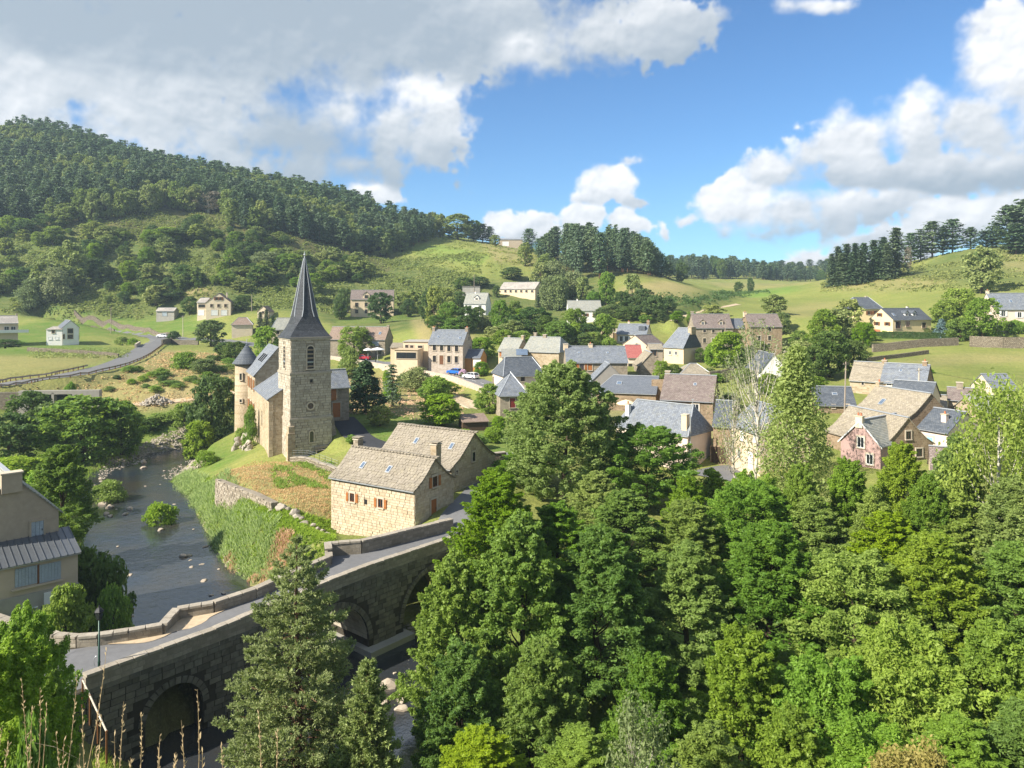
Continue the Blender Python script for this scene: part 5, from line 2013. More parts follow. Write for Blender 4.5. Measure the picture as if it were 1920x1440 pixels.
H = E('pale_slate_house', 'house with pale slate roof half hidden behind the church spire', ('d', 292, 515), ('d', 402, 515), 215, 216, 7, 3.1, 'cream', 'slate_pale', hip=(1.2, 0))
H.win('y-', 'd', 330, 535, .9, 1.0, 'dark')
# ---- centre, below the bracken slope
H = E('inn_building', 'three storey beige building with gabled dormer below the bracken slope', ('g', 305, 325), ('g', 735, 325), 288, 290, 9, 3.5, 'sand', 'lauze_brown')
H.wins('y-', 'g', [(367, 380), (462, 380), (560, 380), (650, 380), (367, 447), (462, 447), (560, 447), (650, 447)], 1.15, 1.5, 'brown')
H.dormer(-.135, .06, 2.6, 1.5, 'lauze_brown', 'sand', 'brown', 1.3, 1.3)
H = E('long_farmhouse', 'long low stone house with brown tiled roof behind the lime tree', ('g', 80, 725), ('g', 650, 725), 214, 212, 8, 3.3, 'stone_grey', 'tile_brown')
H.win('y-', 'g', 545, 768, 2.4, 1.2, 'shut_grey').win('y-', 'g', 600, 850, 1.0, 1.6, 'dark').chim(.49, 0, .6, .8, .5, 'stone_grey', 0).skylight(.38, .45)
H = E('sand_house', 'sand coloured flat roofed house with small windows beside the grey stone house', ('g', 832, 752), ('g', 1082, 752), 187, 186, 6, .15, 'sand', 'concrete', shed=True)
H.wins('y-', 'g', [(868, 808), (918, 812)], .8, 1.3, 'brown').win('y-', 'g', 1003, 818, 1.2, 1.4, 'dark').win('y-', 'g', 1003, 890, 1.2, .8, 'dark')
H = E('glazed_extension', 'low sand coloured extension with wide glazed doors', ('g', 745, 832), ('g', 975, 836), 182, 181, 4.5, .1, 'sand', 'gravel', shed=True)
H.win('y-', 'g', 875, 888, 5.0, 1.5, 'dark')
H = E('ochre_annex', 'small ochre roofed annex next to the flat roofed house', ('g', 705, 808), ('g', 822, 812), 187, 187, 4.0, .9, 'sand', 'lauze_tan', shed=True)
H = E('grey_stone_house', 'tall stone house with rows of four windows and slate roof by the road', ('g', 1085, 770), ('g', 1428, 775), 183, 181, 8, 3.2, 'stone_pink', 'slate_blue')
H.wins('y-', 'g', [(1145, 806), (1217, 810), (1290, 815), (1366, 819)], .85, 1.5, 'dark').wins('y-', 'g', [(1145, 921), (1290, 925), (1364, 928)], .85, 1.6, 'dark')
H.door('y-', 'g', 1215, 932, 1.0, 2.2, 'wood_brown').wins('x+', 'g', [(1487, 720), (1500, 812)], .6, .9, 'dark').chim(-.49, 0, .7, 1.2, .55, 'stone_grey', 2).chim(.49, 0, .7, 1.2, .55, 'stone_grey', 2).skylight(-.28, .45, .6, .8).skylight(.36, .4, .6, .8)
H = E('timber_garage', 'orange timber garage with slate roof beside the tall stone house', ('g', 1432, 905), ('g', 1602, 912), 183, 182, 6, 1.7, 'orange_wood', 'slate_new', cat='garage')
H.door('y-', 'g', 1570, 965, 2.0, 2.0, 'paint_white', 'orange_wood', 'garage_door')
H = E('pale_house', 'white house with very pale roof and dormer among the trees', ('g', 1440, 365), ('g', 1655, 372), 288, 286, 8, 4.0, 'white', 'slate_pale')
H.dormer(.05, .3, 1.9, 1.1, 'slate_blue', 'white', 'white', 1.0, .9).win('y-', 'g', 1600, 405, 1.3, 1.5, 'plain').win('y-', 'g', 1500, 400, 1.3, 1.0, 'plain').chim(-.1, 0, .5, .5, .6, 'white', 0)
H = E('utility_block', 'small grey flat block above the pale roofed house', ('g', 1425, 200), ('g', 1598, 198), 318, 318, 5, .12, 'concrete', 'fibro', shed=True, cat='building')
H = E('school_building', 'long sand coloured building with six small square windows on the slope', ('h', 410, 222), ('h', 765, 220), 325, 318, 9, 2.8, 'sand', 'fibro', cat='building')
H.wins('y-', 'h', [(468, 245), (520, 245), (573, 245), (626, 245), (678, 245), (735, 245)], .95, .95, 'dark')
H = E('villa', 'white villa with pale grey roof and brown shutters above the cemetery', ('h', 1097, 437), ('h', 1428, 438), 270, 270, 9, 3.5, 'white', 'slate_pale')
H.wins('y-', 'h', [(1195, 480), (1270, 482)], 1.0, 1.1, 'open_wood').win('y-', 'h', 1363, 486, .8, 1.5, 'open_wood').chim(-.2, 0, .5, .5, .6, 'white', 0)
H = E('hill_barn', 'low tan barn standing alone on the hilltop', ('p', 935, 449), ('p', 980, 449), 470, 470, 12, 1.3, 'tan_render', 'zinc', cat='barn')
H.door('y-', 'p', 948, 457, 4.2, 2.8, 'paint_white', 'tan_render', 'barn_door')
# ---- village core
H = E('lichen_house', 'small house with pale lichened roof and shuttered window', ('h', 398, 835), ('h', 585, 845), 176, 174, 7, 2.7, 'sand', 'slate_pale')
H.win('y-', 'h', 428, 872, 1.0, 1.3, 'shut_brown').chim(-.3, .6, .6, .7, .5, 'stone_grey', 0).chim(.49, 0, .6, .8, .7, 'stone_tan', 0)
H = E('solar_shed', 'low shed with a dark solar panel on its pale roof', ('h', 432, 905), ('h', 622, 903), 168, 168, 4, 1.5, 'sand', 'slate_pale', shed=True, cat='shed')
mb = MB()
mb.box((2.4, 0, H.he + .75 + .22), (2.6, 3.2, .08), M=Matrix.Rotation(math.atan2(1.5, 4), 3, 'X'))
mb.build('solar_panel', M['skyglass'], H.o)
H = E('pale_roof_house', 'long stone house with broad pale roof and two chimneys', ('h', 642, 845), ('h', 1002, 852), 172, 168, 9, 3.0, 'stone_tan', 'slate_pale', hip=(0, 1.5))
H.chim(-.4, .6, .7, .7, .9, 'stone_grey', 0).chim(-.1, 0, .8, .8, .6, 'stone_grey', 0)
H = E('row_house', 'long house with dark slate roof, brown shutters and tall chimneys', ('h', 1080, 955), ('h', 1688, 957), 152, 152, 9, 2.9, 'stone_grey', 'slate_blue')
H.wins('y-', 'h', [(1148, 1003), (1232, 1003)], .9, 1.3, 'open_brown').win('y-', 'h', 1313, 1003, .9, 1.3, 'shut_brown').chim(-.49, 0, .9, 1.4, .5, 'sand', 0).chim(-.07, 0, .8, 1.0, .5, 'sand', 1).skylight(-.28, .55, .5, .6).skylight(.2, .55, .5, .6)
H = E('blush_house', 'pale pink gabled house with dark mansard slate roof beside the road', ('h', 455, 1088), ('h', 862, 1086), 145, 147.5, 8, 3.2, 'pinkish', 'slate_dark', hip=(1.4, 1.4))
H.win('x-', 'h', 345, 1135, .7, 1.5, 'dark').wins('y-', 'h', [(520, 1120), (640, 1120)], .8, 1.0, 'dark')
H = E('red_shutter_house', 'narrow stone house with oxblood shutters and hipped slate roof', ('h', 415, 1283), ('h', 690, 1281), 127, 128, 8, 3.4, 'stone_grey', 'slate_blue', hip=(2.8, 2.2))
H.win('y-', 'h', 538, 1362, .95, 1.6, 'shut_red').win('y-', 'm', 305, 770, .9, 1.7, 'red').win('y-', 'h', 650, 1362, .9, 1.6, 'shut_red')
H = G('hipped_gable_house', 'grey rendered gable with clipped slate roof behind the big alder', ('j', 150, 300), ('j', 510, 300), 140, 140, 6, 3.3, 'grey_render', 'slate_blue')
H = E('new_slate_house', 'brown stone house with smooth new slate roof and one skylight', ('j', 200, 402), ('j', 798, 408), 129, 126, 8, 2.4, 'stone_brown', 'slate_new', hip=(2.4, 0))
H.skylight(-.135, .5, .9, .9)
H = E('purple_slate_house', 'brown stone house with mottled purplish slate roof', ('j', 848, 463), ('j', 1368, 495), 121, 118, 9, 3.5, 'stone_brown', 'lauze_brown')
H.win('x+', 'j', 1412, 480, 1.4, 1.0, 'white').chim(-.46, .3, .8, .9, .5, 'stone_grey', 0).win('y-', 'j', 1195, 560, 1.1, 1.3, 'white').skylight(.12, .6, .5, .6)
H = E('cream_slate_house', 'cream rendered house with blue grey slate roof and tall corner chimney', ('j', 400, 725), ('j', 1115, 828), 111.3, 103, 6.6, 3.5, 'pinkish', 'slate_blue', hip=(1.5, 1.0), base=2.4)
H.wins('y-', 'j', [(745, 825), (945, 868), (560, 800)], 1.0, 1.5, 'white').win('y-', 'j', 945, 1010, 1.0, 1.5, 'white').chim(.44, -2.6, .8, .8, -.9, 'sand', 0).chim(-.40, -1.9, .6, .6, -.5, 'white', 1)
mb = MB()
mb.tube([(H.L / 2 + .15, -H.W / 2 + .5, 0), (H.L / 2 + .15, -H.W / 2 + .5, H.he + 2.6)], .09, 8)
mb.build('flue_pipe', M['zinc'], H.o)
mb = MB()
mb.tube([(H.ridge[1] - .1, 0, H.he + H.rise), (H.ridge[1] - .1, 0, H.he + H.rise + 1.0)], .05, 6)
mb.box((H.ridge[1] - .1, 0, H.he + H.rise + .95), (.3, .1, .1))
mb.build('finial', M['zinc'], H.o)
H = E('link_house', 'brown stone barn with dark garage door between the cream houses', ('j', 1372, 748), ('j', 1552, 722), 106, 105, 7, 3.0, 'stone_brown', 'slate_dark', base=3.6)
H.door('y-', 'j', 1428, 1030, 2.1, 2.3, 'wood_dark', 'stone_brown', 'garage_door')
H = E('sandstone_house', 'sunlit sand coloured house with white shutters behind the bare birch', ('j', 1556, 728), ('j', 1838, 800), 104, 96, 7, 3.0, 'sand', 'slate_blue', base=3.8)
H.wins('y-', 'j', [(1662, 835), (1790, 850)], .9, 1.3, 'shut_white').wins('y-', 'j', [(1635, 1010)], .8, 1.2, 'white').door('y-', 'j', 1748, 1085, 1.5, 2.3, 'paint_white', 'sand', 'garage_door')
H = G('white_gable_house', 'steep white gable showing between the birches', ('k', 110, 247), ('k', 335, 247), 148, 148, 9, 3.4, 'white', 'slate_dark')
H.win('x-', 'k', 215, 310, 1.6, 1.4, 'dark')
H = E('low_slate_barn', 'low barn with dark slate roof and tiny windows behind the pole', ('k', 560, 518), ('k', 892, 518), 121, 120, 6, 2.5, 'stone_brown', 'slate_dark', cat='barn')
H.wins('y-', 'k', [(710, 533), (827, 530)], .45, .45, 'dark').skylight(.05, .55, .8, .6)
H = E('tan_farmhouse', 'farmhouse half with tan stone slate roof by the field', ('k', 845, 312), ('k', 1093, 327), 135.8, 132.6, 6.5, 3.0, 'stone_tan', 'lauze_tan')
H.win('y-', 'k', 950, 345, .4, .5, 'dark').chim(.49, .2, .8, .8, .5, 'stone_brown', 1)
H = E('slate_farmhouse', 'farmhouse half with pale blue slate roof and brown stone gable by the field', ('k', 1097, 326), ('k', 1465, 352), 132.5, 128, 6.5, 3.0, 'stone_brown', 'slate_blue')
H.chim(.40, .1, .7, .8, .6, 'stone_brown', 1).win('x+', 'k', 1572, 305, .4, .5, 'dark').win('y-', 'k', 1165, 350, .8, .6, 'white').skylight(-.1, .6, .5, .6)
H = E('dark_lean_roof', 'dark slate roofed outhouse with white roof vent behind the tan barns', ('k', 1175, 440), ('k', 1505, 475), 117.5, 113.5, 5, 2.2, 'cream', 'slate_dark')
H = E('upper_tan_house', 'stone house with tan stone slate roof and white framed skylight', ('k', 890, 545), ('k', 1320, 628), 113.6, 104, 8, 3.2, 'stone_brown', 'lauze_tan', flare=True)
H.skylight(-.16, .45, .8, 1.2).chim(-.47, .2, .7, .8, .6, 'stone_tan', 1)
H = G('lower_tan_barn', 'big stone gable barn with tan roof next to the pink house', ('k', 1110, 838), ('k', 1525, 850), 93.5, 95.2, 11, 3.3, 'stone_brown', 'lauze_tan', flare=True, base=4.5)
H.win('x-', 'k', 1322, 768, .75, 1.0, 'dark').win('x-', 'k', 1410, 910, .9, 1.0, 'dark')
H = E('blue_shutter_house', 'cream stone house with slate roof and one light blue shutter', ('k', 1402, 705), ('k', 1650, 747), 101.9, 98, 7, 2.4, 'pinkish', 'slate_dark', base=5.2)
H.win('y-', 'k', 1502, 812, .95, 1.0, 'shut_blue').chim(.14, -1.9, .7, .6, -.35, 'pinkish', 1).wins('x+', 'k', [(1705, 832), (1768, 822)], .6, 1.0, 'open_white')
H = G('pink_house', 'dusty pink gabled house with white framed window', ('k', 770, 803), ('k', 1095, 850), 96.1, 92, 9, 2.7, 'pink', 'slate_pale', base=4.0, gover=.2)
H.win('x-', 'k', 935, 825, .9, 1.35, 'white').win('x-', 'k', 1008, 965, .9, 1.3, 'white').chim(-.49, .1, .55, .9, .55, 'cream', 2)
mb = MB()
for s_ in (-1, 1):
    mb.extrude([(-H.L / 2 - .24, s_ * (H.W / 2 + .3), H.he - .42), (-H.L / 2 - .24, 0, H.he + H.rise - .10), (-H.L / 2 - .24, 0, H.he + H.rise + .08), (-H.L / 2 - .24, s_ * (H.W / 2 + .3), H.he - .24)], (.04, 0, 0))
mb.build('barge_board', M['paint_white'], H.roof)
H = E('small_tan_roof', 'small outbuilding with tan roof behind the blue shutter house', ('k', 1500, 560), ('k', 1640, 562), 118, 117, 5, 2.0, 'stone_tan', 'lauze_tan', cat='outbuilding')
H = E('woodland_shed', 'small brown roofed shed at the edge of the trees', ('k', 1512, 1055), ('k', 1710, 1058), 84, 83, 4, 2.2, 'sand', 'lauze_brown', cat='shed')
H = E('chimney_cottage', 'low cottage with stout stone chimney below the field', ('p', 1778, 748), ('p', 1835, 752), 120, 118, 5, 1.6, 'stone_tan', 'lauze_brown')
H.chim(-.1, 0, .9, .9, .9, 'stone_grey', 0)
H = E('far_slate_cottage', 'slate roofed cottage behind the drooping birch', ('p', 1862, 730), ('p', 1908, 730), 125, 125, 6, 2.2, 'cream', 'slate_blue')
H.win('y-', 'p', 1885, 742, .8, 1.0, 'white')
H = E('birch_cottage', 'grey roofed cottage glimpsed through the drooping birch', ('p', 1835, 775), ('p', 1885, 770), 112, 112, 6, 2.0, 'stone_tan', 'slate_pale')
H = E('manor_house', 'tall stone manor with brown roof and two dormers', ('i', 975, 398), ('i', 1357, 400), 224, 224, 9, 4.0, 'stone_grey', 'lauze_brown', flare=True)
H.dormer(-.26, .3, 1.5, 1.0, 'lauze_brown', 'stone_tan', 'white', .8, .9).dormer(.22, .3, 1.5, 1.0, 'lauze_brown', 'stone_tan', 'white', .8, .9)
H.wins('y-', 'i', [(1072, 430), (1160, 432), (1256, 432)], .85, .9, 'dark').win('y-', 'i', 1158, 525, .9, 1.5, 'white').win('y-', 'i', 1072, 525, .9, 1.4, 'dark').chim(-.46, .5, .8, .9, .8, 'stone_grey', 0)
H = E('connecting_house', 'lower house with blue slate roof linking the two tall stone houses', ('i', 1350, 398), ('i', 1520, 398), 226, 226, 7, 2.6, 'stone_tan', 'slate_new')
H = E('brown_manor', 'tall brown stone house with brown roof at the end of the terrace', ('i', 1522, 382), ('i', 1848, 384), 222, 222, 9, 3.5, 'stone_brown', 'lauze_brown')
H.wins('y-', 'i', [(1725, 410), (1722, 500), (1715, 575), (1620, 500)], .9, 1.3, 'dark').chim(-.49, .2, .9, 1.0, .6, 'sand', 1)
H = E('flared_slate_house', 'pale house with flared slate roof and massive end chimney', ('i', 665, 585), ('i', 862, 590), 190, 186, 8.2, 4.6, 'sand', 'slate_blue', hip=(1.8, 0))
H.wins('y-', 'i', [(728, 648), (788, 652)], .75, .95, 'white').wins('x+', 'i', [(1042, 570)], .8, .9, 'brown').chim(.49, 0, 1.0, 2.2, .3, 'stone_tan', 0)
H.door('x+', 'i', 1145, 645, 1.0, 1.9, 'wood_dark')
H = E('cemetery_house', 'cream house with blue slate roof beside the cemetery', ('i', 193, 458), ('i', 490, 462), 216, 213, 8, 2.7, 'cream', 'slate_blue')
H.wins('y-', 'i', [(240, 507), (292, 507), (400, 512)], .9, 1.5, 'open_white').chim(.48, .2, .8, 1.1, .9, 'stone_brown', 2).chim(-.2, .9, .6, .7, .6, 'cream', 1)
mb = MB()
mb.extrude([(1.9, -2.9, H.he + .9), (3.7, -2.9, H.he + .9), (3.7, -2.9, H.he + 2.2), (1.9, -2.9, H.he + 2.2)], (0, 2.6, 0))
mb.build('dormer', M['slate_dark'], H.o)
H = E('brown_cottage', 'sand walled cottage with brown stone slate roof behind the red roof', ('i', 500, 572), ('i', 668, 572), 194, 199, 8, 2.5, 'sand', 'lauze_brown')
H.win('x-', 'i', 395, 570, .7, .8, 'dark')
H = E('red_roof_house', 'small house with the only red tiled roof in the village', ('i', 302, 695), ('i', 452, 692), 184, 184, 7, 2.8, 'pinkish', 'tile_red')
H.win('y-', 'i', 330, 785, 1.0, 1.4, 'dark')
H = G('terrace_barn', 'grey stone gable barn with long tan roof slope beside the round bushes', ('i', 428, 775), ('i', 652, 772), 158, 158, 8, 2.6, 'stone_grey', 'lauze_tan', cat='barn')
H = E('timber_loft', 'brown timber loft standing up behind the grey gable barn', ('i', 525, 610), ('i', 655, 612), 168, 168, 4, 1.0, 'tan_render', 'lauze_tan')
H.win('y-', 'i', 552, 645, 1.4, 1.6, 'brown')
H = E('hip_pavilion', 'low pavilion with hipped tan roof in the garden', ('i', 825, 872), ('i', 1148, 872), 150, 150, 6, 2.0, 'stone_brown', 'lauze_tan', hip=(2.8, 2.4), base=6.5)
# ---- on the right hand slope
H = E('yellow_chalet', 'yellow chalet with dark slate roof, brown shutters and clipped hedge', ('l', 848, 855), ('l', 1160, 880), 207, 212, 8, 3.0, 'yellow', 'slate_dark')
H.wins('x-', 'l', [(740, 830)], .9, .95, 'open_wood').wins('x-', 'l', [(718, 902), (803, 904)], 1.0, 1.0, 'open_wood').win('y-', 'l', 888, 912, 1.9, 1.9, 'brown').wins('y-', 'l', [(968, 905), (1100, 915)], 1.4, 1.5, 'brown')
H.dormer(-.05, .3, 1.4, .9, 'slate_dark', 'white', 'plain', 1.0, .8).dormer(.15, .3, 1.4, .9, 'slate_dark', 'white', 'plain', 1.0, .8).skylight(-.36, .4).chim(.2, .2, .5, .5, .5, 'white', 0)
H.door('x-', 'l', 722, 978, 2.2, 2.0, 'terracotta', 'yellow', 'garage_door')
H = E('upper_villa', 'yellow villa with hipped slate roof behind the chalet', ('l', 525, 775), ('l', 762, 778), 238, 239, 8, 3.4, 'yellow', 'slate_dark', hip=(2.2, 2.2))
H.wins('y-', 'l', [(652, 815), (705, 812)], 1.0, 1.2, 'open_wood').chim(.2, .3, .6, .6, .4, 'cream', 0)
H = E('blush_villa', 'pale pink villa with grey slate roof at the right edge', ('l', 1680, 778), ('l', 2010, 785), 198, 197, 8, 4.1, 'pinkish', 'slate_blue')
H.wins('y-', 'l', [(1750, 820), (1883, 830)], 1.0, 1.5, 'open_white').wins('y-', 'l', [(1725, 912), (1762, 912), (1883, 915)], .9, 1.5, 'dark').chim(-.47, .2, .6, .8, .7, 'cream', 1).skylight(-.3, .45).skylight(0, .45)
H = E('villa_terrace', 'flat roofed terrace wing of the pale pink villa', ('l', 1562, 835), ('l', 1678, 838), 200, 199, 5, .1, 'pinkish', 'concrete', shed=True)
H.win('y-', 'l', 1612, 900, 1.3, 1.1, 'dark').chim(-.3, 0, .6, .6, 1.0, 'cream', 0)

# ================================================================ vegetation
def unit(v_):
    return v_ / np.maximum(np.linalg.norm(v_, axis=-1, keepdims=True), 1e-9)


def leaf_quads(c, n, size, r_, asp=.62, hang=0.0, tri=False):
    """one rhombic leaf per centre"""
    N = len(c)
    n = unit(n)
    a = r_.normal(size=(N, 3))
    a[:, 2] -= hang
    t1 = unit(a - (a * n).sum(1, keepdims=True) * n)
    t2 = np.cross(n, t1)
    s = np.asarray(size).reshape(-1, 1) * np.ones((N, 1))
    if tri:
        return np.stack([c - t1 * s - t2 * s * asp * .75, c - t1 * s * .2 + t2 * s * asp * 1.25, c + t1 * s * 1.25 - t2 * s * asp * .3], 1)
    fold = n * s * .18
    return np.stack([c - t1 * s, c - t2 * s * asp + fold, c + t1 * s, c + t2 * s * asp + fold], 1)


SHAPES = {
    'oval': lambda t: np.sin(np.pi * np.clip(.10 + .84 * t, 0, 1)) ** .65,
    'alder': lambda t: np.clip(1.02 - t, 0, 1) ** .78 * np.clip(.6 + t * 2.0, 0, 1),
    'round': lambda t: np.sqrt(np.clip(1 - (2 * t - 1) ** 2, 0, 1)) ** .9,
    'cone': lambda t: np.clip(1.05 - t, .03, 1) ** .8 * np.clip(t * 6 + .45, 0, 1),
    'tall': lambda t: np.sin(np.pi * np.clip(.16 + .80 * t, 0, 1)) ** .8 * (1.1 - .35 * t),
    'bush': lambda t: np.sqrt(np.clip(1 - (t * .98) ** 2.2, 0, 1)),
    'column': lambda t: np.clip(np.sin(np.pi * np.clip(.22 + .74 * t, 0, 1)), 0, 1) ** .5,
}


def crown_pts(seed, h, w, base, shape, ncl, nleaf, crad, leaf, squash=.78, hang=0.0, inner=.45, droop=0.0, plume=0.0, tri=False):
    r_ = np.random.RandomState(seed)
    t_ = r_.rand(ncl) ** .85
    f = SHAPES[shape](t_)
    ang = r_.rand(ncl) * 2 * np.pi
    lob = 1 + .16 * np.sin(ang * 3 + seed) + .12 * np.sin(ang * 5 + t_ * 7 + seed * 2)
    rad = f * (w / 2 - crad * .55) * lob * (inner + (1 - inner) * r_.rand(ncl) ** .5)
    cc = np.stack([rad * np.cos(ang), rad * np.sin(ang), base + t_ * (h - base - crad * .6)], 1)
    cr = crad * (.65 + .7 * r_.rand(ncl)) * (.72 + .4 * f)
    k = r_.randint(0, ncl, nleaf)
    d = unit(r_.normal(size=(nleaf, 3)) + np.array([0, 0, .35]))
    rr = cr[k] * (.45 + .65 * r_.rand(nleaf) ** .6)
    if plume:
        out = np.stack([np.cos(ang), np.sin(ang), np.zeros(ncl)], 1)
        pd = unit(out * (.35 + .75 * (1 - t_))[:, None] + np.array([0, 0, .75]) + r_.normal(size=(ncl, 3)) * .28)
        uu = r_.rand(nleaf) ** .8
        rr = rr * (1.05 - .85 * uu)
        p_ = cc[k] + d * rr[:, None] * np.array([1, 1, squash]) + pd[k] * (uu * plume * cr[k])[:, None]
    else:
        p_ = cc[k] + d * rr[:, None] * np.array([1, 1, squash])
    if droop:
        p_[:, 2] -= droop * r_.rand(nleaf) ** 1.5 * cr[k]
    n = d * .75 + r_.normal(size=(nleaf, 3)) * .8 + np.array([0, 0, .3])
    q = leaf_quads(p_, n, leaf * (.55 + .9 * r_.rand(nleaf)), r_, hang=hang, tri=tri)
    return q, cc


def quads_mesh(name, q, mat):
    N = len(q)
    k = q.shape[1]
    return np_mesh(name, q.reshape(-1, 3), np.arange(N * k).reshape(N, k), mat)


def trunk_mesh(seed, h, r0, cc, mat, nb=14, top=.8, thin=1.0, n=7, lean=.03):
    r_ = random.Random(seed)
    mbq = MB()
    pts_ = [(0, 0, -.6)]
    x = y = 0
    for i in range(1, 7):
        x += r_.uniform(-lean, lean) * h * .4
        y += r_.uniform(-lean, lean) * h * .4
        pts_.append((x, y, h * top * i / 6))
    mbq.tube(pts_, [r0 * (1.25 - i * .19) for i in range(7)], n, cap=False)
    sel = [cc[i] for i in r_.sample(range(len(cc)), min(nb, len(cc)))]
    for q in sel:
        q = Vector(q)
        z0 = max(h * .12, min(h * top * .95, q.z * r_.uniform(.5, .75)))
        i = min(5, int(z0 / (h * top) * 6))
        a = Vector(pts_[i]).lerp(Vector(pts_[i + 1]), max(0, min(1, z0 / (h * top) * 6 - i)))
        m1 = a.lerp(q, .5) + Vector((0, 0, -.04 * h))
        rr = r0 * .42 * (1 - z0 / h * .6) * thin
        mbq.tube([a, m1, q], [rr, rr * .6, rr * .2], 5, cap=False)
    return mbq.mesh('trunk', mat, True)


PROTO = {}


def proto(kind, var, h, w, leafmat, barkmat, base=None, shape='oval', ncl=110, nleaf=16000, crad=1.0, leaf=.16, r0=.22, nb=14, **kw):
    for v_ in range(var):
        sd = hash_s(kind) + v_ * 13
        q, cc = crown_pts(sd, h, w, (h * .14 if base is None else base), shape, ncl, nleaf, crad, leaf, **kw)
        PROTO.setdefault(kind, []).append(dict(h=h, w=w, crown=quads_mesh('crown', q, M[leafmat]), trunk=trunk_mesh(sd, h, r0, cc, M[barkmat], nb)))


def hash_s(s):
    return sum(ord(c) * (i + 3) for i, c in enumerate(s)) % 5000


# near woodland (seen from 25 to 90 m)
proto('alder', 3, 14, 7.8, 'leaf_alder', 'bark', base=.8, shape='alder', ncl=380, nleaf=88000, crad=.62, leaf=.10, inner=.4, plume=2.3, tri=True)
proto('willow', 2, 14, 8, 'leaf_olive', 'bark', base=.8, shape='alder', ncl=340, nleaf=80000, crad=.66, leaf=.105, hang=.4, inner=.4, plume=2.0, tri=True)
proto('ash', 2, 14, 8, 'leaf_bright', 'bark', base=1.0, shape='oval', ncl=280, nleaf=80000, crad=.74, leaf=.105, inner=.4, plume=1.9, tri=True)
proto('big_willow', 1, 18, 12, 'leaf_olive', 'bark', base=.5, shape='tall', ncl=520, nleaf=120000, crad=.85, leaf=.13, inner=.4, plume=1.8, tri=True)
proto('birch', 1, 14, 6.0, 'leaf_birch', 'bark_birch', base=1.6, shape='alder', ncl=170, nleaf=17000, crad=.7, leaf=.10, hang=1.5, droop=2.2, squash=1.0, r0=.15, nb=30, inner=.2)
proto('thin_birch', 1, 16, 7.0, 'leaf_pale', 'bark_birch', base=4, shape='oval', ncl=70, nleaf=2600, crad=.8, leaf=.10, hang=1.2, droop=1.5, r0=.16, nb=60, inner=.2)
proto('weeping_birch', 1, 13, 9, 'leaf_birch', 'bark_birch', base=1.5, shape='oval', ncl=120, nleaf=15000, crad=.9, leaf=.12, hang=1.8, droop=2.6, squash=1.0, r0=.2, nb=40, inner=.3)
# middle distance (90 to 300 m)
proto('tree_alder', 3, 9, 7.5, 'leaf_alder', 'bark', base=.5, ncl=130, nleaf=10000, crad=1.0, leaf=.20, plume=.5)
proto('tree_dark', 3, 9, 7.5, 'leaf_dark', 'bark', base=.6, ncl=100, nleaf=7500, crad=1.0, leaf=.21, shape='round', plume=.5)
proto('tree_bright', 2, 7, 6.5, 'leaf_bright', 'bark', base=.4, ncl=110, nleaf=9500, crad=.95, leaf=.195, shape='round', plume=.4)
proto('tree_pale', 2, 10, 6.5, 'leaf_pale', 'bark', base=.8, ncl=90, nleaf=6000, crad=1.0, leaf=.22, hang=.8, droop=1.2)
proto('tree_hill', 3, 10, 6.5, 'leaf_hill', 'bark', base=.7, ncl=80, nleaf=3000, crad=1.05, leaf=.32, plume=.7)
proto('bush', 2, 3, 4, 'leaf_bright', 'bark', base=.2, shape='bush', ncl=40, nleaf=3400, crad=.6, leaf=.13, r0=.08)
proto('bush_dark', 2, 3, 4, 'leaf_dark', 'bark', base=.2, shape='bush', ncl=40, nleaf=2600, crad=.6, leaf=.15, r0=.08)
proto('bush_olive', 2, 3, 4, 'leaf_olive', 'bark', base=.2, shape='bush', ncl=40, nleaf=3000, crad=.6, leaf=.14, r0=.08, hang=.8)
proto('thuja', 1, 9, 5.2, 'needle_thuja', 'bark', base=.4, shape='cone', ncl=150, nleaf=9000, crad=.62, leaf=.17, r0=.2, inner=.75, hang=.6)
proto('column_tree', 1, 5, 2.4, 'leaf_alder', 'bark', base=.6, shape='column', ncl=50, nleaf=2600, crad=.5, leaf=.16, r0=.1)
proto('blue_spruce', 1, 4, 3.4, 'needle_blue', 'bark_pine', base=.1, shape='cone', ncl=80, nleaf=3000, crad=.42, leaf=.14, r0=.1, inner=.7)
proto('grey_tree', 1, 11, 8, 'leaf_grey', 'bark_birch', ncl=60, nleaf=1500, crad=1.0, leaf=.25, r0=.25, nb=50)
proto('yellow_tree', 1, 8, 7, 'leaf_yellow', 'bark', ncl=90, nleaf=9000, crad=.9, leaf=.14)
proto('lichen_tree', 1, 7, 5, 'leaf_pale', 'bark_birch', ncl=60, nleaf=3200, crad=.6, leaf=.10, r0=.12, nb=60, inner=.3)


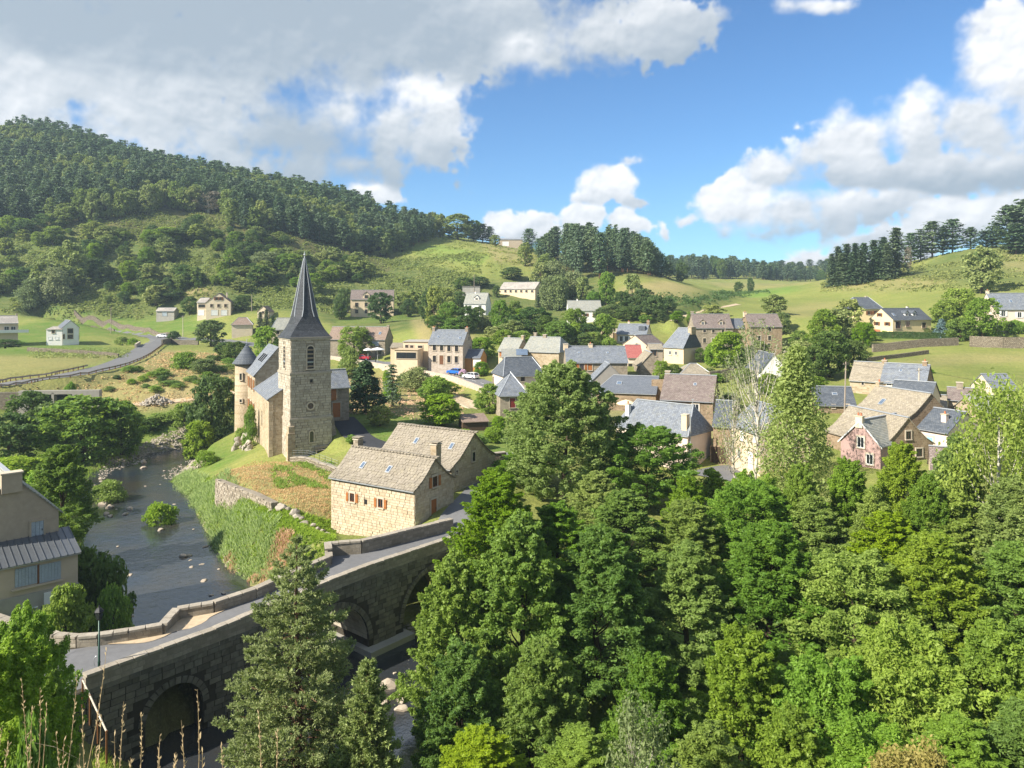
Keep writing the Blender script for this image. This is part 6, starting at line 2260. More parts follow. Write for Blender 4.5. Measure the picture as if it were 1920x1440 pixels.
def conifer(seed, h, w, nw, per, leaf, pine, r_seed=0, bare=.25):
    """whorls of boughs; pine: rounded tufted pads, spruce: drooping pointed boughs"""
    r_ = np.random.RandomState(seed)
    C, Nn, S = [], [], []
    for i in range(nw):
        t_ = (i + r_.rand() * .6) / nw
        z = h * (bare + (1 - bare) * t_)
        if pine:
            rad = w / 2 * (np.sin(np.pi * np.clip(.22 + .74 * t_, 0, 1)) ** .75) * (.75 + .4 * r_.rand())
        else:
            rad = w / 2 * (1.03 - t_) ** .85 * (.8 + .35 * r_.rand())
        nb_ = max(3, int(5 + 2 * r_.rand()))
        a0 = r_.rand() * 6.28
        for b_ in range(nb_):
            ang = a0 + 6.283 * b_ / nb_ + r_.normal() * .2
            rl = rad * (.65 + .45 * r_.rand())
            f = r_.rand(per) ** (.5 if pine else .75)
            d = np.stack([np.cos(ang) * np.ones(per), np.sin(ang) * np.ones(per)], 1)
            p2 = d * (f * rl)[:, None] + r_.normal(size=(per, 2)) * (.09 * w * (.4 + f))[:, None] * .6
            zz_ = z + (f * rl * (.22 if pine else -.28)) + r_.normal(size=per) * h * .010
            C.append(np.concatenate([p2, zz_[:, None]], 1))
            nn = np.concatenate([d * .35, np.full((per, 1), 1.0)], 1) + r_.normal(size=(per, 3)) * .45
            Nn.append(nn)
            S.append(leaf * (.7 + .6 * r_.rand(per)))
    # leader
    m = 10
    C.append(np.stack([r_.normal(size=m) * .03 * w, r_.normal(size=m) * .03 * w, h * (.9 + .1 * r_.rand(m))], 1))
    Nn.append(r_.normal(size=(m, 3)))
    S.append(np.full(m, leaf * .7))
    return leaf_quads(np.concatenate(C), np.concatenate(Nn), np.concatenate(S), r_, asp=.5)


def conifer_proto(kind, var, h, w, nw, per, leaf, pine, leafmat, bare):
    for v_ in range(var):
        sd = hash_s(kind) + v_ * 7
        q = conifer(sd, h, w, nw, per, leaf, pine, bare=bare)
        mbq = MB()
        mbq.tube([(0, 0, -.8), (.02 * h * (v_ - 1) * .3, 0, h * .5), (0, 0, h * .96)], [h * .016, h * .011, h * .003], 6, cap=False)
        PROTO.setdefault(kind, []).append(dict(h=h, w=w, crown=quads_mesh('crown', q, M[leafmat]), trunk=mbq.mesh('trunk', M['bark_pine'], True), q=q))


conifer_proto('pine', 4, 16, 6.8, 19, 12, .55, True, 'needle', .12)
conifer_proto('spruce', 3, 17, 7.5, 28, 17, .46, False, 'needle_spruce', .03)
conifer_proto('garden_cedar', 1, 9, 6.5, 12, 22, .30, False, 'needle', .10)


def merged(kind, i):
    """crown and trunk in one mesh, for trees too far off to show their parts"""
    k = 'far_' + kind + str(i)
    if k not in PANES:
        p_ = PROTO[kind][i]
        bm = bmesh.new()
        bm.from_mesh(p_['crown'])
        n0 = len(bm.faces)
        bm.from_mesh(p_['trunk'])
        bm.faces.ensure_lookup_table()
        for f in bm.faces[n0:]:
            f.material_index = 1
        me_ = bpy.data.meshes.new(kind)
        bm.to_mesh(me_)
        bm.free()
        me_.materials.append(p_['crown'].materials[0])
        me_.materials.append(p_['trunk'].materials[0])
        PANES[k] = me_
    return PANES[k]


def tree(kind, name, label, x, y, h, w=None, group=None, cat='tree', rz=None, far=False, var=None, z=None):
    v_ = PROTO[kind]
    i = rng.randrange(len(v_)) if var is None else var
    p_ = v_[i]
    sz = h / p_['h']
    sx = (w / p_['w']) if w else sz * rng.uniform(.88, 1.12)
    z = gz(x, y) if z is None else z
    rz = rng.uniform(0, 6.28) if rz is None else rz
    if far:
        o_ = link(name, merged(kind, i), None, (x, y, z), (0, 0, rz), (sx, sx, sz))
        return tag(o_, label, cat, group)
    o_ = thing(name, label, cat, (x, y, z), rz, group)
    o_.scale = (sx, sx, sz)
    link('trunk', p_['trunk'], o_)
    link('crown', p_['crown'], o_)
    return o_


def tp_(kind, name, label, px, py, Y, wpx, group=None, **k):
    """tree whose top stands in that direction at that distance"""
    x = (px - 960) / FPX * Y
    zt = CZ + (HOR - py) / FPX * Y
    h = zt - gz(x, Y)
    if h < .8:
        print('LOW TREE', name, px, py, round(h, 2))
        h = .8
    return tree(kind, name, label, x, Y, h, wpx / FPX * Y, group, **k)


def tb_(kind, name, label, px, top, foot, wpx, group=None, near=90, **k):
    """tree whose top and foot stand in those directions: the distance follows from the ground"""
    best = None
    for Y in np.arange(near, 520, 2.0):
        x = (px - 960) / FPX * Y
        g_ = HOR - FPX * (gz(x, Y) - CZ) / Y
        if g_ <= foot:
            best = Y
            break
    if best is None:
        best = 300.0
    return tp_(kind, name, label, px, top, best, wpx, group, **k)


# ---- woodland filling the lower right
WOOD = 'trees of the riverside wood'
WL = {'alder': 'leafy green alder in the riverside wood', 'willow': 'yellow green willow in the riverside wood', 'ash': 'bright green ash in the riverside wood'}
tp_('big_willow', 'willow_tree', 'tall olive green tree standing above the wood before the red shutter house', 1055, 686, 80, 225)
tp_('ash', 'ash_tree', 'round leafy tree in front of the cream slate roofed house', 1212, 806, 80, 168)
tp_('birch', 'birch_tree', 'feathery yellow green birch rising in front of the white gable', 1492, 642, 76, 185)
tp_('thin_birch', 'bare_birch', 'thin half bare birch with pale branches beside the sandstone house', 1415, 592, 84, 150)
tp_('thin_birch', 'bare_birch', 'second half bare birch leaning before the sunlit forecourt', 1378, 690, 88, 100)
tp_('weeping_birch', 'weeping_birch', 'drooping birch with white trunk at the right edge', 1872, 690, 60, 235)
tp_('weeping_birch', 'weeping_birch', 'smaller drooping birch behind the right edge birch', 1955, 700, 66, 220)
tp_('column_tree', 'young_conifer', 'slender young conifer at the corner of the cream house', 1336, 878, 84, 46)
tp_('lichen_tree', 'lichened_tree', 'half dead tree with pale twigs low in the wood', 1195, 1305, 27, 150)
tp_('yellow_tree', 'yellow_tree', 'yellowing tree at the bottom right of the wood', 1720, 1395, 25, 180)
tp_('ash', 'ash_tree', 'bright green tree with light crown beside the tall alder', 985, 850, 84, 110)
FR = [[(1120, 890, 76, 190, 'willow'), (1290, 900, 76, 150, 'alder'), (1410, 895, 74, 150, 'ash'), (1500, 880, 70, 150, 'alder'), (1590, 868, 72, 160, 'alder'), (1640, 925, 66, 170, 'willow'), (1690, 838, 74, 170, 'alder'), (1740, 900, 66, 170, 'alder'), (1790, 828, 70, 180, 'willow')],
      [(932, 893, 55, 215, 'alder'), (1045, 950, 57, 200, 'alder'), (1170, 925, 62, 210, 'willow'), (1290, 945, 61, 190, 'alder'), (1410, 915, 62, 180, 'ash'), (1525, 940, 60, 200, 'willow'), (1660, 965, 57, 210, 'alder'), (1780, 930, 58, 210, 'alder'), (1900, 905, 55, 220, 'willow'), (2000, 900, 58, 230, 'alder')],
      [(852, 1050, 47, 200, 'alder'), (975, 980, 47, 260, 'alder'), (1130, 1000, 47, 250, 'alder'), (1290, 1030, 48, 220, 'willow'), (1445, 990, 48, 255, 'alder'), (1595, 1045, 46, 230, 'ash'), (1750, 1010, 46, 255, 'alder'), (1905, 1030, 45, 265, 'willow')],
      [(862, 1215, 40, 215, 'alder'), (1015, 1215, 39, 240, 'alder'), (1220, 1240, 38, 230, 'alder'), (1390, 1190, 38, 245, 'alder'), (1555, 1245, 37, 230, 'ash'), (1700, 1195, 37, 255, 'ash'), (1865, 1185, 36, 270, 'willow')],
      [(900, 1375, 32, 220, 'alder'), (1090, 1380, 31, 240, 'alder'), (1330, 1370, 31, 240, 'alder'), (1485, 1345, 31, 255, 'alder'), (1640, 1385, 30, 230, 'ash'), (1800, 1360, 29, 260, 'alder'), (1930, 1325, 29, 280, 'willow')]]
NMW = {'alder': 'alder_tree', 'willow': 'willow_tree', 'ash': 'ash_tree'}
ORD = ['first', 'second', 'third', 'fourth', 'fifth', 'sixth', 'seventh', 'eighth', 'ninth', 'tenth', 'eleventh', 'twelfth', 'thirteenth']
ROWN = ['rear row', 'second row', 'middle row', 'fourth row', 'lowest row']
for ri, row in enumerate(FR):
    for ci, (px, py, Y, wpx, kd) in enumerate(row):
        if ri == 0:
            Y, wpx = Y - 8, wpx * .8
        tp_(kd, NMW[kd], {'alder': 'leafy alder', 'willow': 'olive willow', 'ash': 'bright ash'}[kd] + ' in the wood, ' + ORD[ci] + ' from the bridge in the ' + ROWN[ri], px, py, Y, wpx, WOOD)

# ---- river banks on the left
LB = 'trees along the left river bank'
for (px, py, Y, wpx, kd, nm, lb) in [
    (112, 842, 74, 145, 'alder', 'alder_tree', 'big leafy tree behind the grey rendered river house'),
    (158, 742, 122, 165, 'tree_alder', 'alder_tree', 'broad tree in the middle of the left river bank'),
    (228, 752, 126, 80, 'tree_alder', 'alder_tree', 'tree beside the broad one, nearer the gravel bank'),
    (58, 733, 134, 90, 'tree_dark', 'dark_tree', 'dark tree hiding the left of the road culvert'),
    (15, 775, 116, 120, 'tree_dark', 'dark_tree', 'dark round tree at the left edge above the river house'),
    (98, 752, 128, 110, 'tree_dark', 'dark_tree', 'dark tree just below the culvert openings'),
    (398, 700, 131, 92, 'tree_dark', 'dark_tree', 'tall dark tree left of the round turret'),
    (20, 858, 98, 130, 'tree_bright', 'bright_tree', 'bright green low tree at the left edge of the river bank'),
    (85, 880, 90, 100, 'tree_bright', 'bright_tree', 'bright green low tree above the river house roof'),
    (372, 788, 127, 60, 'tree_bright', 'bright_tree', 'light green tree at the foot of the tall dark tree'),
    (345, 756, 140, 62, 'bush_olive', 'willow_bush', 'round grey green willow near the rubble heap'),
    (300, 775, 139, 55, 'bush_olive', 'willow_bush', 'smaller willow bush left of the round one'),
    (270, 783, 137, 60, 'bush_dark', 'dark_bush', 'dark bush on the bank above the gravel'),
    (205, 900, 100, 62, 'bush_olive', 'willow_bush', 'spiky pale green bush beside the white stones in the river'),
    (300, 942, 90, 64, 'bush', 'island_bush', 'round green bush growing in the middle of the river'),
    (160, 1018, 62, 110, 'bush_dark', 'dark_bush', 'dark bush between the river house and the water'),
    (205, 1045, 60, 90, 'bush_dark', 'dark_bush', 'dark bush leaning over the water by the river house'),
    (212, 1096, 57, 70, 'bush', 'green_bush', 'green bush at the water edge before the bridge'),
    (122, 1098, 51, 90, 'bush_olive', 'yard_shrub', 'pale leafy shrub in the yard of the lean-to house'),
    (385, 845, 112, 52, 'bush', 'green_bush', 'green bush on the right bank below the church rocks'),
    (350, 660, 176, 60, 'bush_olive', 'willow_bush', 'pale willow scrub under the main road wall'),
    (385, 672, 170, 50, 'tree_pale', 'pale_tree', 'pale feathery tree on the road embankment'),
    (425, 640, 200, 45, 'tree_dark', 'dark_tree', 'dark tree right of the road junction'),
    (440, 640, 196, 50, 'tree_dark', 'dark_tree', 'dark leafy tree behind the round turret'),
    (268, 704, 160, 22, 'bush', 'green_bush', 'vivid green bush on the dry embankment'),
    (132, 716, 149, 24, 'bush', 'green_bush', 'green bush on the edge of the culvert'),
    (300, 690, 164, 40, 'bush_olive', 'willow_bush', 'scrubby bush half way along the embankment'),
    (320, 715, 158, 46, 'bush_olive', 'willow_bush', 'scrubby bush above the dirt track'),
    (230, 631, 240, 28, 'bush_olive', 'willow_bush', 'round bush at the inside of the road bend'),
    (250, 634, 236, 24, 'bush', 'green_bush', 'second round bush at the inside of the road bend'),
    (10, 636, 215, 60, 'tree_dark', 'dark_tree', 'dark garden tree before the beige roadside house'),
    (356, 555, 288, 32, 'tree_dark', 'dark_tree', 'round clipped tree left of the cream chalet'),
    (455, 552, 288, 36, 'tree_dark', 'dark_tree', 'round tree right of the cream chalet'),
    (320, 545, 300, 60, 'tree_dark', 'dark_tree', 'dark bushy tree above the grey shed'),
    (500, 612, 205, 55, 'tree_bright', 'bright_tree', 'light green tree between the turret and the spire'),
    (395, 600, 235, 60, 'tree_dark', 'dark_tree', 'large dark tree at the junction below the chalet'),
    (325, 620, 262, 24, 'bush_dark', 'dark_bush', 'small dark bush beside the parked silver car'),
]:
    tp_(kd, nm, lb, px, py, Y, wpx)
for i, (px, py, Y) in enumerate([(488, 585, 262), (500, 580, 265), (512, 592, 262)]):
    tp_('spruce', 'dark_conifer', ['leftmost', 'middle', 'rightmost'][i] + ' of three dark conifers left of the spire', px, py, Y, 22)
# lower left corner, near the camera
tp_('ash', 'ash_tree', 'bright green tree at the left edge in front of the bridge street', 35, 1168, 27, 190)
tp_('ash', 'ash_tree', 'green tree cut by the lower left corner', -25, 1225, 23, 230)
tp_('alder', 'alder_tree', 'shrubby tree below the bridge street at lower left', 95, 1270, 26, 110)
tp_('bush', 'green_bush', 'low green bush under the bridge at lower left', 60, 1345, 22, 110)

r_ = random.Random(66)
for i in range(34):
    px, py = r_.uniform(180, 435), r_.uniform(668, 742)
    if py < np.interp(px, [180, 255, 300, 435], [708, 692, 668, 660]):
        continue
    tb_(r_.choice(['bush_olive', 'bush_dark', 'bush', 'bush_olive']), 'embankment_bush', 'scrubby bush on the dry road embankment', px, py - r_.uniform(6, 16), py, r_.uniform(14, 34), 'bushes on the dry road embankment', near=130, cat='bush')

# ---- church garden and village
for (px, py, Y, wpx, kd, nm, lb) in [
    (684, 676, 122, 78, 'thuja', 'thuja_tree', 'dense dark green cone shaped thuja by the church drive'),
    (735, 682, 128, 55, 'garden_cedar', 'cedar_tree', 'spreading cedar right of the thuja'),
    (826, 738, 1800, 88, 'tree_bright', 'round_tree', 'round bright green tree behind the stone barn house'),
    (818, 705, 1752, 56, 'tree_bright', 'round_tree', 'green tree under the road wall'),
    (782, 688, 1735, 58, 'tree_pale', 'pale_willow', 'pale weeping willow below the main road'),
    (664, 612, 1672, 74, 'tree_alder', 'lime_tree', 'large round lime tree before the long farmhouse'),
    (714, 548, 1607, 54, 'tree_dark', 'chestnut_tree', 'big dark chestnut in front of the beige inn building'),
    (712, 762, 113, 48, 'tree_hill', 'apple_tree', 'small apple tree on the lawn beside the church drive'),
    (655, 650, 180, 40, 'bush_olive', 'garden_bush', 'pale bush left of the thuja behind the annex'),
    (918, 720, 1776, 52, 'tree_alder', 'street_tree', 'dark green tree beside the red shutter house'),
    (903, 678, 1706, 30, 'tree_bright', 'street_tree', 'small round street tree above the white car'),
    (725, 695, 150, 22, 'bush', 'garden_bush', 'round bush on the dry slope right of the cedar'),
    (735, 720, 142, 34, 'bush', 'garden_bush', 'bright bush on the dry slope below the round one'),
    (660, 815, 103, 22, 'column_tree', 'clipped_topiary', 'clipped green topiary behind the cottage chimney'),
    (812, 672, 1686, 20, 'bush_dark', 'door_shrub', 'dark shrub by the door of the tall stone house'),
    (1368, 622, 1692, 72, 'tree_bright', 'ivy_tree', 'bright green ivy covered tree before the manor'),
    (1340, 640, 1690, 40, 'tree_bright', 'ivy_tree', 'green ivy mass at the foot of the manor'),
    (1313, 652, 1680, 24, 'tree_dark', 'clipped_tree', 'small clipped round tree beside the flared slate house'),
    (1240, 676, 152, 34, 'tree_alder', 'round_bush', 'round bush on the wall beside the grey gable barn'),
    (1264, 682, 152, 26, 'tree_dark', 'round_bush', 'darker round bush next to the one by the gable barn'),
    (1450, 552, 1592, 46, 'tree_hill', 'pine_like_tree', 'loose grey green tree behind the brown manor'),
    (1335, 572, 1596, 46, 'tree_hill', 'orchard_tree', 'spreading bush like tree behind the manor roof'),
    (1468, 585, 1632, 34, 'tree_dark', 'dark_tree', 'dark tree at the end of the brown manor'),
    (1270, 582, 1618, 24, 'column_tree', 'column_tree', 'left one of two upright trees above the flared slate house'),
    (1297, 584, 1611, 22, 'column_tree', 'column_tree', 'right one of two upright trees above the flared slate house'),
    (1210, 590, 1607, 24, 'tree_bright', 'round_tree', 'small bright tree left of the upright trees'),
    (1235, 580, 1604, 28, 'tree_dark', 'dark_tree', 'dark tree on the edge of the meadow behind the cemetery house'),
    (1766, 598, 203, 30, 'blue_spruce', 'blue_spruce', 'blue spruce beside the yellow chalet hedge'),
    (1840, 462, 1552, 66, 'tree_hill', 'tall_grey_tree', 'tall grey green tree on the right hand slope'),
    (1800, 540, 1622, 72, 'tree_alder', 'slope_tree', 'leafy tree below the tall grey green tree'),
    (1842, 558, 1640, 70, 'tree_alder', 'slope_tree', 'leafy tree left of the pale pink villa'),
    (1775, 562, 1626, 60, 'tree_alder', 'slope_tree', 'leafy tree above the blue spruce'),
    (1812, 606, 196, 34, 'tree_dark', 'garden_tree', 'dark clipped tree by the garden wall'),
    (1800, 596, 1640, 50, 'tree_alder', 'garden_tree', 'garden tree behind the garden wall'),
    (1905, 600, 1628, 44, 'bush', 'garden_bush', 'leafy bush before the pale pink villa'),
    (1555, 618, 1708, 85, 'tree_dark', 'dark_tree', 'large dark tree between the white gable and the field'),
    (1545, 580, 1662, 56, 'tree_alder', 'leafy_tree', 'leafy tree above the large dark tree'),
    (1592, 562, 1632, 56, 'tree_hill', 'olive_tree', 'rounded grey green tree left of the yellow chalet'),
    (1575, 580, 1652, 60, 'tree_hill', 'olive_tree', 'second rounded grey green tree left of the yellow chalet'),
    (1618, 604, 1652, 44, 'tree_alder', 'leafy_tree', 'leafy tree at the corner of the chalet hedge'),
    (1600, 636, 1702, 60, 'tree_dark', 'dark_tree', 'dark tree behind the leaning pole'),
    (1530, 650, 1716, 60, 'tree_dark', 'dark_tree', 'dark tree right of the feathery birch'),
    (1500, 640, 1700, 60, 'tree_hill', 'olive_tree', 'grey green tree behind the feathery birch'),
    (1745, 694, 150, 14, 'bush', 'field_bush', 'tiny bush at the edge of the field'),
    (1640, 630, 198, 30, 'bush', 'garden_bush', 'bush at the left end of the chalet hedge'),
]:
    if Y > 1000:
        tb_(kd, nm, lb, px, py, Y - 1000, wpx)
    else:
        tp_(kd, nm, lb, px, py, Y, wpx)
VB = 'trees between the village and the hillside'
vb = [(802, 543, 612, 32, 'tree_dark'), (814, 537, 614, 36, 'tree_hill'), (838, 540, 592, 34, 'tree_hill'), (842, 566, 622, 42, 'tree_alder'), (849, 596, 626, 52, 'tree_bright'), (876, 573, 626, 46, 'tree_dark'), (909, 590, 622, 36, 'tree_pale'), (820, 590, 622, 40, 'tree_dark'), (860, 545, 585, 34, 'tree_dark'), (895, 575, 612, 36, 'tree_dark'),
      (939, 562, 626, 40, 'tree_alder'), (965, 564, 618, 34, 'tree_hill'), (1002, 575, 632, 76, 'tree_dark'), (980, 578, 625, 50, 'tree_alder'), (984, 598, 628, 34, 'tree_pale'), (946, 618, 652, 46, 'tree_alder'), (980, 620, 645, 34, 'tree_bright'), (905, 632, 674, 54, 'tree_alder'), (925, 612, 640, 40, 'tree_hill'), (960, 600, 640, 44, 'tree_hill'), (885, 640, 668, 40, 'tree_dark'), (1024, 590, 636, 40, 'tree_dark'),
      (1048, 601, 645, 62, 'tree_alder'), (1076, 578, 638, 52, 'tree_alder'), (1078, 604, 642, 30, 'tree_bright'), (1102, 605, 645, 44, 'tree_dark'), (1130, 588, 642, 38, 'tree_bright'), (1115, 622, 652, 40, 'tree_alder'), (1144, 596, 620, 34, 'tree_bright'), (1142, 632, 658, 30, 'tree_bright'), (1096, 625, 655, 36, 'tree_dark'), (1060, 625, 650, 36, 'tree_dark'),
      (1029, 515, 582, 38, 'tree_pale'), (1047, 513, 582, 40, 'tree_pale'), (1075, 506, 568, 52, 'tree_pale'), (1062, 520, 570, 40, 'tree_hill'), (1092, 520, 572, 36, 'tree_hill'), (1137, 510, 574, 34, 'tree_bright'), (1186, 514, 577, 38, 'tree_hill'), (1012, 492, 545, 36, 'tree_hill'), (1025, 475, 530, 36, 'tree_hill'), (1040, 488, 540, 46, 'tree_pale'), (1112, 545, 577, 26, 'tree_bright'), (1165, 545, 590, 40, 'tree_dark'), (1150, 570, 600, 40, 'tree_dark'), (1175, 574, 602, 44, 'tree_dark'), (1200, 572, 602, 44, 'tree_dark'), (1205, 540, 585, 50, 'tree_dark'), (1230, 553, 597, 44, 'tree_dark'), (1252, 558, 588, 36, 'tree_dark'), (1130, 575, 602, 36, 'tree_dark'),
      (640, 552, 598, 28, 'tree_dark'), (645, 540, 580, 30, 'tree_dark'), (636, 568, 600, 24, 'tree_dark'), (765, 560, 595, 30, 'tree_dark'), (775, 545, 588, 34, 'tree_hill'), (757, 548, 590, 26, 'tree_hill'), (931, 535, 558, 16, 'tree_dark'), (870, 520, 545, 40, 'tree_dark'), (900, 518, 540, 40, 'tree_dark'), (985, 455, 500, 30, 'tree_hill'), (960, 500, 525, 44, 'tree_dark')]
VBL = {'tree_dark': 'dark leafy tree in the belt behind the village roofs', 'tree_alder': 'mid green tree in the belt behind the village roofs', 'tree_hill': 'grey green tree in the belt behind the village roofs', 'tree_pale': 'pale green birch like tree in the belt behind the village roofs', 'tree_bright': 'bright green tree in the belt behind the village roofs'}
for (px, py, ft, wpx, kd) in vb:
    tb_(kd, 'village_tree', VBL[kd], px, py, ft, wpx, VB, near=150)
tb_('spruce', 'dark_spruce', 'small dark spruce left of the pale birches above the village', 1010, 549, 577, 18, near=150)
# hedge of the yellow chalet
mbq = MB()
r_ = np.random.RandomState(4)
a, b_ = P(1636, 640, 206), P(1795, 638, 201)
n_ = 9000
f = r_.rand(n_)
face = r_.randint(0, 3, n_)
c = np.stack([a.x + f * (b_.x - a.x), a.y + f * (b_.y - a.y), np.zeros(n_)], 1)
gzv = gz_arr(c[:, 0], c[:, 1])
c[:, 2] = gzv + np.where(face == 0, 1.75 + r_.normal(size=n_) * .06, r_.rand(n_) * 1.75)
c[:, 1] += np.where(face == 1, -.6, np.where(face == 2, .6, r_.rand(n_) * 1.2 - .6)) + r_.normal(size=n_) * .07
nn = np.stack([r_.normal(size=n_) * .4, np.where(face == 1, -1, np.where(face == 2, 1, 0)) + r_.normal(size=n_) * .4, np.where(face == 0, 1, .2) + r_.normal(size=n_) * .3], 1)
o_ = link('clipped_hedge', quads_mesh('clipped_hedge', leaf_quads(c, nn, np.full(n_, .16), r_), M['leaf_dark']))
tag(o_, 'long straight clipped green hedge in front of the yellow chalet', 'hedge')

# ---- conifers on the right hand hill
RC = 'conifers on the right hand hill'
for k_, (px, py, Y, wpx) in enumerate(sorted([(1572, 462, 338, 40), (1588, 457, 342, 40), (1604, 456, 346, 40), (1620, 455, 334, 42), (1638, 450, 342, 42), (1656, 444, 338, 44), (1680, 428, 330, 58), (1560, 476, 332, 32), (1598, 472, 326, 40), (1645, 462, 326, 42), (1615, 468, 324, 40), (1580, 474, 328, 38), (1664, 456, 324, 40)])):
    tp_('spruce', 'spruce_tree', ORD[k_] + ' dark spruce from the left in the clump on the right hill', px, py, Y, wpx, RC)
for k_, (px, py, Y, wpx) in enumerate(sorted([(1708, 436, 378, 36), (1726, 430, 380, 34), (1748, 414, 378, 48), (1786, 410, 378, 46), (1768, 425, 382, 30), (1820, 426, 376, 36), (1850, 432, 366, 42), (1868, 420, 364, 38), (1892, 386, 345, 66), (1925, 374, 340, 76), (1960, 380, 345, 70), (1905, 420, 335, 50)])):
    tp_('pine', 'ridge_pine', ORD[k_] + ' dark pine from the left on the right hill skyline', px, py, Y, wpx, RC)
tp_('grey_tree', 'dead_tree', 'small brown dead tree at the end of the spruce clump', 1702, 462, 345, 16)
# ---- pine wood above the village
PW = 'pines of the small wood above the village'
r_ = random.Random(31)
for i in range(75):
    px = r_.uniform(1005, 1256)
    Y = r_.uniform(340, 415)
    if px < 1060 and Y < 372:
        continue
    x = (px - 960) / FPX * Y
    zt = CZ + (HOR - np.interp(px, [1000, 1040, 1100, 1160, 1210, 1256], [450, 421, 417, 424, 446, 486])) / FPX * Y
    h = min(zt - gz(x, Y) + r_.uniform(-2.5, 1.0), r_.uniform(19, 24))
    if h < 9:
        continue
    tree('pine', 'pine_tree', 'dark pine in the small wood above the village roofs', x, Y, h, r_.uniform(6, 8.5), PW, far=True)
tp_('pine', 'lone_pine', 'lone pine standing right of the hilltop barn', 992, 428, 440, 28)
for (px, py, Y, wpx, kd, lb) in [(858, 402, 470, 62, 'tree_hill', 'round grey green tree on the skyline left of the barn'), (888, 412, 476, 40, 'tree_dark', 'dark tree on the skyline next to the round one'), (905, 420, 478, 30, 'pine', 'small pine on the skyline left of the barn'), (918, 424, 478, 22, 'pine', 'thin pine on the skyline nearest the barn'), (928, 440, 455, 20, 'tree_hill', 'small birch just left of the hilltop barn'),
                             (1278, 492, 420, 28, 'tree_dark', 'dark round tree at the right end of the small pine wood'), (1385, 528, 400, 18, 'tree_dark', 'left one of two dark trees in the far meadow'), (1407, 520, 410, 14, 'tree_dark', 'right one of two dark trees in the far meadow'), (1835, 470, 330, 26, 'bush_olive', 'gorse clump on the right hill crest')]:
    tp_(kd, 'skyline_tree', lb, px, py, Y, wpx)
# ---- far wood beyond the fields
r_ = random.Random(5)
for i in range(150):
    px = r_.uniform(1248, 1565)
    Y = r_.uniform(650, 800)
    x = (px - 960) / FPX * Y
    top = np.interp(px, [1248, 1300, 1400, 1440, 1500, 1565], [480, 478, 484, 494, 500, 508]) + r_.uniform(-4, 8) + (Y - 650) * .02
    h = CZ + (HOR - top) / FPX * Y - gz(x, Y)
    tree('pine' if r_.random() < .8 else 'tree_dark', 'far_tree', 'far dark tree in the wood beyond the fields', x, Y, max(9, min(h, 26)), r_.uniform(7, 10), 'trees of the far wood', far=True)

# ---- forest on the left hill
FO = 'trees of the forest on the left hill'
r_ = random.Random(77)
cand = []
for gy in np.arange(352, 520, 5.6):
    for gx in np.arange(-330, -20, 5.6):
        x, y = gx + r_.uniform(-2.2, 2.2), gy + r_.uniform(-2.2, 2.2)
        px = 960 + FPX * x / y
        low = np.interp(px, [-50, 150, 260, 330, 400, 440, 600, 720, 800, 830], [360, 358, 372, 392, 392, 372, 380, 405, 436, 470])
        if px < -60 or px > 830 or y < low:
            continue
        if px > 700 and y > 478:
            continue
        cand.append((x, y, px))
items = []
for (x, y, px) in cand:
    nz_ = math.sin(x * .045) * math.sin(y * .06 + 1.3) + r_.uniform(-.75, .75)
    low = np.interp(px, [-50, 150, 330, 440, 600, 720, 800], [360, 358, 392, 372, 380, 405, 436])
    belt = (y - low)
    br = nz_ > (.30 if belt > 16 else -.15)
    kd = 'tree_hill' if br else 'pine'
    h = r_.uniform(10, 15) if br else r_.uniform(12.5, 18)
    items.append((h / y * (1 if belt < 45 else .6), kd, x, y, h, r_.uniform(6.5, 9.5) if br else r_.uniform(6, 8.5)))
items.sort(key=lambda i_: -i_[0])
cnt = {'pine': 0, 'tree_hill': 0}
rest = []
for it_ in items:
    _, kd, x, y, h, w_ = it_
    if cnt[kd] < 290:
        cnt[kd] += 1
        if kd == 'pine':
            tree(kd, 'forest_pine', 'dark pine in the dense forest on the left hill', x, y, h, w_, FO, far=True)
        else:
            tree(kd, 'forest_birch', 'light green broadleaf in the forest on the left hill', x, y, h, w_, FO, far=True)
    else:
        rest.append(it_)
print('forest', len(items), 'rest', len(rest))
# the rows higher up the slope read as one mass
lows = {'pine': [conifer(900 + i, 16, 6.8, 11, 5, .85, True, bare=.15) for i in range(3)], 'tree_hill': [crown_pts(950 + i, 10, 6.5, 1.4, 'oval', 30, 240, 1.2, .8)[0] for i in range(2)]}
for kd, nm, lb in (('pine', 'forest_pines', 'dense mass of dark pines up the left hill'), ('tree_hill', 'forest_broadleaves', 'light green broadleaf crowns among the hill pines')):
    Q = []
    for (_, k2, x, y, h, w_) in rest:
        if k2 != kd:
            continue
        q = lows[kd][r_.randrange(len(lows[kd]))].copy()
        a0 = r_.uniform(0, 6.28)
        ca_, sa_ = math.cos(a0), math.sin(a0)
        sx, sz = w_ / 6.5, h / (16 if kd == 'pine' else 10)
        X_ = (q[..., 0] * ca_ - q[..., 1] * sa_) * sx + x
        Y_ = (q[..., 0] * sa_ + q[..., 1] * ca_) * sx + y
        Q.append(np.stack([X_, Y_, q[..., 2] * sz + gz(x, y)], -1))
    if Q:
        Q = np.concatenate(Q)
        o_ = link(nm, quads_mesh(nm, Q, M['needle' if kd == 'pine' else 'leaf_hill']))
        tag(o_, lb, 'forest', kind='stuff')

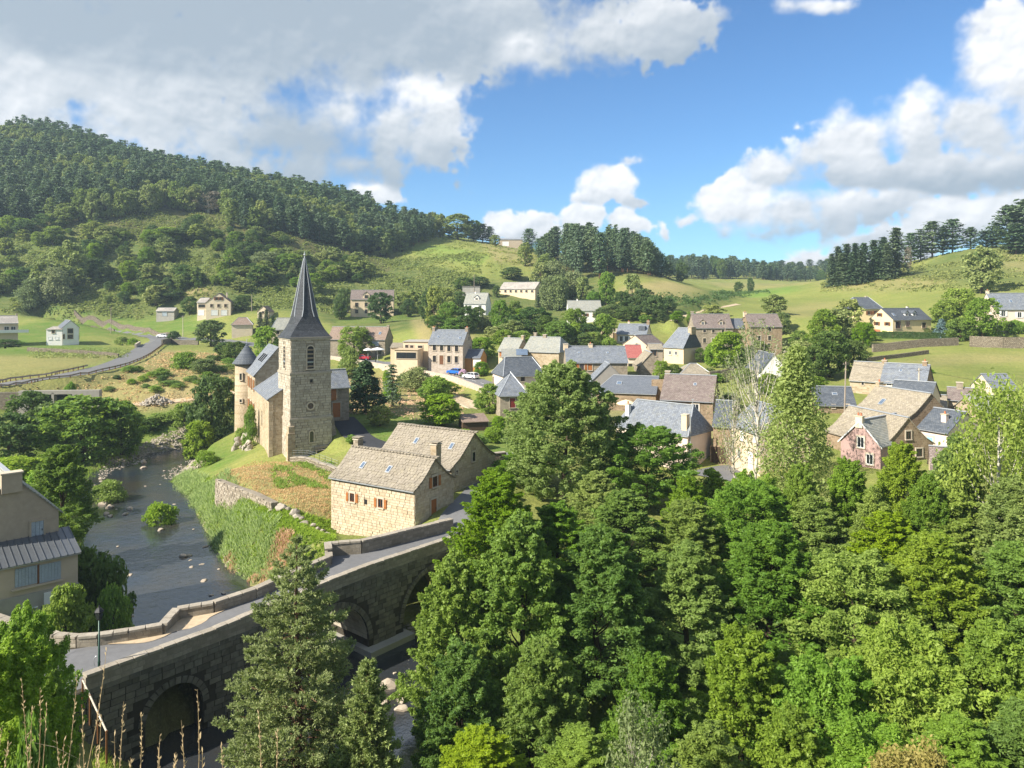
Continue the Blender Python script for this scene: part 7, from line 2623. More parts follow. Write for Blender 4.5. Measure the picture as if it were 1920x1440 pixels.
# ---- scrub on the lower slopes of the left hill
SB = 'bushes on the left hillside'
for (px, py, Y, wpx, kd, lb) in [(88, 488, 302, 60, 'tree_hill', 'tall feathery tree on the lower left slope'), (128, 452, 310, 62, 'tree_hill', 'tallest feathery tree on the lower left slope'), (60, 520, 296, 50, 'tree_pale', 'pale tree at the foot of the left slope'), (105, 500, 298, 50, 'tree_pale', 'pale tree before the tallest feathery one'),
                             (392, 356, 396, 66, 'grey_tree', 'bare grey tree at the forest edge'), (330, 428, 352, 78, 'tree_dark', 'big rounded dark bush below the forest clearing'), (300, 440, 345, 60, 'tree_dark', 'dark bush left of the big rounded one'), (465, 412, 385, 60, 'tree_bright', 'light green round tree at the forest edge'), (520, 396, 390, 70, 'tree_hill', 'tall leafy tree at the forest edge'), (468, 500, 322, 60, 'tree_hill', 'olive tree left of the spire on the slope'), (500, 470, 335, 60, 'tree_pale', 'pale tree left of the spire on the slope'),
                             (610, 470, 350, 40, 'tree_hill', 'tree right of the spire on the slope'), (640, 490, 340, 46, 'tree_dark', 'dark round bush right of the spire'), (665, 480, 345, 40, 'tree_hill', 'grey green tree right of the spire')]:
    tp_(kd, 'slope_tree', lb, px, py, Y, wpx)
r_ = random.Random(12)
for i in range(520):
    px = r_.uniform(-30, 690)
    Y = r_.uniform(296, 372)
    low = np.interp(px, [-50, 150, 330, 440, 600, 720], [356, 356, 388, 370, 378, 395])
    if Y > low or (px > 590 and Y < 325) or (340 < px < 470 and Y < 305):
        continue
    x = (px - 960) / FPX * Y
    dens_ = math.sin(x * .08) * math.sin(Y * .09)
    if dens_ < r_.uniform(-.9, .3):
        continue
    kd = r_.choice(['tree_dark', 'tree_hill', 'tree_hill', 'tree_dark', 'tree_alder'])
    h = r_.choice([2.5, 3, 4, 5, 6.5, 8])
    tree(kd, 'hillside_bush', {'tree_dark': 'dark round bush on the bracken slope of the left hill', 'tree_hill': 'grey green bush on the bracken slope of the left hill', 'tree_alder': 'mid green bush on the bracken slope of the left hill'}[kd], x, Y, h, h * r_.uniform(.9, 1.5), SB, far=True, cat='bush')

# ---- bracken and low scrub: one cover
def cover(name, label, pts_, mat, rad, nl, leaf, flat=.55, seed=1, cat='bracken'):
    r2 = np.random.RandomState(seed)
    pts_ = np.asarray(pts_)
    n_ = len(pts_)
    k = np.repeat(np.arange(n_), nl)
    d = unit(r2.normal(size=(n_ * nl, 3)))
    d[:, 2] = np.abs(d[:, 2])
    rr = np.repeat(rad * (.5 + r2.rand(n_)), nl)
    c = np.stack([pts_[k, 0], pts_[k, 1], np.zeros(n_ * nl)], 1) + d * rr[:, None] * np.array([1, 1, flat])
    c[:, 2] += gz_arr(c[:, 0], c[:, 1])
    nn = d + r2.normal(size=d.shape) * .4 + np.array([0, 0, .4])
    o_ = link(name, quads_mesh(name, leaf_quads(c, nn, leaf * (.6 + .8 * r2.rand(len(c))), r2), mat))
    return tag(o_, label, cat, kind='stuff')


def area(n_, pxr, Yr, seed, test=None):
    r2 = np.random.RandomState(seed)
    out_ = []
    while len(out_) < n_:
        px, Y = r2.uniform(*pxr), r2.uniform(*Yr)
        x = (px - 960) / FPX * Y
        py = HOR - FPX * (gz(x, Y) - CZ) / Y
        if test is None or test(px, py, x, Y, r2):
            out_.append((x, Y))
    return out_


def lumpy(x, Y, s=.07):
    return math.sin(x * s + 1) * math.sin(Y * s * 1.3) + .5 * math.sin(x * s * 2.7 + Y * s * 2.1)


cover('bracken_cover', 'green bracken and broom covering the left hillside', area(4200, (-40, 900), (288, 400), 3, lambda px, py, x, Y, r2: lumpy(x, Y) > r2.uniform(-1.0, .6) and not (335 < px < 480 and Y < 296) and not (640 < px < 770 and Y < 304) and not (py > 596)), M['bracken'], 1.5, 12, .5, seed=2)
cover('meadow_tufts', 'bracken tufts dotted over the hilltop meadow', area(900, (660, 1010), (350, 470), 5, lambda px, py, x, Y, r2: lumpy(x, Y, .12) > r2.uniform(-.6, .8)), M['bracken'], 1.0, 8, .38, seed=3)
cover('gorse_cover', 'gorse and bracken on the right hill', area(1100, (1540, 2000), (262, 385), 7, lambda px, py, x, Y, r2: py < 548 and lumpy(x, Y, .09) > r2.uniform(-.6, .8)), M['bracken'], 1.2, 12, .42, seed=4)
cover('hedge_scrub', 'dark scrub along the banks between the fields', area(420, (1160, 1440), (265, 420), 9, lambda px, py, x, Y, r2: abs(py - np.interp(px, [1160, 1250, 1300, 1420], [575, 560, 568, 540])) < 9 * r2.rand() + 3), M['leaf_dark'], 1.6, 12, .45, seed=5, cat='scrub')
cover('embankment_scrub', 'dry tufts and weeds on the road embankment', area(700, (0, 440), (140, 215), 11, lambda px, py, x, Y, r2: py > np.interp(px, [0, 130, 250, 300, 440], [730, 712, 690, 655, 650]) + 6 and py < 770), M['straw'], .6, 14, .16, seed=6, cat='weeds')
cover('dry_slope_tufts', 'dry grass tufts on the slope behind the church', area(700, (650, 870), (118, 190), 13, lambda px, py, x, Y, r2: 690 < py < 800), M['straw'], .5, 14, .12, seed=7, cat='dry grass')
cover('field_edge_weeds', 'weeds along the low field wall', area(260, (60, 240), (160, 210), 17, lambda px, py, x, Y, r2: 655 < py < 672), M['leaf_hill'], .9, 14, .2, seed=8, cat='weeds')


# ---- grasses of the river bank
def blades(name, label, pts_, mat, hgt, wid, per=5, seed=1, lean=.35, cat='grass'):
    r2 = np.random.RandomState(seed)
    pts_ = np.asarray(pts_)
    k = np.repeat(np.arange(len(pts_)), per)
    n_ = len(k)
    b0 = np.stack([pts_[k, 0] + r2.normal(size=n_) * .12, pts_[k, 1] + r2.normal(size=n_) * .12, np.zeros(n_)], 1)
    b0[:, 2] = gz_arr(b0[:, 0], b0[:, 1]) - .05
    h = hgt * (.6 + .7 * r2.rand(n_))
    ang = r2.rand(n_) * 6.283
    tip = b0 + np.stack([np.cos(ang) * lean * h + .12 * h, np.sin(ang) * lean * h, h], 1)
    mid = b0 * .45 + tip * .55 + np.stack([np.zeros(n_), np.zeros(n_), .12 * h], 1)
    side = np.stack([-np.sin(ang + 1), np.cos(ang + 1), np.zeros(n_)], 1) * wid
    V_ = np.stack([b0 - side * .6, mid - side, tip, mid + side], 1)
    o_ = link(name, quads_mesh(name, V_, mat))
    return tag(o_, label, cat, kind='stuff')


def bank(px, py, x, Y, r2):
    return rdist(x, Y) > .3 and not in_bridge(x, Y)


def in_bridge(x, y):
    dx, dy = x - BO.x, y - BO.y
    s, d = dx * .644 + dy * .765, -dx * .765 + dy * .644
    return -2 < s < 36 and -.3 < d < bfar(s) + .6


blades('reeds', 'pale reeds fringing the right river bank', area(2600, (285, 520), (60, 112), 21, lambda px, py, x, Y, r2: bank(px, py, x, Y, r2) and rdist(x, Y) < 2.2 + 1.5 * r2.rand() and x > np.interp(Y, [60, 128], [-27, -58])), M['reed'], .6, .05, 6, 2, lean=.6)
blades('bank_grass', 'lush green grass on the river bank below the cottage', area(5200, (300, 640), (60, 112), 22, lambda px, py, x, Y, r2: bank(px, py, x, Y, r2) and py > np.interp(px, [400, 500, 620], [903, 945, 985]) - 5 and px < 625), M['grass'], .30, .05, 5, 3, lean=.7)
blades('terrace_grass', 'sun bleached grass on the church terrace', area(3200, (405, 622), (73, 104), 23, lambda px, py, x, Y, r2: py < np.interp(px, [400, 500, 620], [900, 935, 978]) and (px < 470 or py > 866)), M['straw'], .22, .03, 5, 4, cat='dry grass')
blades('russet_weeds', 'russet dry weeds on the river bank', area(420, (425, 600), (62, 77), 24, lambda px, py, x, Y, r2: bank(px, py, x, Y, r2) and lumpy(x, Y, .5) > .3 and py > 985 and px < 545), M['russet'], .5, .05, 6, 5, cat='weeds')
blades('tall_grass', 'dark tuft of tall grass below the churchyard wall', area(420, (510, 622), (84, 97), 25, lambda px, py, x, Y, r2: 868 < py < 918 and lumpy(x, Y, .6) > r2.uniform(-.4, .9)), M['grass'], .42, .05, 6, 6, lean=.6)
blades('near_grass', 'green grass on the slope under the left end of the bridge', area(2600, (180, 480), (30, 42), 26, lambda px, py, x, Y, r2: not in_bridge(x, Y)), M['grass'], .5, .03, 5, 7)
blades('left_bank_grass', 'green grass on the left river bank', area(2600, (60, 260), (52, 130), 27, lambda px, py, x, Y, r2: bank(px, py, x, Y, r2) and x < np.interp(Y, [60, 75, 100, 128], [-33, -40, -55, -63])), M['grass'], .5, .045, 5, 8)

# ---- young pine in front of the bridge
def big_pine(px, py, Y, wpx, label):
    x = (px - 960) / FPX * Y
    z0 = gz(x, Y)
    h = CZ + (HOR - py) / FPX * Y - z0
    w_ = wpx / FPX * Y
    r2 = np.random.RandomState(8)
    rr = random.Random(3)
    tr = MB()
    tr.tube([(0, 0, -.4), (.08, .05, h * .35), (-.05, 0, h * .7), (0, 0, h * .985)], [.24, .18, .10, .02], 8, cap=False)
    C, T = [], []
    nwh = 26
    for i in range(nwh):
        t_ = i / (nwh - 1)
        z = h * (.06 + .90 * t_)
        rad = w_ / 2 * ((1 - t_) ** .72) * (1 if t_ > .08 else .8)
        nb_ = 7 if t_ < .8 else 5
        a0 = rr.uniform(0, 6.28)
        for b_ in range(nb_):
            ang = a0 + 6.283 * b_ / nb_ + rr.uniform(-.3, .3)
            rl = rad * rr.uniform(.7, 1.12) + .12
            d = Vector((math.cos(ang), math.sin(ang), 0))
            tipz = z + rl * rr.uniform(.02, .28)
            tip = d * rl + Vector((0, 0, tipz))
            mid_ = d * (rl * .55) + Vector((0, 0, z + rl * .02 - .03 * rl))
            base_ = Vector((0, 0, z))
            tr.tube([base_, mid_, tip], [.045 * (1.2 - t_), .03 * (1.2 - t_), .008], 4, cap=False)
            nt = max(6, int(rl * 15))
            for k in range(nt):
                f = rr.uniform(.25, 1.0)
                q = base_.lerp(mid_, f / .55) if f < .55 else mid_.lerp(tip, (f - .55) / .45)
                sd_ = Vector((-d.y, d.x, 0)) * rr.uniform(-1, 1) * (1.08 - f) * rl * .55
                up_ = Vector((0, 0, rr.uniform(0, .22)))
                e = q + sd_ + up_ + d * rr.uniform(0, .2)
                ax = (e - q).normalized() if (e - q).length > .05 else d
                ax = (ax + d * .6 + Vector((0, 0, .45))).normalized()
                C.append(e)
                T.append(ax)
    C, T = np.array([tuple(c_) for c_ in C]), np.array([tuple(c_) for c_ in T])
    per = 17
    k = np.repeat(np.arange(len(C)), per)
    n_ = len(k)
    f = r2.rand(n_)
    base_ = C[k] - T[k] * (.26 * (1 - f))[:, None]
    dirs = unit(T[k] * 1.0 + r2.normal(size=(n_, 3)) * .62)
    ln = .14 + .09 * r2.rand(n_)
    side = unit(np.cross(dirs, r2.normal(size=(n_, 3)))) * .024
    V_ = np.stack([base_ - side, base_ + dirs * ln[:, None] * .5 - side * 1.3, base_ + dirs * ln[:, None], base_ + dirs * ln[:, None] * .5 + side * 1.3], 1)
    o_ = thing('pine_tree', label, 'tree', (x, Y, z0), 0)
    link('trunk', tr.mesh('trunk', M['bark_pine'], True), o_)
    link('crown', quads_mesh('crown', V_, M['needle_near']), o_)
    print('big pine needles', n_)
    return o_


big_pine(557, 993, 38.5, 370, 'grey green young pine standing in front of the bridge')
o_ = big_pine(690, 1235, 33.5, 150, 'small young pine at the foot of the big one')

# ---- dry grass stalks close to the camera
r2 = random.Random(9)
mb = MB()
stalks = [(40, 1270, 4.4), (75, 1290, 4.2), (145, 1265, 4.6), (155, 1330, 4.0), (200, 1215, 4.8), (232, 1315, 4.2), (88, 1315, 4.5), (15, 1395, 3.6), (120, 1390, 4.0), (265, 1340, 4.1), (245, 1420, 3.7), (370, 1292, 4.5), (300, 1380, 4.0), (330, 1410, 3.8), (380, 1405, 3.9), (415, 1395, 4.0), (50, 1400, 3.7), (180, 1400, 3.9), (485, 1330, 4.3), (520, 1365, 4.2), (5, 1360, 3.8), (105, 1375, 3.9), (215, 1380, 4.0), (300, 1420, 3.7), (150, 1415, 3.6), (60, 1330, 4.2), (340, 1350, 4.1), (190, 1340, 4.3)]
for (px, py, Y) in stalks:
    tp3 = P(px, py, Y)
    ln = r2.uniform(.9, 1.4)
    lx = r2.uniform(-.10, .22)
    b0 = tp3 - Vector((lx * ln, r2.uniform(-.2, .2), ln))
    pts_ = [b0.lerp(tp3, f) + Vector((lx * .25 * math.sin(f * math.pi), 0, 0)) for f in (0, .3, .6, .85, 1)]
    mb.tube(pts_, [.0035, .003, .0024, .0018, .0008], 4, cap=False)
    # seed head: small spikelets along the top third
    for k in range(26):
        f = r2.uniform(.55, 1.0)
        q = b0.lerp(tp3, f) + Vector((lx * .25 * math.sin(f * math.pi), 0, 0))
        d = Vector((r2.uniform(-1, 1), r2.uniform(-1, 1), r2.uniform(.8, 2.2))).normalized()
        s = Vector((d.z, 0, -d.x)).normalized() * .0035
        l = r2.uniform(.014, .034)
        mb.poly([q - s * .4, q + d * l * .5 - s, q + d * l, q + d * l * .5 + s])
    for k in range(2):
        q = b0.lerp(tp3, r2.uniform(.1, .4))
        d = Vector((r2.uniform(-1, 1), r2.uniform(-.5, .5), r2.uniform(.5, 1.3))).normalized()
        s = Vector((-d.y, d.x, 0)).normalized() * .004 if abs(d.x) + abs(d.y) > .05 else Vector((.004, 0, 0))
        mb.poly([q - s, q + d * .22 - s, q + d * .45 - Vector((0, 0, .06)), q + d * .22 + s])
o_ = mb.build('dry_grass', M['straw'])
tag(o_, 'tall dry grass stalks close to the viewer at lower left', 'dry grass', kind='stuff')

# ================================================================ walls, rocks, vehicles and street furniture
def rock_mesh(seed, mat, sub_=2):
    k = 'rock%d%s' % (seed, mat.name)
    if k not in PANES:
        r2 = random.Random(seed)
        bm = bmesh.new()
        bmesh.ops.create_icosphere(bm, subdivisions=sub_, radius=.5)
        cuts = [(Vector((r2.uniform(-1, 1), r2.uniform(-1, 1), r2.uniform(-1, 1))).normalized(), r2.uniform(.22, .40)) for _ in range(11)]
        for v_ in bm.verts:
            for n_, d_ in cuts:
                e = v_.co.dot(n_) - d_
                if e > 0:
                    v_.co -= n_ * e * .92
            v_.co *= 1 + r2.uniform(-.04, .04)
        me_ = bpy.data.meshes.new('boulder')
        bm.to_mesh(me_)
        bm.free()
        me_.materials.append(mat)
        PANES[k] = me_
    return PANES[k]


def stone_wall(name, label, pts_, h, th, mat, down=1.0, cap='coping', top=None, cat='wall', batter=0.0):
    """wall along ground points; with top the crest follows those heights instead of the ground"""
    o0 = Vector(pts_[0])
    o_ = thing(name, label, cat, (o0.x, o0.y, gz(o0.x, o0.y)))
    o_['kind'] = 'thing'
    z0 = o_.location.z
    body = MB()
    fine = []
    for i, (a, b_) in enumerate(zip(pts_[:-1], pts_[1:])):
        n_ = max(1, int((Vector(b_[:2]) - Vector(a[:2])).length / 1.6))
        for k in range(n_):
            f = k / n_
            fine.append((a[0] + f * (b_[0] - a[0]), a[1] + f * (b_[1] - a[1]), (top[i] + f * (top[i + 1] - top[i])) if top else None))
    fine.append((pts_[-1][0], pts_[-1][1], top[-1] if top else None))
    zs = [(q[2] if q[2] is not None else gz(q[0], q[1]) + h) for q in fine]
    caps = []
    for i in range(len(fine) - 1):
        a, b_ = Vector(fine[i][:2]), Vector(fine[i + 1][:2])
        d_ = (b_ - a).normalized()
        n_ = Vector((-d_.y, d_.x)) * th / 2
        A4 = [a - n_, a + n_, b_ + n_, b_ - n_]
        zt = [zs[i], zs[i], zs[i + 1], zs[i + 1]]
        lo = [(q.x - o0.x, q.y - o0.y, (z - h - down) - z0) for q, z in zip(A4, zt)]
        hi = [(q.x - o0.x, q.y - o0.y, z - z0) for q, z in zip(A4, zt)]
        body.add(lo + hi, [(3, 2, 1, 0), (4, 5, 6, 7), (1, 2, 6, 5), (3, 0, 4, 7)] + ([(0, 1, 5, 4)] if i == 0 else []) + ([(2, 3, 7, 6)] if i == len(fine) - 2 else []))
        caps.append((((a + b_) / 2 - o0.xy, (zs[i] + zs[i + 1]) / 2 - z0), math.atan2(d_.y, d_.x), (b_ - a).length, math.atan2(zs[i + 1] - zs[i], (b_ - a).length)))
    body.build('wall_body', M[mat], o_)
    if cap:
        for (q, z), an, ln, sl in caps:
            link('coping_stone', block_mesh(M[cap]), o_, (q.x, q.y, z + .06), (0, -sl, an), (ln - .03, th + .1, .14))
    return o_


# churchyard wall and its wire fence
cw = [P(546, 872, 100), P(575, 876, 97), P(600, 886, 93.5), P(632, 894, 90.5)]
stone_wall('churchyard_wall', 'low stone wall below the lawn at the church tower', [tuple(q) for q in cw], .75, .4, 'field_wall')
fence = thing('wire_fence', 'thin wire fence on the churchyard wall', 'fence', (cw[0].x, cw[0].y, gz(cw[0].x, cw[0].y)))
for k in range(9):
    f = k / 8 * 3
    i = min(2, int(f))
    q = cw[i].lerp(cw[i + 1], f - i)
    mb = MB()
    mb.tube([(q.x - cw[0].x, q.y - cw[0].y + .5, gz(q.x, q.y) - fence.location.z), (q.x - cw[0].x, q.y - cw[0].y + .5, gz(q.x, q.y) - fence.location.z + 1.7)], .025, 5)
    mb.build('post', M['green_metal'], fence)
mb = MB()
for z in (1.0, 1.35, 1.65):
    mb.tube([(q.x - cw[0].x, q.y - cw[0].y + .5, gz(q.x, q.y) - fence.location.z + z) for q in cw], .012, 4)
mb.build('wire', M['zinc'], fence)
# parapet and retaining wall of the main road
ml = [q for q in ROADS['main_road'][0] if 622 < 960 + FPX * q[0] / q[1] < 938]
off = []
for i, q in enumerate(ml):
    a_, c_ = Vector(ml[max(i - 1, 0)][:2]), Vector(ml[min(i + 1, len(ml) - 1)][:2])
    d_ = (c_ - a_).normalized()
    off.append((q[0] + d_.y * 3.5, q[1] - d_.x * 3.5, q[2]))
stone_wall('road_wall', 'long cream stone wall holding up the main road above the gardens', [q[:2] for q in off[::2]], 2.6, .45, 'stone_pink', 1.2, None, [q[2] + .8 for q in off[::2]])
# sloping stone revetment under the road bend
rv_ = thing('stone_revetment', 'sloping stone revetment and grey retaining wall under the road bend', 'wall', tuple(P(890, 775, 140)))
zb_ = rv_.location
rv_['kind'] = 'thing'
terr_kind = 'thing'
mb = MB()
q = [P(850, 738, 150), P(918, 762, 141), P(908, 782, 136), P(846, 752, 145)]
mb.poly([v_ - zb_ for v_ in q])
mb.poly([v_ - zb_ for v_ in (q[3], q[2], q[2] - Vector((0, 0, 5)), q[3] - Vector((0, 0, 5)))])
mb.build('wall_body', M['stone_tan'], rv_)
mb = MB()
mb.extrude([q[3] - zb_ + Vector((0, -.2, 0)), q[2] - zb_ + Vector((0, -.2, 0)), q[2] - zb_ + Vector((0, -.2, .3)), q[3] - zb_ + Vector((0, -.2, .3))], (0, .4, 0))
mb.build('ledge', M['dressed'], rv_)
# walls along the valley road, the left lawn and the right field
ml = [q for q in ROADS['main_road'][0] if 40 < 960 + FPX * q[0] / q[1] < 232]
stone_wall('terrace_wall', 'long dark stone terrace wall behind the white house', [(q[0] + .8, q[1] - 3.6) for q in ml[::2]], 1.2, .5, 'field_wall', 2.5, None)
stone_wall('lane_wall', 'stone wall above the road below the left lawn', [(q[0] + .4, q[1] + 4.2) for q in [r__ for r__ in ROADS['main_road'][0] if 120 < 960 + FPX * r__[0] / r__[1] < 330][::2]], 1.4, .5, 'field_wall', 1.0, None)
stone_wall('meadow_wall', 'low stone wall across the meadow below the white house', [tuple(P(52, 660, 196))[:2], tuple(P(120, 662, 193))[:2], tuple(P(222, 664, 190))[:2]], 1.0, .5, 'field_wall', .8, None)
stone_wall('junction_wall', 'dark parapet wall right of the road junction', [tuple(P(304, 650, 232))[:2], tuple(P(320, 645, 243))[:2], tuple(P(372, 648, 240))[:2]], 1.6, .5, 'stone_dark', 2.5, None)
stone_wall('junction_kerb', 'short pale wall at the inner corner of the junction', [tuple(P(254, 655, 219))[:2], tuple(P(262, 648, 231))[:2]], 1.1, .5, 'stone_pink', .8, None)
stone_wall('field_wall', 'long dry stone wall between the chalet garden and the field', [tuple(P(1636, 664, 183))[:2], tuple(P(1700, 664, 184))[:2], tuple(P(1796, 662, 186))[:2]], 1.9, .6, 'field_wall', 1.0, None)
stone_wall('villa_wall', 'tall dry stone wall below the pale pink villa', [tuple(P(1818, 652, 183))[:2], tuple(P(1880, 650, 180))[:2], tuple(P(1960, 650, 178))[:2]], 2.6, .6, 'field_wall', 1.0, None)
stone_wall('street_wall', 'rough stone wall across the street from the stone barn house', [tuple(P(908, 884, 88))[:2], tuple(P(948, 884, 89))[:2]], 2.0, .5, 'field_wall', .8)
stone_wall('lower_field_wall', 'mossy stone wall running down beside the right field', [tuple(P(1625, 690, 165))[:2], tuple(P(1680, 676, 170))[:2], tuple(P(1740, 668, 175))[:2]], .9, .5, 'field_wall', .8, None)
stone_wall('village_wall', 'brown stone wall between the new slate roof and the purplish one', [tuple(P(1222, 740, 128))[:2], tuple(P(1262, 742, 127))[:2]], 5.0, .5, 'stone_brown', 1.0, None)
stone_wall('garden_wall', 'garden wall behind the hipped pavilion', [tuple(P(1330, 715, 148))[:2], tuple(P(1375, 712, 150))[:2]], 2.2, .5, 'field_wall', 1.0, None)
stone_wall('manor_wall', 'white capped wall below the brown manor', [tuple(P(1470, 655, 195))[:2], tuple(P(1515, 652, 197))[:2]], 1.6, .5, 'stone_pink', 1.0, None)
# dry stone wall of the church terrace
wl = [P(410, 900, 88.2), P(440, 912, 84.4), P(480, 926, 80.8), P(516, 944, 77.2)]
tw_ = stone_wall('terrace_stone_wall', 'tall rubble wall holding the church terrace above the river bank', [tuple(q)[:2] for q in wl], 2.5, .7, 'mortar', .6, None, [q.z + .1 for q in wl])
mas = Masonry(tw_, M['rubble'], 260)
for i, (a, b_) in enumerate(zip(wl[:-1], wl[1:])):
    d_ = b_ - a
    an = math.atan2(d_.y, d_.x)
    n0 = Vector((math.sin(an), -math.cos(an))) * .35
    mas.wall((a.x - wl[0].x + n0.x, a.y - wl[0].y + n0.y), an, d_.xy.length, min(a.z, b_.z) - 2.7 - tw_.location.z, max(a.z, b_.z) + .1 - tw_.location.z, (), .24, (.25, .7), .3, .1, joint=.03, top=lambda s, a=a, b_=b_, d_=d_: a.z + (b_.z - a.z) * min(1, max(0, s / d_.xy.length)) + .22 - tw_.location.z + .15 * math.sin(s * 3.1), seed=90 + i)
mas.done()
# boulders that carry the wall on towards the cottage
tw = [P(512, 958, 77.2), P(545, 968, 75.4), P(580, 978, 73.2), P(617, 986, 71.6)]
terr = thing('boulder_wall', 'rough boulder retaining wall between the church terrace and the river bank', 'wall', (tw[1].x, tw[1].y, gz(tw[1].x, tw[1].y)))
terr['kind'] = 'thing'
r2 = random.Random(40)
cnt_ = 0
for a, b_ in zip(tw[:-1], tw[1:]):
    n_ = max(2, int((b_.xy - a.xy).length / .62))
    for k in range(n_):
        q = a.lerp(b_, (k + r2.random() * .5) / n_)
        nrow = 4 if q.y > 79 else 3
        for row in range(nrow):
            big = r2.random() < (.10 if q.y > 79 else .45)
            s_ = r2.uniform(1.0, 1.6) if big else r2.uniform(.5, .85)
            zz_ = gz(q.x, q.y + .8) - .2 + (row - 1.2) * .62 + (.0 if not big else -.2)
            oo = Vector((q.x + r2.uniform(-.25, .25), q.y + .45 * row - .4 + r2.uniform(-.12, .12), zz_)) - terr.location
            link('boulder', rock_mesh(r2.randrange(6), M['rock']), terr, oo, (r2.uniform(-.4, .4), r2.uniform(-.4, .4), r2.uniform(0, 6.28)), (s_ * r2.uniform(1, 1.5), s_, s_ * r2.uniform(.6, .85)))
            cnt_ += 1
print('terrace stones', cnt_)
# outcrop under the turret
oc = thing('rock_outcrop', 'grey rock outcrop carrying the round turret and the stone house', 'rock', (tp.x, tp.y - 3, gz(tp.x, tp.y - 3)))
for k in range(14):
    px, py = r2.uniform(440, 474), r2.uniform(812, 846)
    Y = np.interp(px, [436, 478], [122, 113]) - (py - 800) * .08
    s_ = r2.uniform(.9, 1.9)
    q = P(px, py, Y)
    link('boulder', rock_mesh(r2.randrange(6), M['rock']), oc, q - oc.location, (r2.uniform(-.3, .3), r2.uniform(-.3, .3), r2.uniform(0, 6.28)), (s_, s_ * .8, s_ * .8))
# boulders in the river
RB = 'small stones in the river'
for (px, py, w_, lb) in [(270, 866, 2.0, 'big rounded boulder at the upper rapid'), (268, 876, 1.3, 'smaller boulder below the one at the upper rapid'), (368, 840, 2.2, 'reddish boulder at the head of the rapid'), (192, 944, 1.6, 'pale block at the foot of the spiky bush'), (205, 950, 1.3, 'pale block in the stone heap by the spiky bush'), (198, 962, 1.2, 'lowest pale block by the spiky bush'), (207, 966, 1.0, 'pale flat stone below the spiky bush'),
                     (344, 1041, 1.3, 'pale flat stone near the right bank'), (356, 1040, .8, 'dark stone beside the pale flat one'), (752, 1305, 1.7, 'big sandy boulder below the bridge'), (720, 1316, .8, 'half sunk stone left of the big sandy boulder'), (694, 1342, 1.4, 'brown boulder nearest the small pine'), (735, 1283, 1.9, 'flat grey slab in the stream below the bridge'), (752, 1326, 1.2, 'flat brown slab below the sandy boulder'), (300, 992, 1.0, 'stone at the foot of the island bush'), (243, 953, 1.4, 'dark flat rock in midstream'), (233, 963, 1.0, 'stone below the dark flat rock')]:
    q = PZ(px, py, .12)
    o_ = link('boulder', rock_mesh(r2.randrange(6), M['river_rock'], 2), None, (q.x, q.y, .05), (0, 0, r2.uniform(0, 6.28)), (w_, w_ * .75, w_ * .5))
    tag(o_, lb, 'rock')
for k in range(70):
    i = r2.randrange(2, 16)
    (x0, y0, w0), (x1, y1, w1) = RIV[i], RIV[i + 1]
    f, sd_ = r2.random(), r2.choice([-1, 1])
    dx, dy = x1 - x0, y1 - y0
    l_ = math.hypot(dx, dy)
    e = (w0 + 0.2) * r2.uniform(.45, 1.0) * sd_
    x, y = x0 + f * dx - dy / l_ * e, y0 + f * dy + dx / l_ * e
    s_ = r2.uniform(.3, .8)
    o_ = link('river_stone', rock_mesh(r2.randrange(6), M['river_rock'], 2), None, (x, y, r2.uniform(-.06, .06)), (0, 0, r2.uniform(0, 6.28)), (s_ * 1.3, s_, s_ * .45))
    tag(o_, 'small stone breaking the surface of the river', 'rock', RB)


def pebbles(name, label, pts_, rng_s, seed, mat):
    r3 = np.random.RandomState(seed)
    base_ = np.array([(1, 0, 0), (0, 1, 0), (-1, 0, 0), (0, -1, 0), (0, 0, .7)])
    pts_ = np.asarray(pts_)
    n_ = len(pts_)
    s_ = rng_s[0] + (rng_s[1] - rng_s[0]) * r3.rand(n_) ** 2
    a0 = r3.rand(n_) * 6.28
    V_ = np.zeros((n_, 5, 3))
    for k in range(5):
        V_[:, k, 0] = pts_[:, 0] + (np.cos(a0) * base_[k, 0] - np.sin(a0) * base_[k, 1]) * s_ * (1 + .3 * r3.rand(n_))
        V_[:, k, 1] = pts_[:, 1] + (np.sin(a0) * base_[k, 0] + np.cos(a0) * base_[k, 1]) * s_ * .8
        V_[:, k, 2] = np.maximum(gz_arr(pts_[:, 0], pts_[:, 1]), -.12) + base_[k, 2] * s_ - .03
    F_ = np.concatenate([np.stack([np.arange(n_) * 5 + a, np.arange(n_) * 5 + b__, np.arange(n_) * 5 + 4], 1) for a, b__ in ((0, 1), (1, 2), (2, 3), (3, 0))])
    o_ = link(name, np_mesh(name, V_.reshape(-1, 3), F_, M[mat]))
    return tag(o_, label, 'gravel', kind='stuff')


pebbles('gravel_bank', 'bank of grey cobbles beside the upper rapid', area(3600, (180, 380), (112, 140), 61, lambda px, py, x, Y, r3: -1.0 < rdist(x, Y) < 4.5 and px > np.interp(py, [815, 890], [240, 185])), (.08, .4), 1, 'rubble')
pebbles('gravel_shallows', 'stony shallows below the bridge', area(1500, (640, 800), (40, 62), 62, lambda px, py, x, Y, r3: rdist(x, Y) > -3.5), (.05, .25), 2, 'rubble')
pebbles('bank_pebbles', 'scattered pebbles along the right river edge', area(1200, (300, 460), (62, 118), 63, lambda px, py, x, Y, r3: -.5 < rdist(x, Y) < .6), (.05, .22), 3, 'rubble')
pebbles('riprap', 'stone riprap beside the road culvert', area(900, (145, 222), (141, 150), 64, lambda px, py, x, Y, r3: 716 < py < 764), (.15, .42), 4, 'rubble')
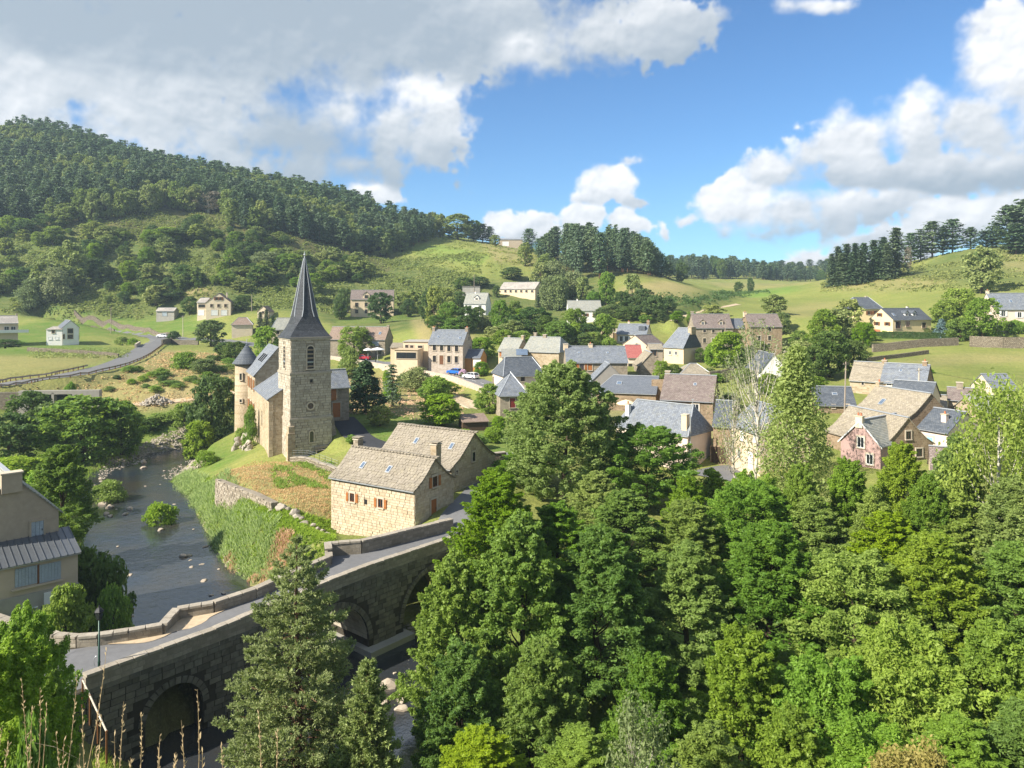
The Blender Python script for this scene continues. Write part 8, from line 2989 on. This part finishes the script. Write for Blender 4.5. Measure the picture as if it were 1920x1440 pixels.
# rubble heap by the dirt track
rh = P(295, 757, 147)
heap = thing('rubble_heap', 'heap of grey rubble stones beside the dirt track', 'rubble heap', (rh.x, rh.y, gz(rh.x, rh.y)))
for k in range(130):
    a0, rr = r2.uniform(0, 6.28), r2.random() ** .6 * 3.2
    s_ = r2.uniform(.35, .8)
    link('stone', rock_mesh(r2.randrange(6), M['rock'], 2), heap, (rr * math.cos(a0), rr * .7 * math.sin(a0), max(0, (1.9 * (1 - rr / 3.3))) * r2.uniform(.7, 1.05)), (r2.uniform(0, 3), r2.uniform(0, 3), 0), (s_ * 1.3, s_, s_ * .7))
# concrete culvert under the valley road
c0 = P(100, 745, 144.5)
cul = thing('road_culvert', 'concrete culvert with two dark openings under the valley road', 'culvert', (c0.x, c0.y, gz(c0.x, c0.y)), R(6))
mb = MB()
zt = P(100, 732, 144.5).z - cul.location.z
mb.box((-4.9, 0, zt / 2 - 1), (2.4, 1.2, zt + 2))
mb.box((6.2, 0, zt / 2 - 1), (5.0, 1.2, zt + 2))
mb.box((0, 0, zt - .35), (7.4, 1.2, .7))
mb.box((.15, 0, zt / 2 - 1), (.45, 1.2, zt + 1.3))
mb.build('headwall', M['grey_render'], cul)
mb = MB()
mb.box((-11, .3, zt / 2 - 1.3), (9.8, 1.0, zt + 2))
mb.build('wing_wall', M['stone_dark'], cul)
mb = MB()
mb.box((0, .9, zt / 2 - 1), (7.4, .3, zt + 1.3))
mb.build('opening_shade', M['asphalt_dark'], cul)  # dark back panel paints the shade inside both culvert mouths


def guard_rail(line, side, label, lo, hi):
    pts_ = []
    for i, q in enumerate(line):
        px = 960 + FPX * q[0] / q[1]
        if not lo < px < hi:
            continue
        a_, c_ = Vector(line[max(i - 1, 0)][:2]), Vector(line[min(i + 1, len(line) - 1)][:2])
        d_ = (c_ - a_).normalized()
        x, y = q[0] - d_.y * side, q[1] + d_.x * side
        pts_.append(Vector((x, y, gz(x, y))))
    o_ = thing('guard_rail', label, 'guard rail', pts_[0])
    mb_ = MB()
    for a, b_ in zip(pts_[:-1], pts_[1:]):
        a, b_ = a - pts_[0], b_ - pts_[0]
        mb_.add([a + Vector((0, 0, .45)), b_ + Vector((0, 0, .45)), b_ + Vector((0, 0, .78)), a + Vector((0, 0, .78)), a + Vector((0, .07, .45)), b_ + Vector((0, .07, .45)), b_ + Vector((0, .07, .78)), a + Vector((0, .07, .78))], [(0, 1, 2, 3), (5, 4, 7, 6), (3, 2, 6, 7), (4, 5, 1, 0)])
    mb_.build('rail', M['wood_pole'], o_)
    ln = 0
    last = None
    for a, b_ in zip(pts_[:-1], pts_[1:]):
        n_ = max(1, int((b_ - a).length / 3.2))
        for k in range(n_):
            q = a.lerp(b_, k / n_) - pts_[0]
            mb_ = MB()
            mb_.box((q.x, q.y + .15, q.z + .3), (.14, .14, 1.0))
            mb_.build('post', M['wood_brown'], o_)


guard_rail(ROADS['valley_road'][0], -3.5, 'long guard rail on the near side of the valley road', -40, 305)
guard_rail(ROADS['valley_road'][0], 3.5, 'short guard rail on the field side of the valley road', -40, 196)


def wood_fence(name, label, pts_, h, mat, n_post):
    o0 = Vector(pts_[0])
    o_ = thing(name, label, 'fence', o0)
    mb_ = MB()
    mb_.tube([Vector(q) - o0 + Vector((0, 0, h)) for q in pts_], .045, 6)
    mb_.build('rail', M[mat], o_)
    for k in range(n_post):
        f = k / max(1, n_post - 1) * (len(pts_) - 1)
        i = min(len(pts_) - 2, int(f))
        q = Vector(pts_[i]).lerp(Vector(pts_[i + 1]), f - i) - o0
        mb_ = MB()
        mb_.tube([q - Vector((0, 0, .6)), q + Vector((0, 0, h + .05))], .05, 6)
        mb_.build('post', M['wood_brown'], o_)


a, b_ = P(155, 1275, 40), P(200, 1372, 35.5)
wood_fence('wooden_rail', 'pale wooden hand rail going down beside the bridge end', [(a.x, a.y, a.z - .9), ((a.x + b_.x) / 2, (a.y + b_.y) / 2, (a.z + b_.z) / 2 - .9), (b_.x, b_.y, b_.z - .9)], .9, 'dressed', 4)

# ---- street lamp at the bridge
lp = Vector((-23.75, 42.95, 5.15))
lamp = thing('street_lamp', 'dark green street lamp standing at the left end of the bridge', 'street lamp', lp)
mb = MB()
mb.lathe((0, 0, 0), [(.13, -.1), (.13, .12), (.085, .2), (.07, .9), (.085, .95), (.06, 1.0), (.045, 3.35)], 10)
mb.build('pole', M['green_metal'], lamp, True)
mb = MB()
mb.lathe((0, 0, 0), [(.05, 3.35), (.12, 3.42), (.17, 3.45), (.24, 3.85), (.27, 3.87), (.16, 4.02), (.06, 4.1), (.03, 4.2)], 6)
lt_ = mb.build('lantern', M['black_metal'], lamp)
mb = MB()
mb.lathe((0, 0, 0), [(.175, 3.47), (.243, 3.83)], 6)
mb.build('lantern_glass', M['glass'], lt_)
mb = MB()
for k in range(12):
    aa = 2 * math.pi * k / 12
mb.tube([(-.16 + .16 * math.cos(2 * math.pi * k / 16), .02, .95 + .34 * math.sin(2 * math.pi * k / 16)) for k in range(17)], .02, 5)
mb.build('hoop', M['zinc'], lamp)
# lamp by the timber garage
q = P(884, 713, 176)
lm = thing('street_lamp', 'thin street lamp beside the timber garage', 'street lamp', (q.x, q.y, gz(q.x, q.y)))
mb = MB()
mb.tube([(0, 0, -.2), (0, 0, 4.6)], [.07, .05], 6)
mb.build('pole', M['black_metal'], lm)
mb = MB()
mb.box((0, 0, 4.75), (.4, .4, .35))
mb.build('lantern', M['black_metal'], lm)

# ---- utility poles
for (px, top, Y, mt, lb) in [(208, 577, 264, 'wood_pole', 'wooden pole standing on the left lawn'), (343, 592, 268, 'dressed', 'pale concrete pole behind the road junction'), (472, 552, 286, 'wood_pole', 'grey pole right of the cream chalet'), (889, 515, 318, 'wood_pole', 'tall pole above the pale roofed house'), (1586, 678, 116, 'wood_pole', 'leaning wooden pole before the low slate barn'), (1612, 646, 168, 'wood_pole', 'wooden pole by the dark tree at the field corner'), (1723, 690, 118, 'dressed', 'pale pole in front of the slate farmhouse'), (704, 660, 205, 'black_metal', 'thin dark pole beside the red car'), (793, 640, 190, 'wood_pole', 'pole at the corner of the sand coloured house'), (1360, 595, 205, 'wood_pole', 'thin pole rising behind the ivy covered tree'), (1000, 595, 250, 'wood_pole', 'pole among the trees behind the village'), (62, 596, 290, 'wood_pole', 'thin pole at the left end of the lawn')]:
    q = P(px, top, Y)
    g_ = gz(q.x, Y)
    hgt = max(3.0, q.z - g_)
    o_ = thing('utility_pole', lb, 'utility pole', (q.x, Y, g_))
    mb = MB()
    ln = -.25 if px == 1586 else 0
    mb.tube([(ln * 1.0, 0, -.5), (0, 0, hgt)], [.14, .09], 7)
    mb.build('pole', M[mt], o_)
    if hgt > 5:
        mb = MB()
        mb.box((0, 0, hgt - .4), (1.1, .08, .08), .4)
        for s_ in (-.45, 0, .45):
            mb.tube([(s_ * math.cos(.4), s_ * math.sin(.4), hgt - .36), (s_ * math.cos(.4), s_ * math.sin(.4), hgt - .16)], .035, 5)
        mb.build('crossarm', M['wood_pole'], o_)

# ---- overhead wires
for (p0, p1, lb) in [((208, 578, 264), (343, 593, 268), 'thin wire between the two poles on the left lawn'), ((343, 593, 268), (472, 553, 286), 'thin wire from the junction pole to the chalet pole'), ((1586, 680, 116), (1723, 691, 118), 'wire between the leaning pole and the farmhouse pole'), ((1586, 680, 116), (1612, 647, 168), 'wire from the leaning pole up to the field corner pole'), ((1723, 691, 118), (1920, 720, 112), 'wire sagging right from the farmhouse pole')]:
    a, b_ = P(*p0), P(*p1)
    mb = MB()
    mb.tube([a.lerp(b_, k / 10) - a - Vector((0, 0, .035 * (b_ - a).length * math.sin(math.pi * k / 10))) for k in range(11)], .018, 4)
    o_ = mb.build('overhead_wire', M['black_metal'])
    o_.location = a
    tag(o_, lb, 'wire')

# ---- cars
M['tyre'] = plain('tyre', (.02, .02, .02), .8, .2, 0, .1, 8)
M['rim'] = plain('alloy', (.45, .46, .48), .35, .5, .8, .05, 8)
M['car_glass'] = glass_mat('car_glass', (.02, .025, .03), .05)
M['lamp_red'] = plain('tail_lamp', (.4, .02, .02), .3, .5, 0, .05, 8)


def car(label, px, py, Y, rz, paint_c, z=None):
    q = P(px, py, Y)
    g_ = gz(q.x, Y) + .11
    mt = plain('car_paint_' + str(int(px)), paint_c, .25, .6, .1, .03, 2, .0)
    o_ = thing('parked_car', label, 'car', (q.x, Y, g_), rz)
    L, W_ = 4.1, 1.72
    prof_ = [(-2.05, .35), (-2.05, .72), (-1.92, .95), (-1.0, 1.02), (1.1, 1.0), (1.95, .88), (2.05, .6), (2.05, .32)]
    low = MB()
    n_ = len(prof_)
    for s_ in (-1, 1):
        pass
    va = [(x, -W_ / 2 * (.94 if z_ > .9 else 1), z_) for x, z_ in prof_]
    vb_ = [(x, W_ / 2 * (.94 if z_ > .9 else 1), z_) for x, z_ in prof_]
    low.add(va + vb_, [tuple(range(n_))[::-1], tuple(range(n_, 2 * n_))] + [(i, (i + 1) % n_, n_ + (i + 1) % n_, n_ + i) for i in range(n_)])
    low.build('body', mt, o_, False)
    cab = [(-1.85, .97), (-1.45, 1.42), (.15, 1.46), (1.05, .98)]
    gl = MB()
    va = [(x, -W_ / 2 * (.93 if z_ < 1.2 else .76), z_) for x, z_ in cab]
    vb_ = [(x, W_ / 2 * (.93 if z_ < 1.2 else .76), z_) for x, z_ in cab]
    gl.add(va + vb_, [(3, 2, 1, 0), (4, 5, 6, 7), (0, 1, 5, 4), (2, 3, 7, 6)])
    gl.build('windows', M['car_glass'], o_)
    rf = MB()
    rf.extrude([(-1.5, -.66, 1.42), (.2, -.66, 1.46), (.2, .66, 1.46), (-1.5, .66, 1.42)], (0, 0, .05))
    for s_ in (-1, 1):
        rf.tube([(-.55, s_ * .81, .98), (-.6, s_ * .67, 1.44)], .045, 5)
        rf.tube([(-1.8, s_ * .8, .99), (-1.45, s_ * .66, 1.43)], .06, 5)
        rf.tube([(1.02, s_ * .8, .98), (.18, s_ * .66, 1.46)], .04, 5)
    rf.build('roof', mt, o_)
    for x in (-1.28, 1.28):
        for s_ in (-1, 1):
            wq_ = MB()
            wq_.tube([(x, s_ * (W_ / 2 - .2), .31), (x, s_ * (W_ / 2 + .02), .31)], .31, 14)
            wo_ = wq_.build('wheel', M['tyre'], o_)
            rq = MB()
            rq.tube([(x, s_ * (W_ / 2 + .021), .31), (x, s_ * (W_ / 2 + .035), .31)], .19, 10)
            rq.build('rim', M['rim'], wo_)
    for s_ in (-1, 1):
        h_ = MB()
        h_.box((2.0, s_ * .62, .70), (.14, .34, .14))
        h_.build('headlight', M['paint_white'], o_)
        h_ = MB()
        h_.box((-2.03, s_ * .68, .80), (.08, .24, .2))
        h_.build('tail_light', M['lamp_red'], o_)
    return o_


car('silver car standing on the road at the junction', 305, 632, 266, R(172), (.55, .57, .60))
car('white car parked left of the beige inn building', 634, 592, 291, R(8), (.72, .72, .72))
car('dark grey car parked beside the white one at the inn', 645, 592, 293, R(12), (.06, .065, .07))
car('red car parked on the main road under the lime tree', 682, 672, 209, R(-18), (.36, .02, .03))
car('bright blue car parked beside the main road', 853, 704, 181, R(142), (.02, .14, .52))
car('white hatchback parked behind the lilac flowers', 883, 712, 173, R(140), (.75, .75, .75))
# ---- parasols
for (px, py, Y, r_, c_, lb) in [(708, 655, 206, 2.0, 'paint_white', 'white garden parasol before the long farmhouse'), (690, 656, 208, 1.4, 'paint_white', 'smaller white parasol partly hidden by the lime tree'), (1174, 756, 115, 1.5, 'sandcloth', 'large cream parasol behind the cream slate house')]:
    M.setdefault('sandcloth', plain('cream_canvas', (.78, .66, .42), .85, .1, 0, .05, 3))
    q = P(px, py, Y)
    g_ = gz(q.x, Y)
    o_ = thing('parasol', lb, 'parasol', (q.x, Y, g_))
    hh = q.z - g_
    mb = MB()
    mb.tube([(0, 0, 0), (0, 0, hh + .5)], .04, 6)
    mb.build('pole', M['paint_white'], o_)
    mb = MB()
    mb.lathe((0, 0, hh), [(r_, -.12), (r_, 0), (r_ * .55, .32), (.06, .55)], 8)
    mb.build('canopy', M[c_], o_)
# ---- flowering shrub between the cars
q = P(868, 700, 178)
qq, cc = crown_pts(3, 1.9, 2.0, .1, 'bush', 24, 700, .35, .10)
o_ = thing('flowering_shrub', 'lilac flowering shrub between the blue and the white car', 'shrub', (q.x, q.y, gz(q.x, q.y)))
link('blossom', quads_mesh('blossom', qq, M['flower']), o_)
qq, cc = crown_pts(4, 1.2, 1.9, .0, 'bush', 24, 500, .35, .12)
link('foliage', quads_mesh('foliage', qq, M['leaf_alder']), o_)
# ---- cemetery
stone_wall('cemetery_wall', 'stone wall below the cemetery terrace', [tuple(P(1124, 634, 222))[:2], tuple(P(1150, 636, 220))[:2], tuple(P(1160, 634, 222))[:2]], 2.2, .5, 'stone_tan', 1.5, None)
for k in range(11):
    px, Y = 1129 + k * 3.5, 224 + (k % 3) * 2.2
    q = P(px, 630, Y)
    g_ = gz(q.x, Y)
    mb = MB()
    h_ = [1.1, 1.5, .9, 1.8, 1.3][k % 5] + .6
    mb.box((0, 0, .15), (.9, 1.8, .6))
    mb.box((0, .8, h_ / 2), (.7, .18, h_))
    if k % 3 == 0:
        mb.box((0, .8, h_ + .35), (.12, .1, .8))
        mb.box((0, .8, h_ + .4), (.5, .1, .12))
    o_ = mb.build('tombstone', M['paint_white'] if k % 2 else M['dressed'])
    o_.location = (q.x, Y, g_)
    tag(o_, ORD[k] + ' pale tombstone from the left in the little cemetery', 'tombstone', 'tombstones in the cemetery')
# ---- green netting round the court
a, b_ = P(745, 680, 192), P(803, 690, 186)
net = thing('court_fence', 'green net fence below the flat roofed house', 'fence', (a.x, a.y, gz(a.x, a.y)))
M['net'] = plain('green_net', (.05, .24, .16), .7, .2, 0, .15, 3)
for k in range(6):
    p0, p1 = a.lerp(b_, k / 6), a.lerp(b_, (k + 1) / 6)
    mb = MB()
    z0, z1 = gz(p0.x, p0.y) - net.location.z, gz(p1.x, p1.y) - net.location.z
    mb.extrude([(p0.x - a.x, p0.y - a.y, z0), (p1.x - a.x, p1.y - a.y, z1), (p1.x - a.x, p1.y - a.y, z1 + 1.2), (p0.x - a.x, p0.y - a.y, z0 + 1.2)], (0, .05, 0))
    mb.build('panel', M['net'], net)
# ---- open shed beside the round tree
H = E('open_shed', 'low open shed with rusty roof behind the stone barn house', ('p', 868, 792), ('p', 915, 790), 113, 114, 3.5, .6, 'wood_dark', 'tile_brown', shed=True, cat='shed')
# ---- gardens between the village houses
tb_('bush', 'rock_shrub', 'green shrub growing on the rocks below the round turret', 452, 802, 838, 30, near=100)
tb_('bush_olive', 'rock_shrub', 'pale shrub against the wall of the stone house by the turret', 470, 760, 838, 26, near=100)
r2 = random.Random(91)
GB = 'garden bushes between the village houses'
for (px, py, ft, w_, kd) in [(1205, 716, 732, 26, 'tree_dark'), (1020, 735, 760, 34, 'tree_alder'), (1345, 700, 718, 34, 'tree_bright'), (1330, 690, 712, 26, 'tree_hill'), (1395, 690, 720, 40, 'tree_alder'), (1440, 700, 740, 46, 'tree_alder'), (1180, 712, 726, 20, 'tree_bright'), (1370, 735, 770, 40, 'tree_pale'), (1530, 705, 735, 40, 'tree_alder'), (1660, 700, 712, 30, 'tree_dark'), (1790, 740, 775, 30, 'tree_dark'), (1560, 730, 760, 40, 'tree_hill'), (1100, 655, 668, 24, 'tree_bright'), (1285, 655, 672, 20, 'tree_hill'), (935, 780, 812, 30, 'tree_bright'), (925, 800, 830, 40, 'tree_bright'), (1500, 620, 660, 40, 'tree_alder'), (1425, 640, 680, 40, 'tree_hill'), (1400, 650, 690, 40, 'tree_dark'), (1660, 618, 634, 18, 'tree_bright'), (1690, 614, 632, 20, 'tree_alder'), (1710, 616, 632, 18, 'tree_bright'), (1735, 614, 632, 20, 'tree_hill'), (1870, 600, 625, 26, 'tree_alder'), (1840, 612, 632, 30, 'tree_bright'), (1440, 610, 640, 36, 'tree_hill'), (870, 805, 835, 36, 'tree_bright'), (895, 815, 845, 40, 'tree_bright'), (850, 812, 840, 30, 'tree_alder'), (900, 745, 768, 24, 'tree_bright'), (760, 700, 725, 40, 'tree_pale'), (835, 715, 745, 50, 'tree_alder'), (800, 725, 748, 40, 'tree_bright'), (650, 690, 710, 40, 'tree_hill')]:
    tb_(kd, 'garden_bush', {'tree_dark': 'dark', 'tree_alder': 'mid green', 'tree_bright': 'bright green', 'tree_hill': 'grey green', 'tree_pale': 'pale green'}[kd] + ' garden bush among the village houses and walls', px, py, ft, w_, GB, near=80, cat='bush')

# ================================================================ the air of the valley
mb = MB()
mb.box((0, 600, 88), (1990, 1390, 182))
m_ = bpy.data.materials.new('haze')
m_.use_nodes = True
m_.node_tree.nodes.clear()
t = NT(m_.node_tree)
out = t.node('ShaderNodeOutputMaterial')
pv = t.node('ShaderNodeVolumePrincipled')
pv.inputs['Color'].default_value = (.66, .84, 1.0, 1)
pv.inputs['Density'].default_value = .00022
pv.inputs['Anisotropy'].default_value = .2
t.link(pv.outputs[0], out.inputs['Volume'])
hz = mb.build('haze', m_)
tag(hz, 'thin blue summer haze filling the valley', 'haze', kind='stuff')
print('TRIS', sum(sum(len(p_.vertices) - 2 for p_ in m2.polygons) if len(m2.polygons) < 4000 else len(m2.loops) - 2 * len(m2.polygons) for m2 in bpy.data.meshes if m2.users))
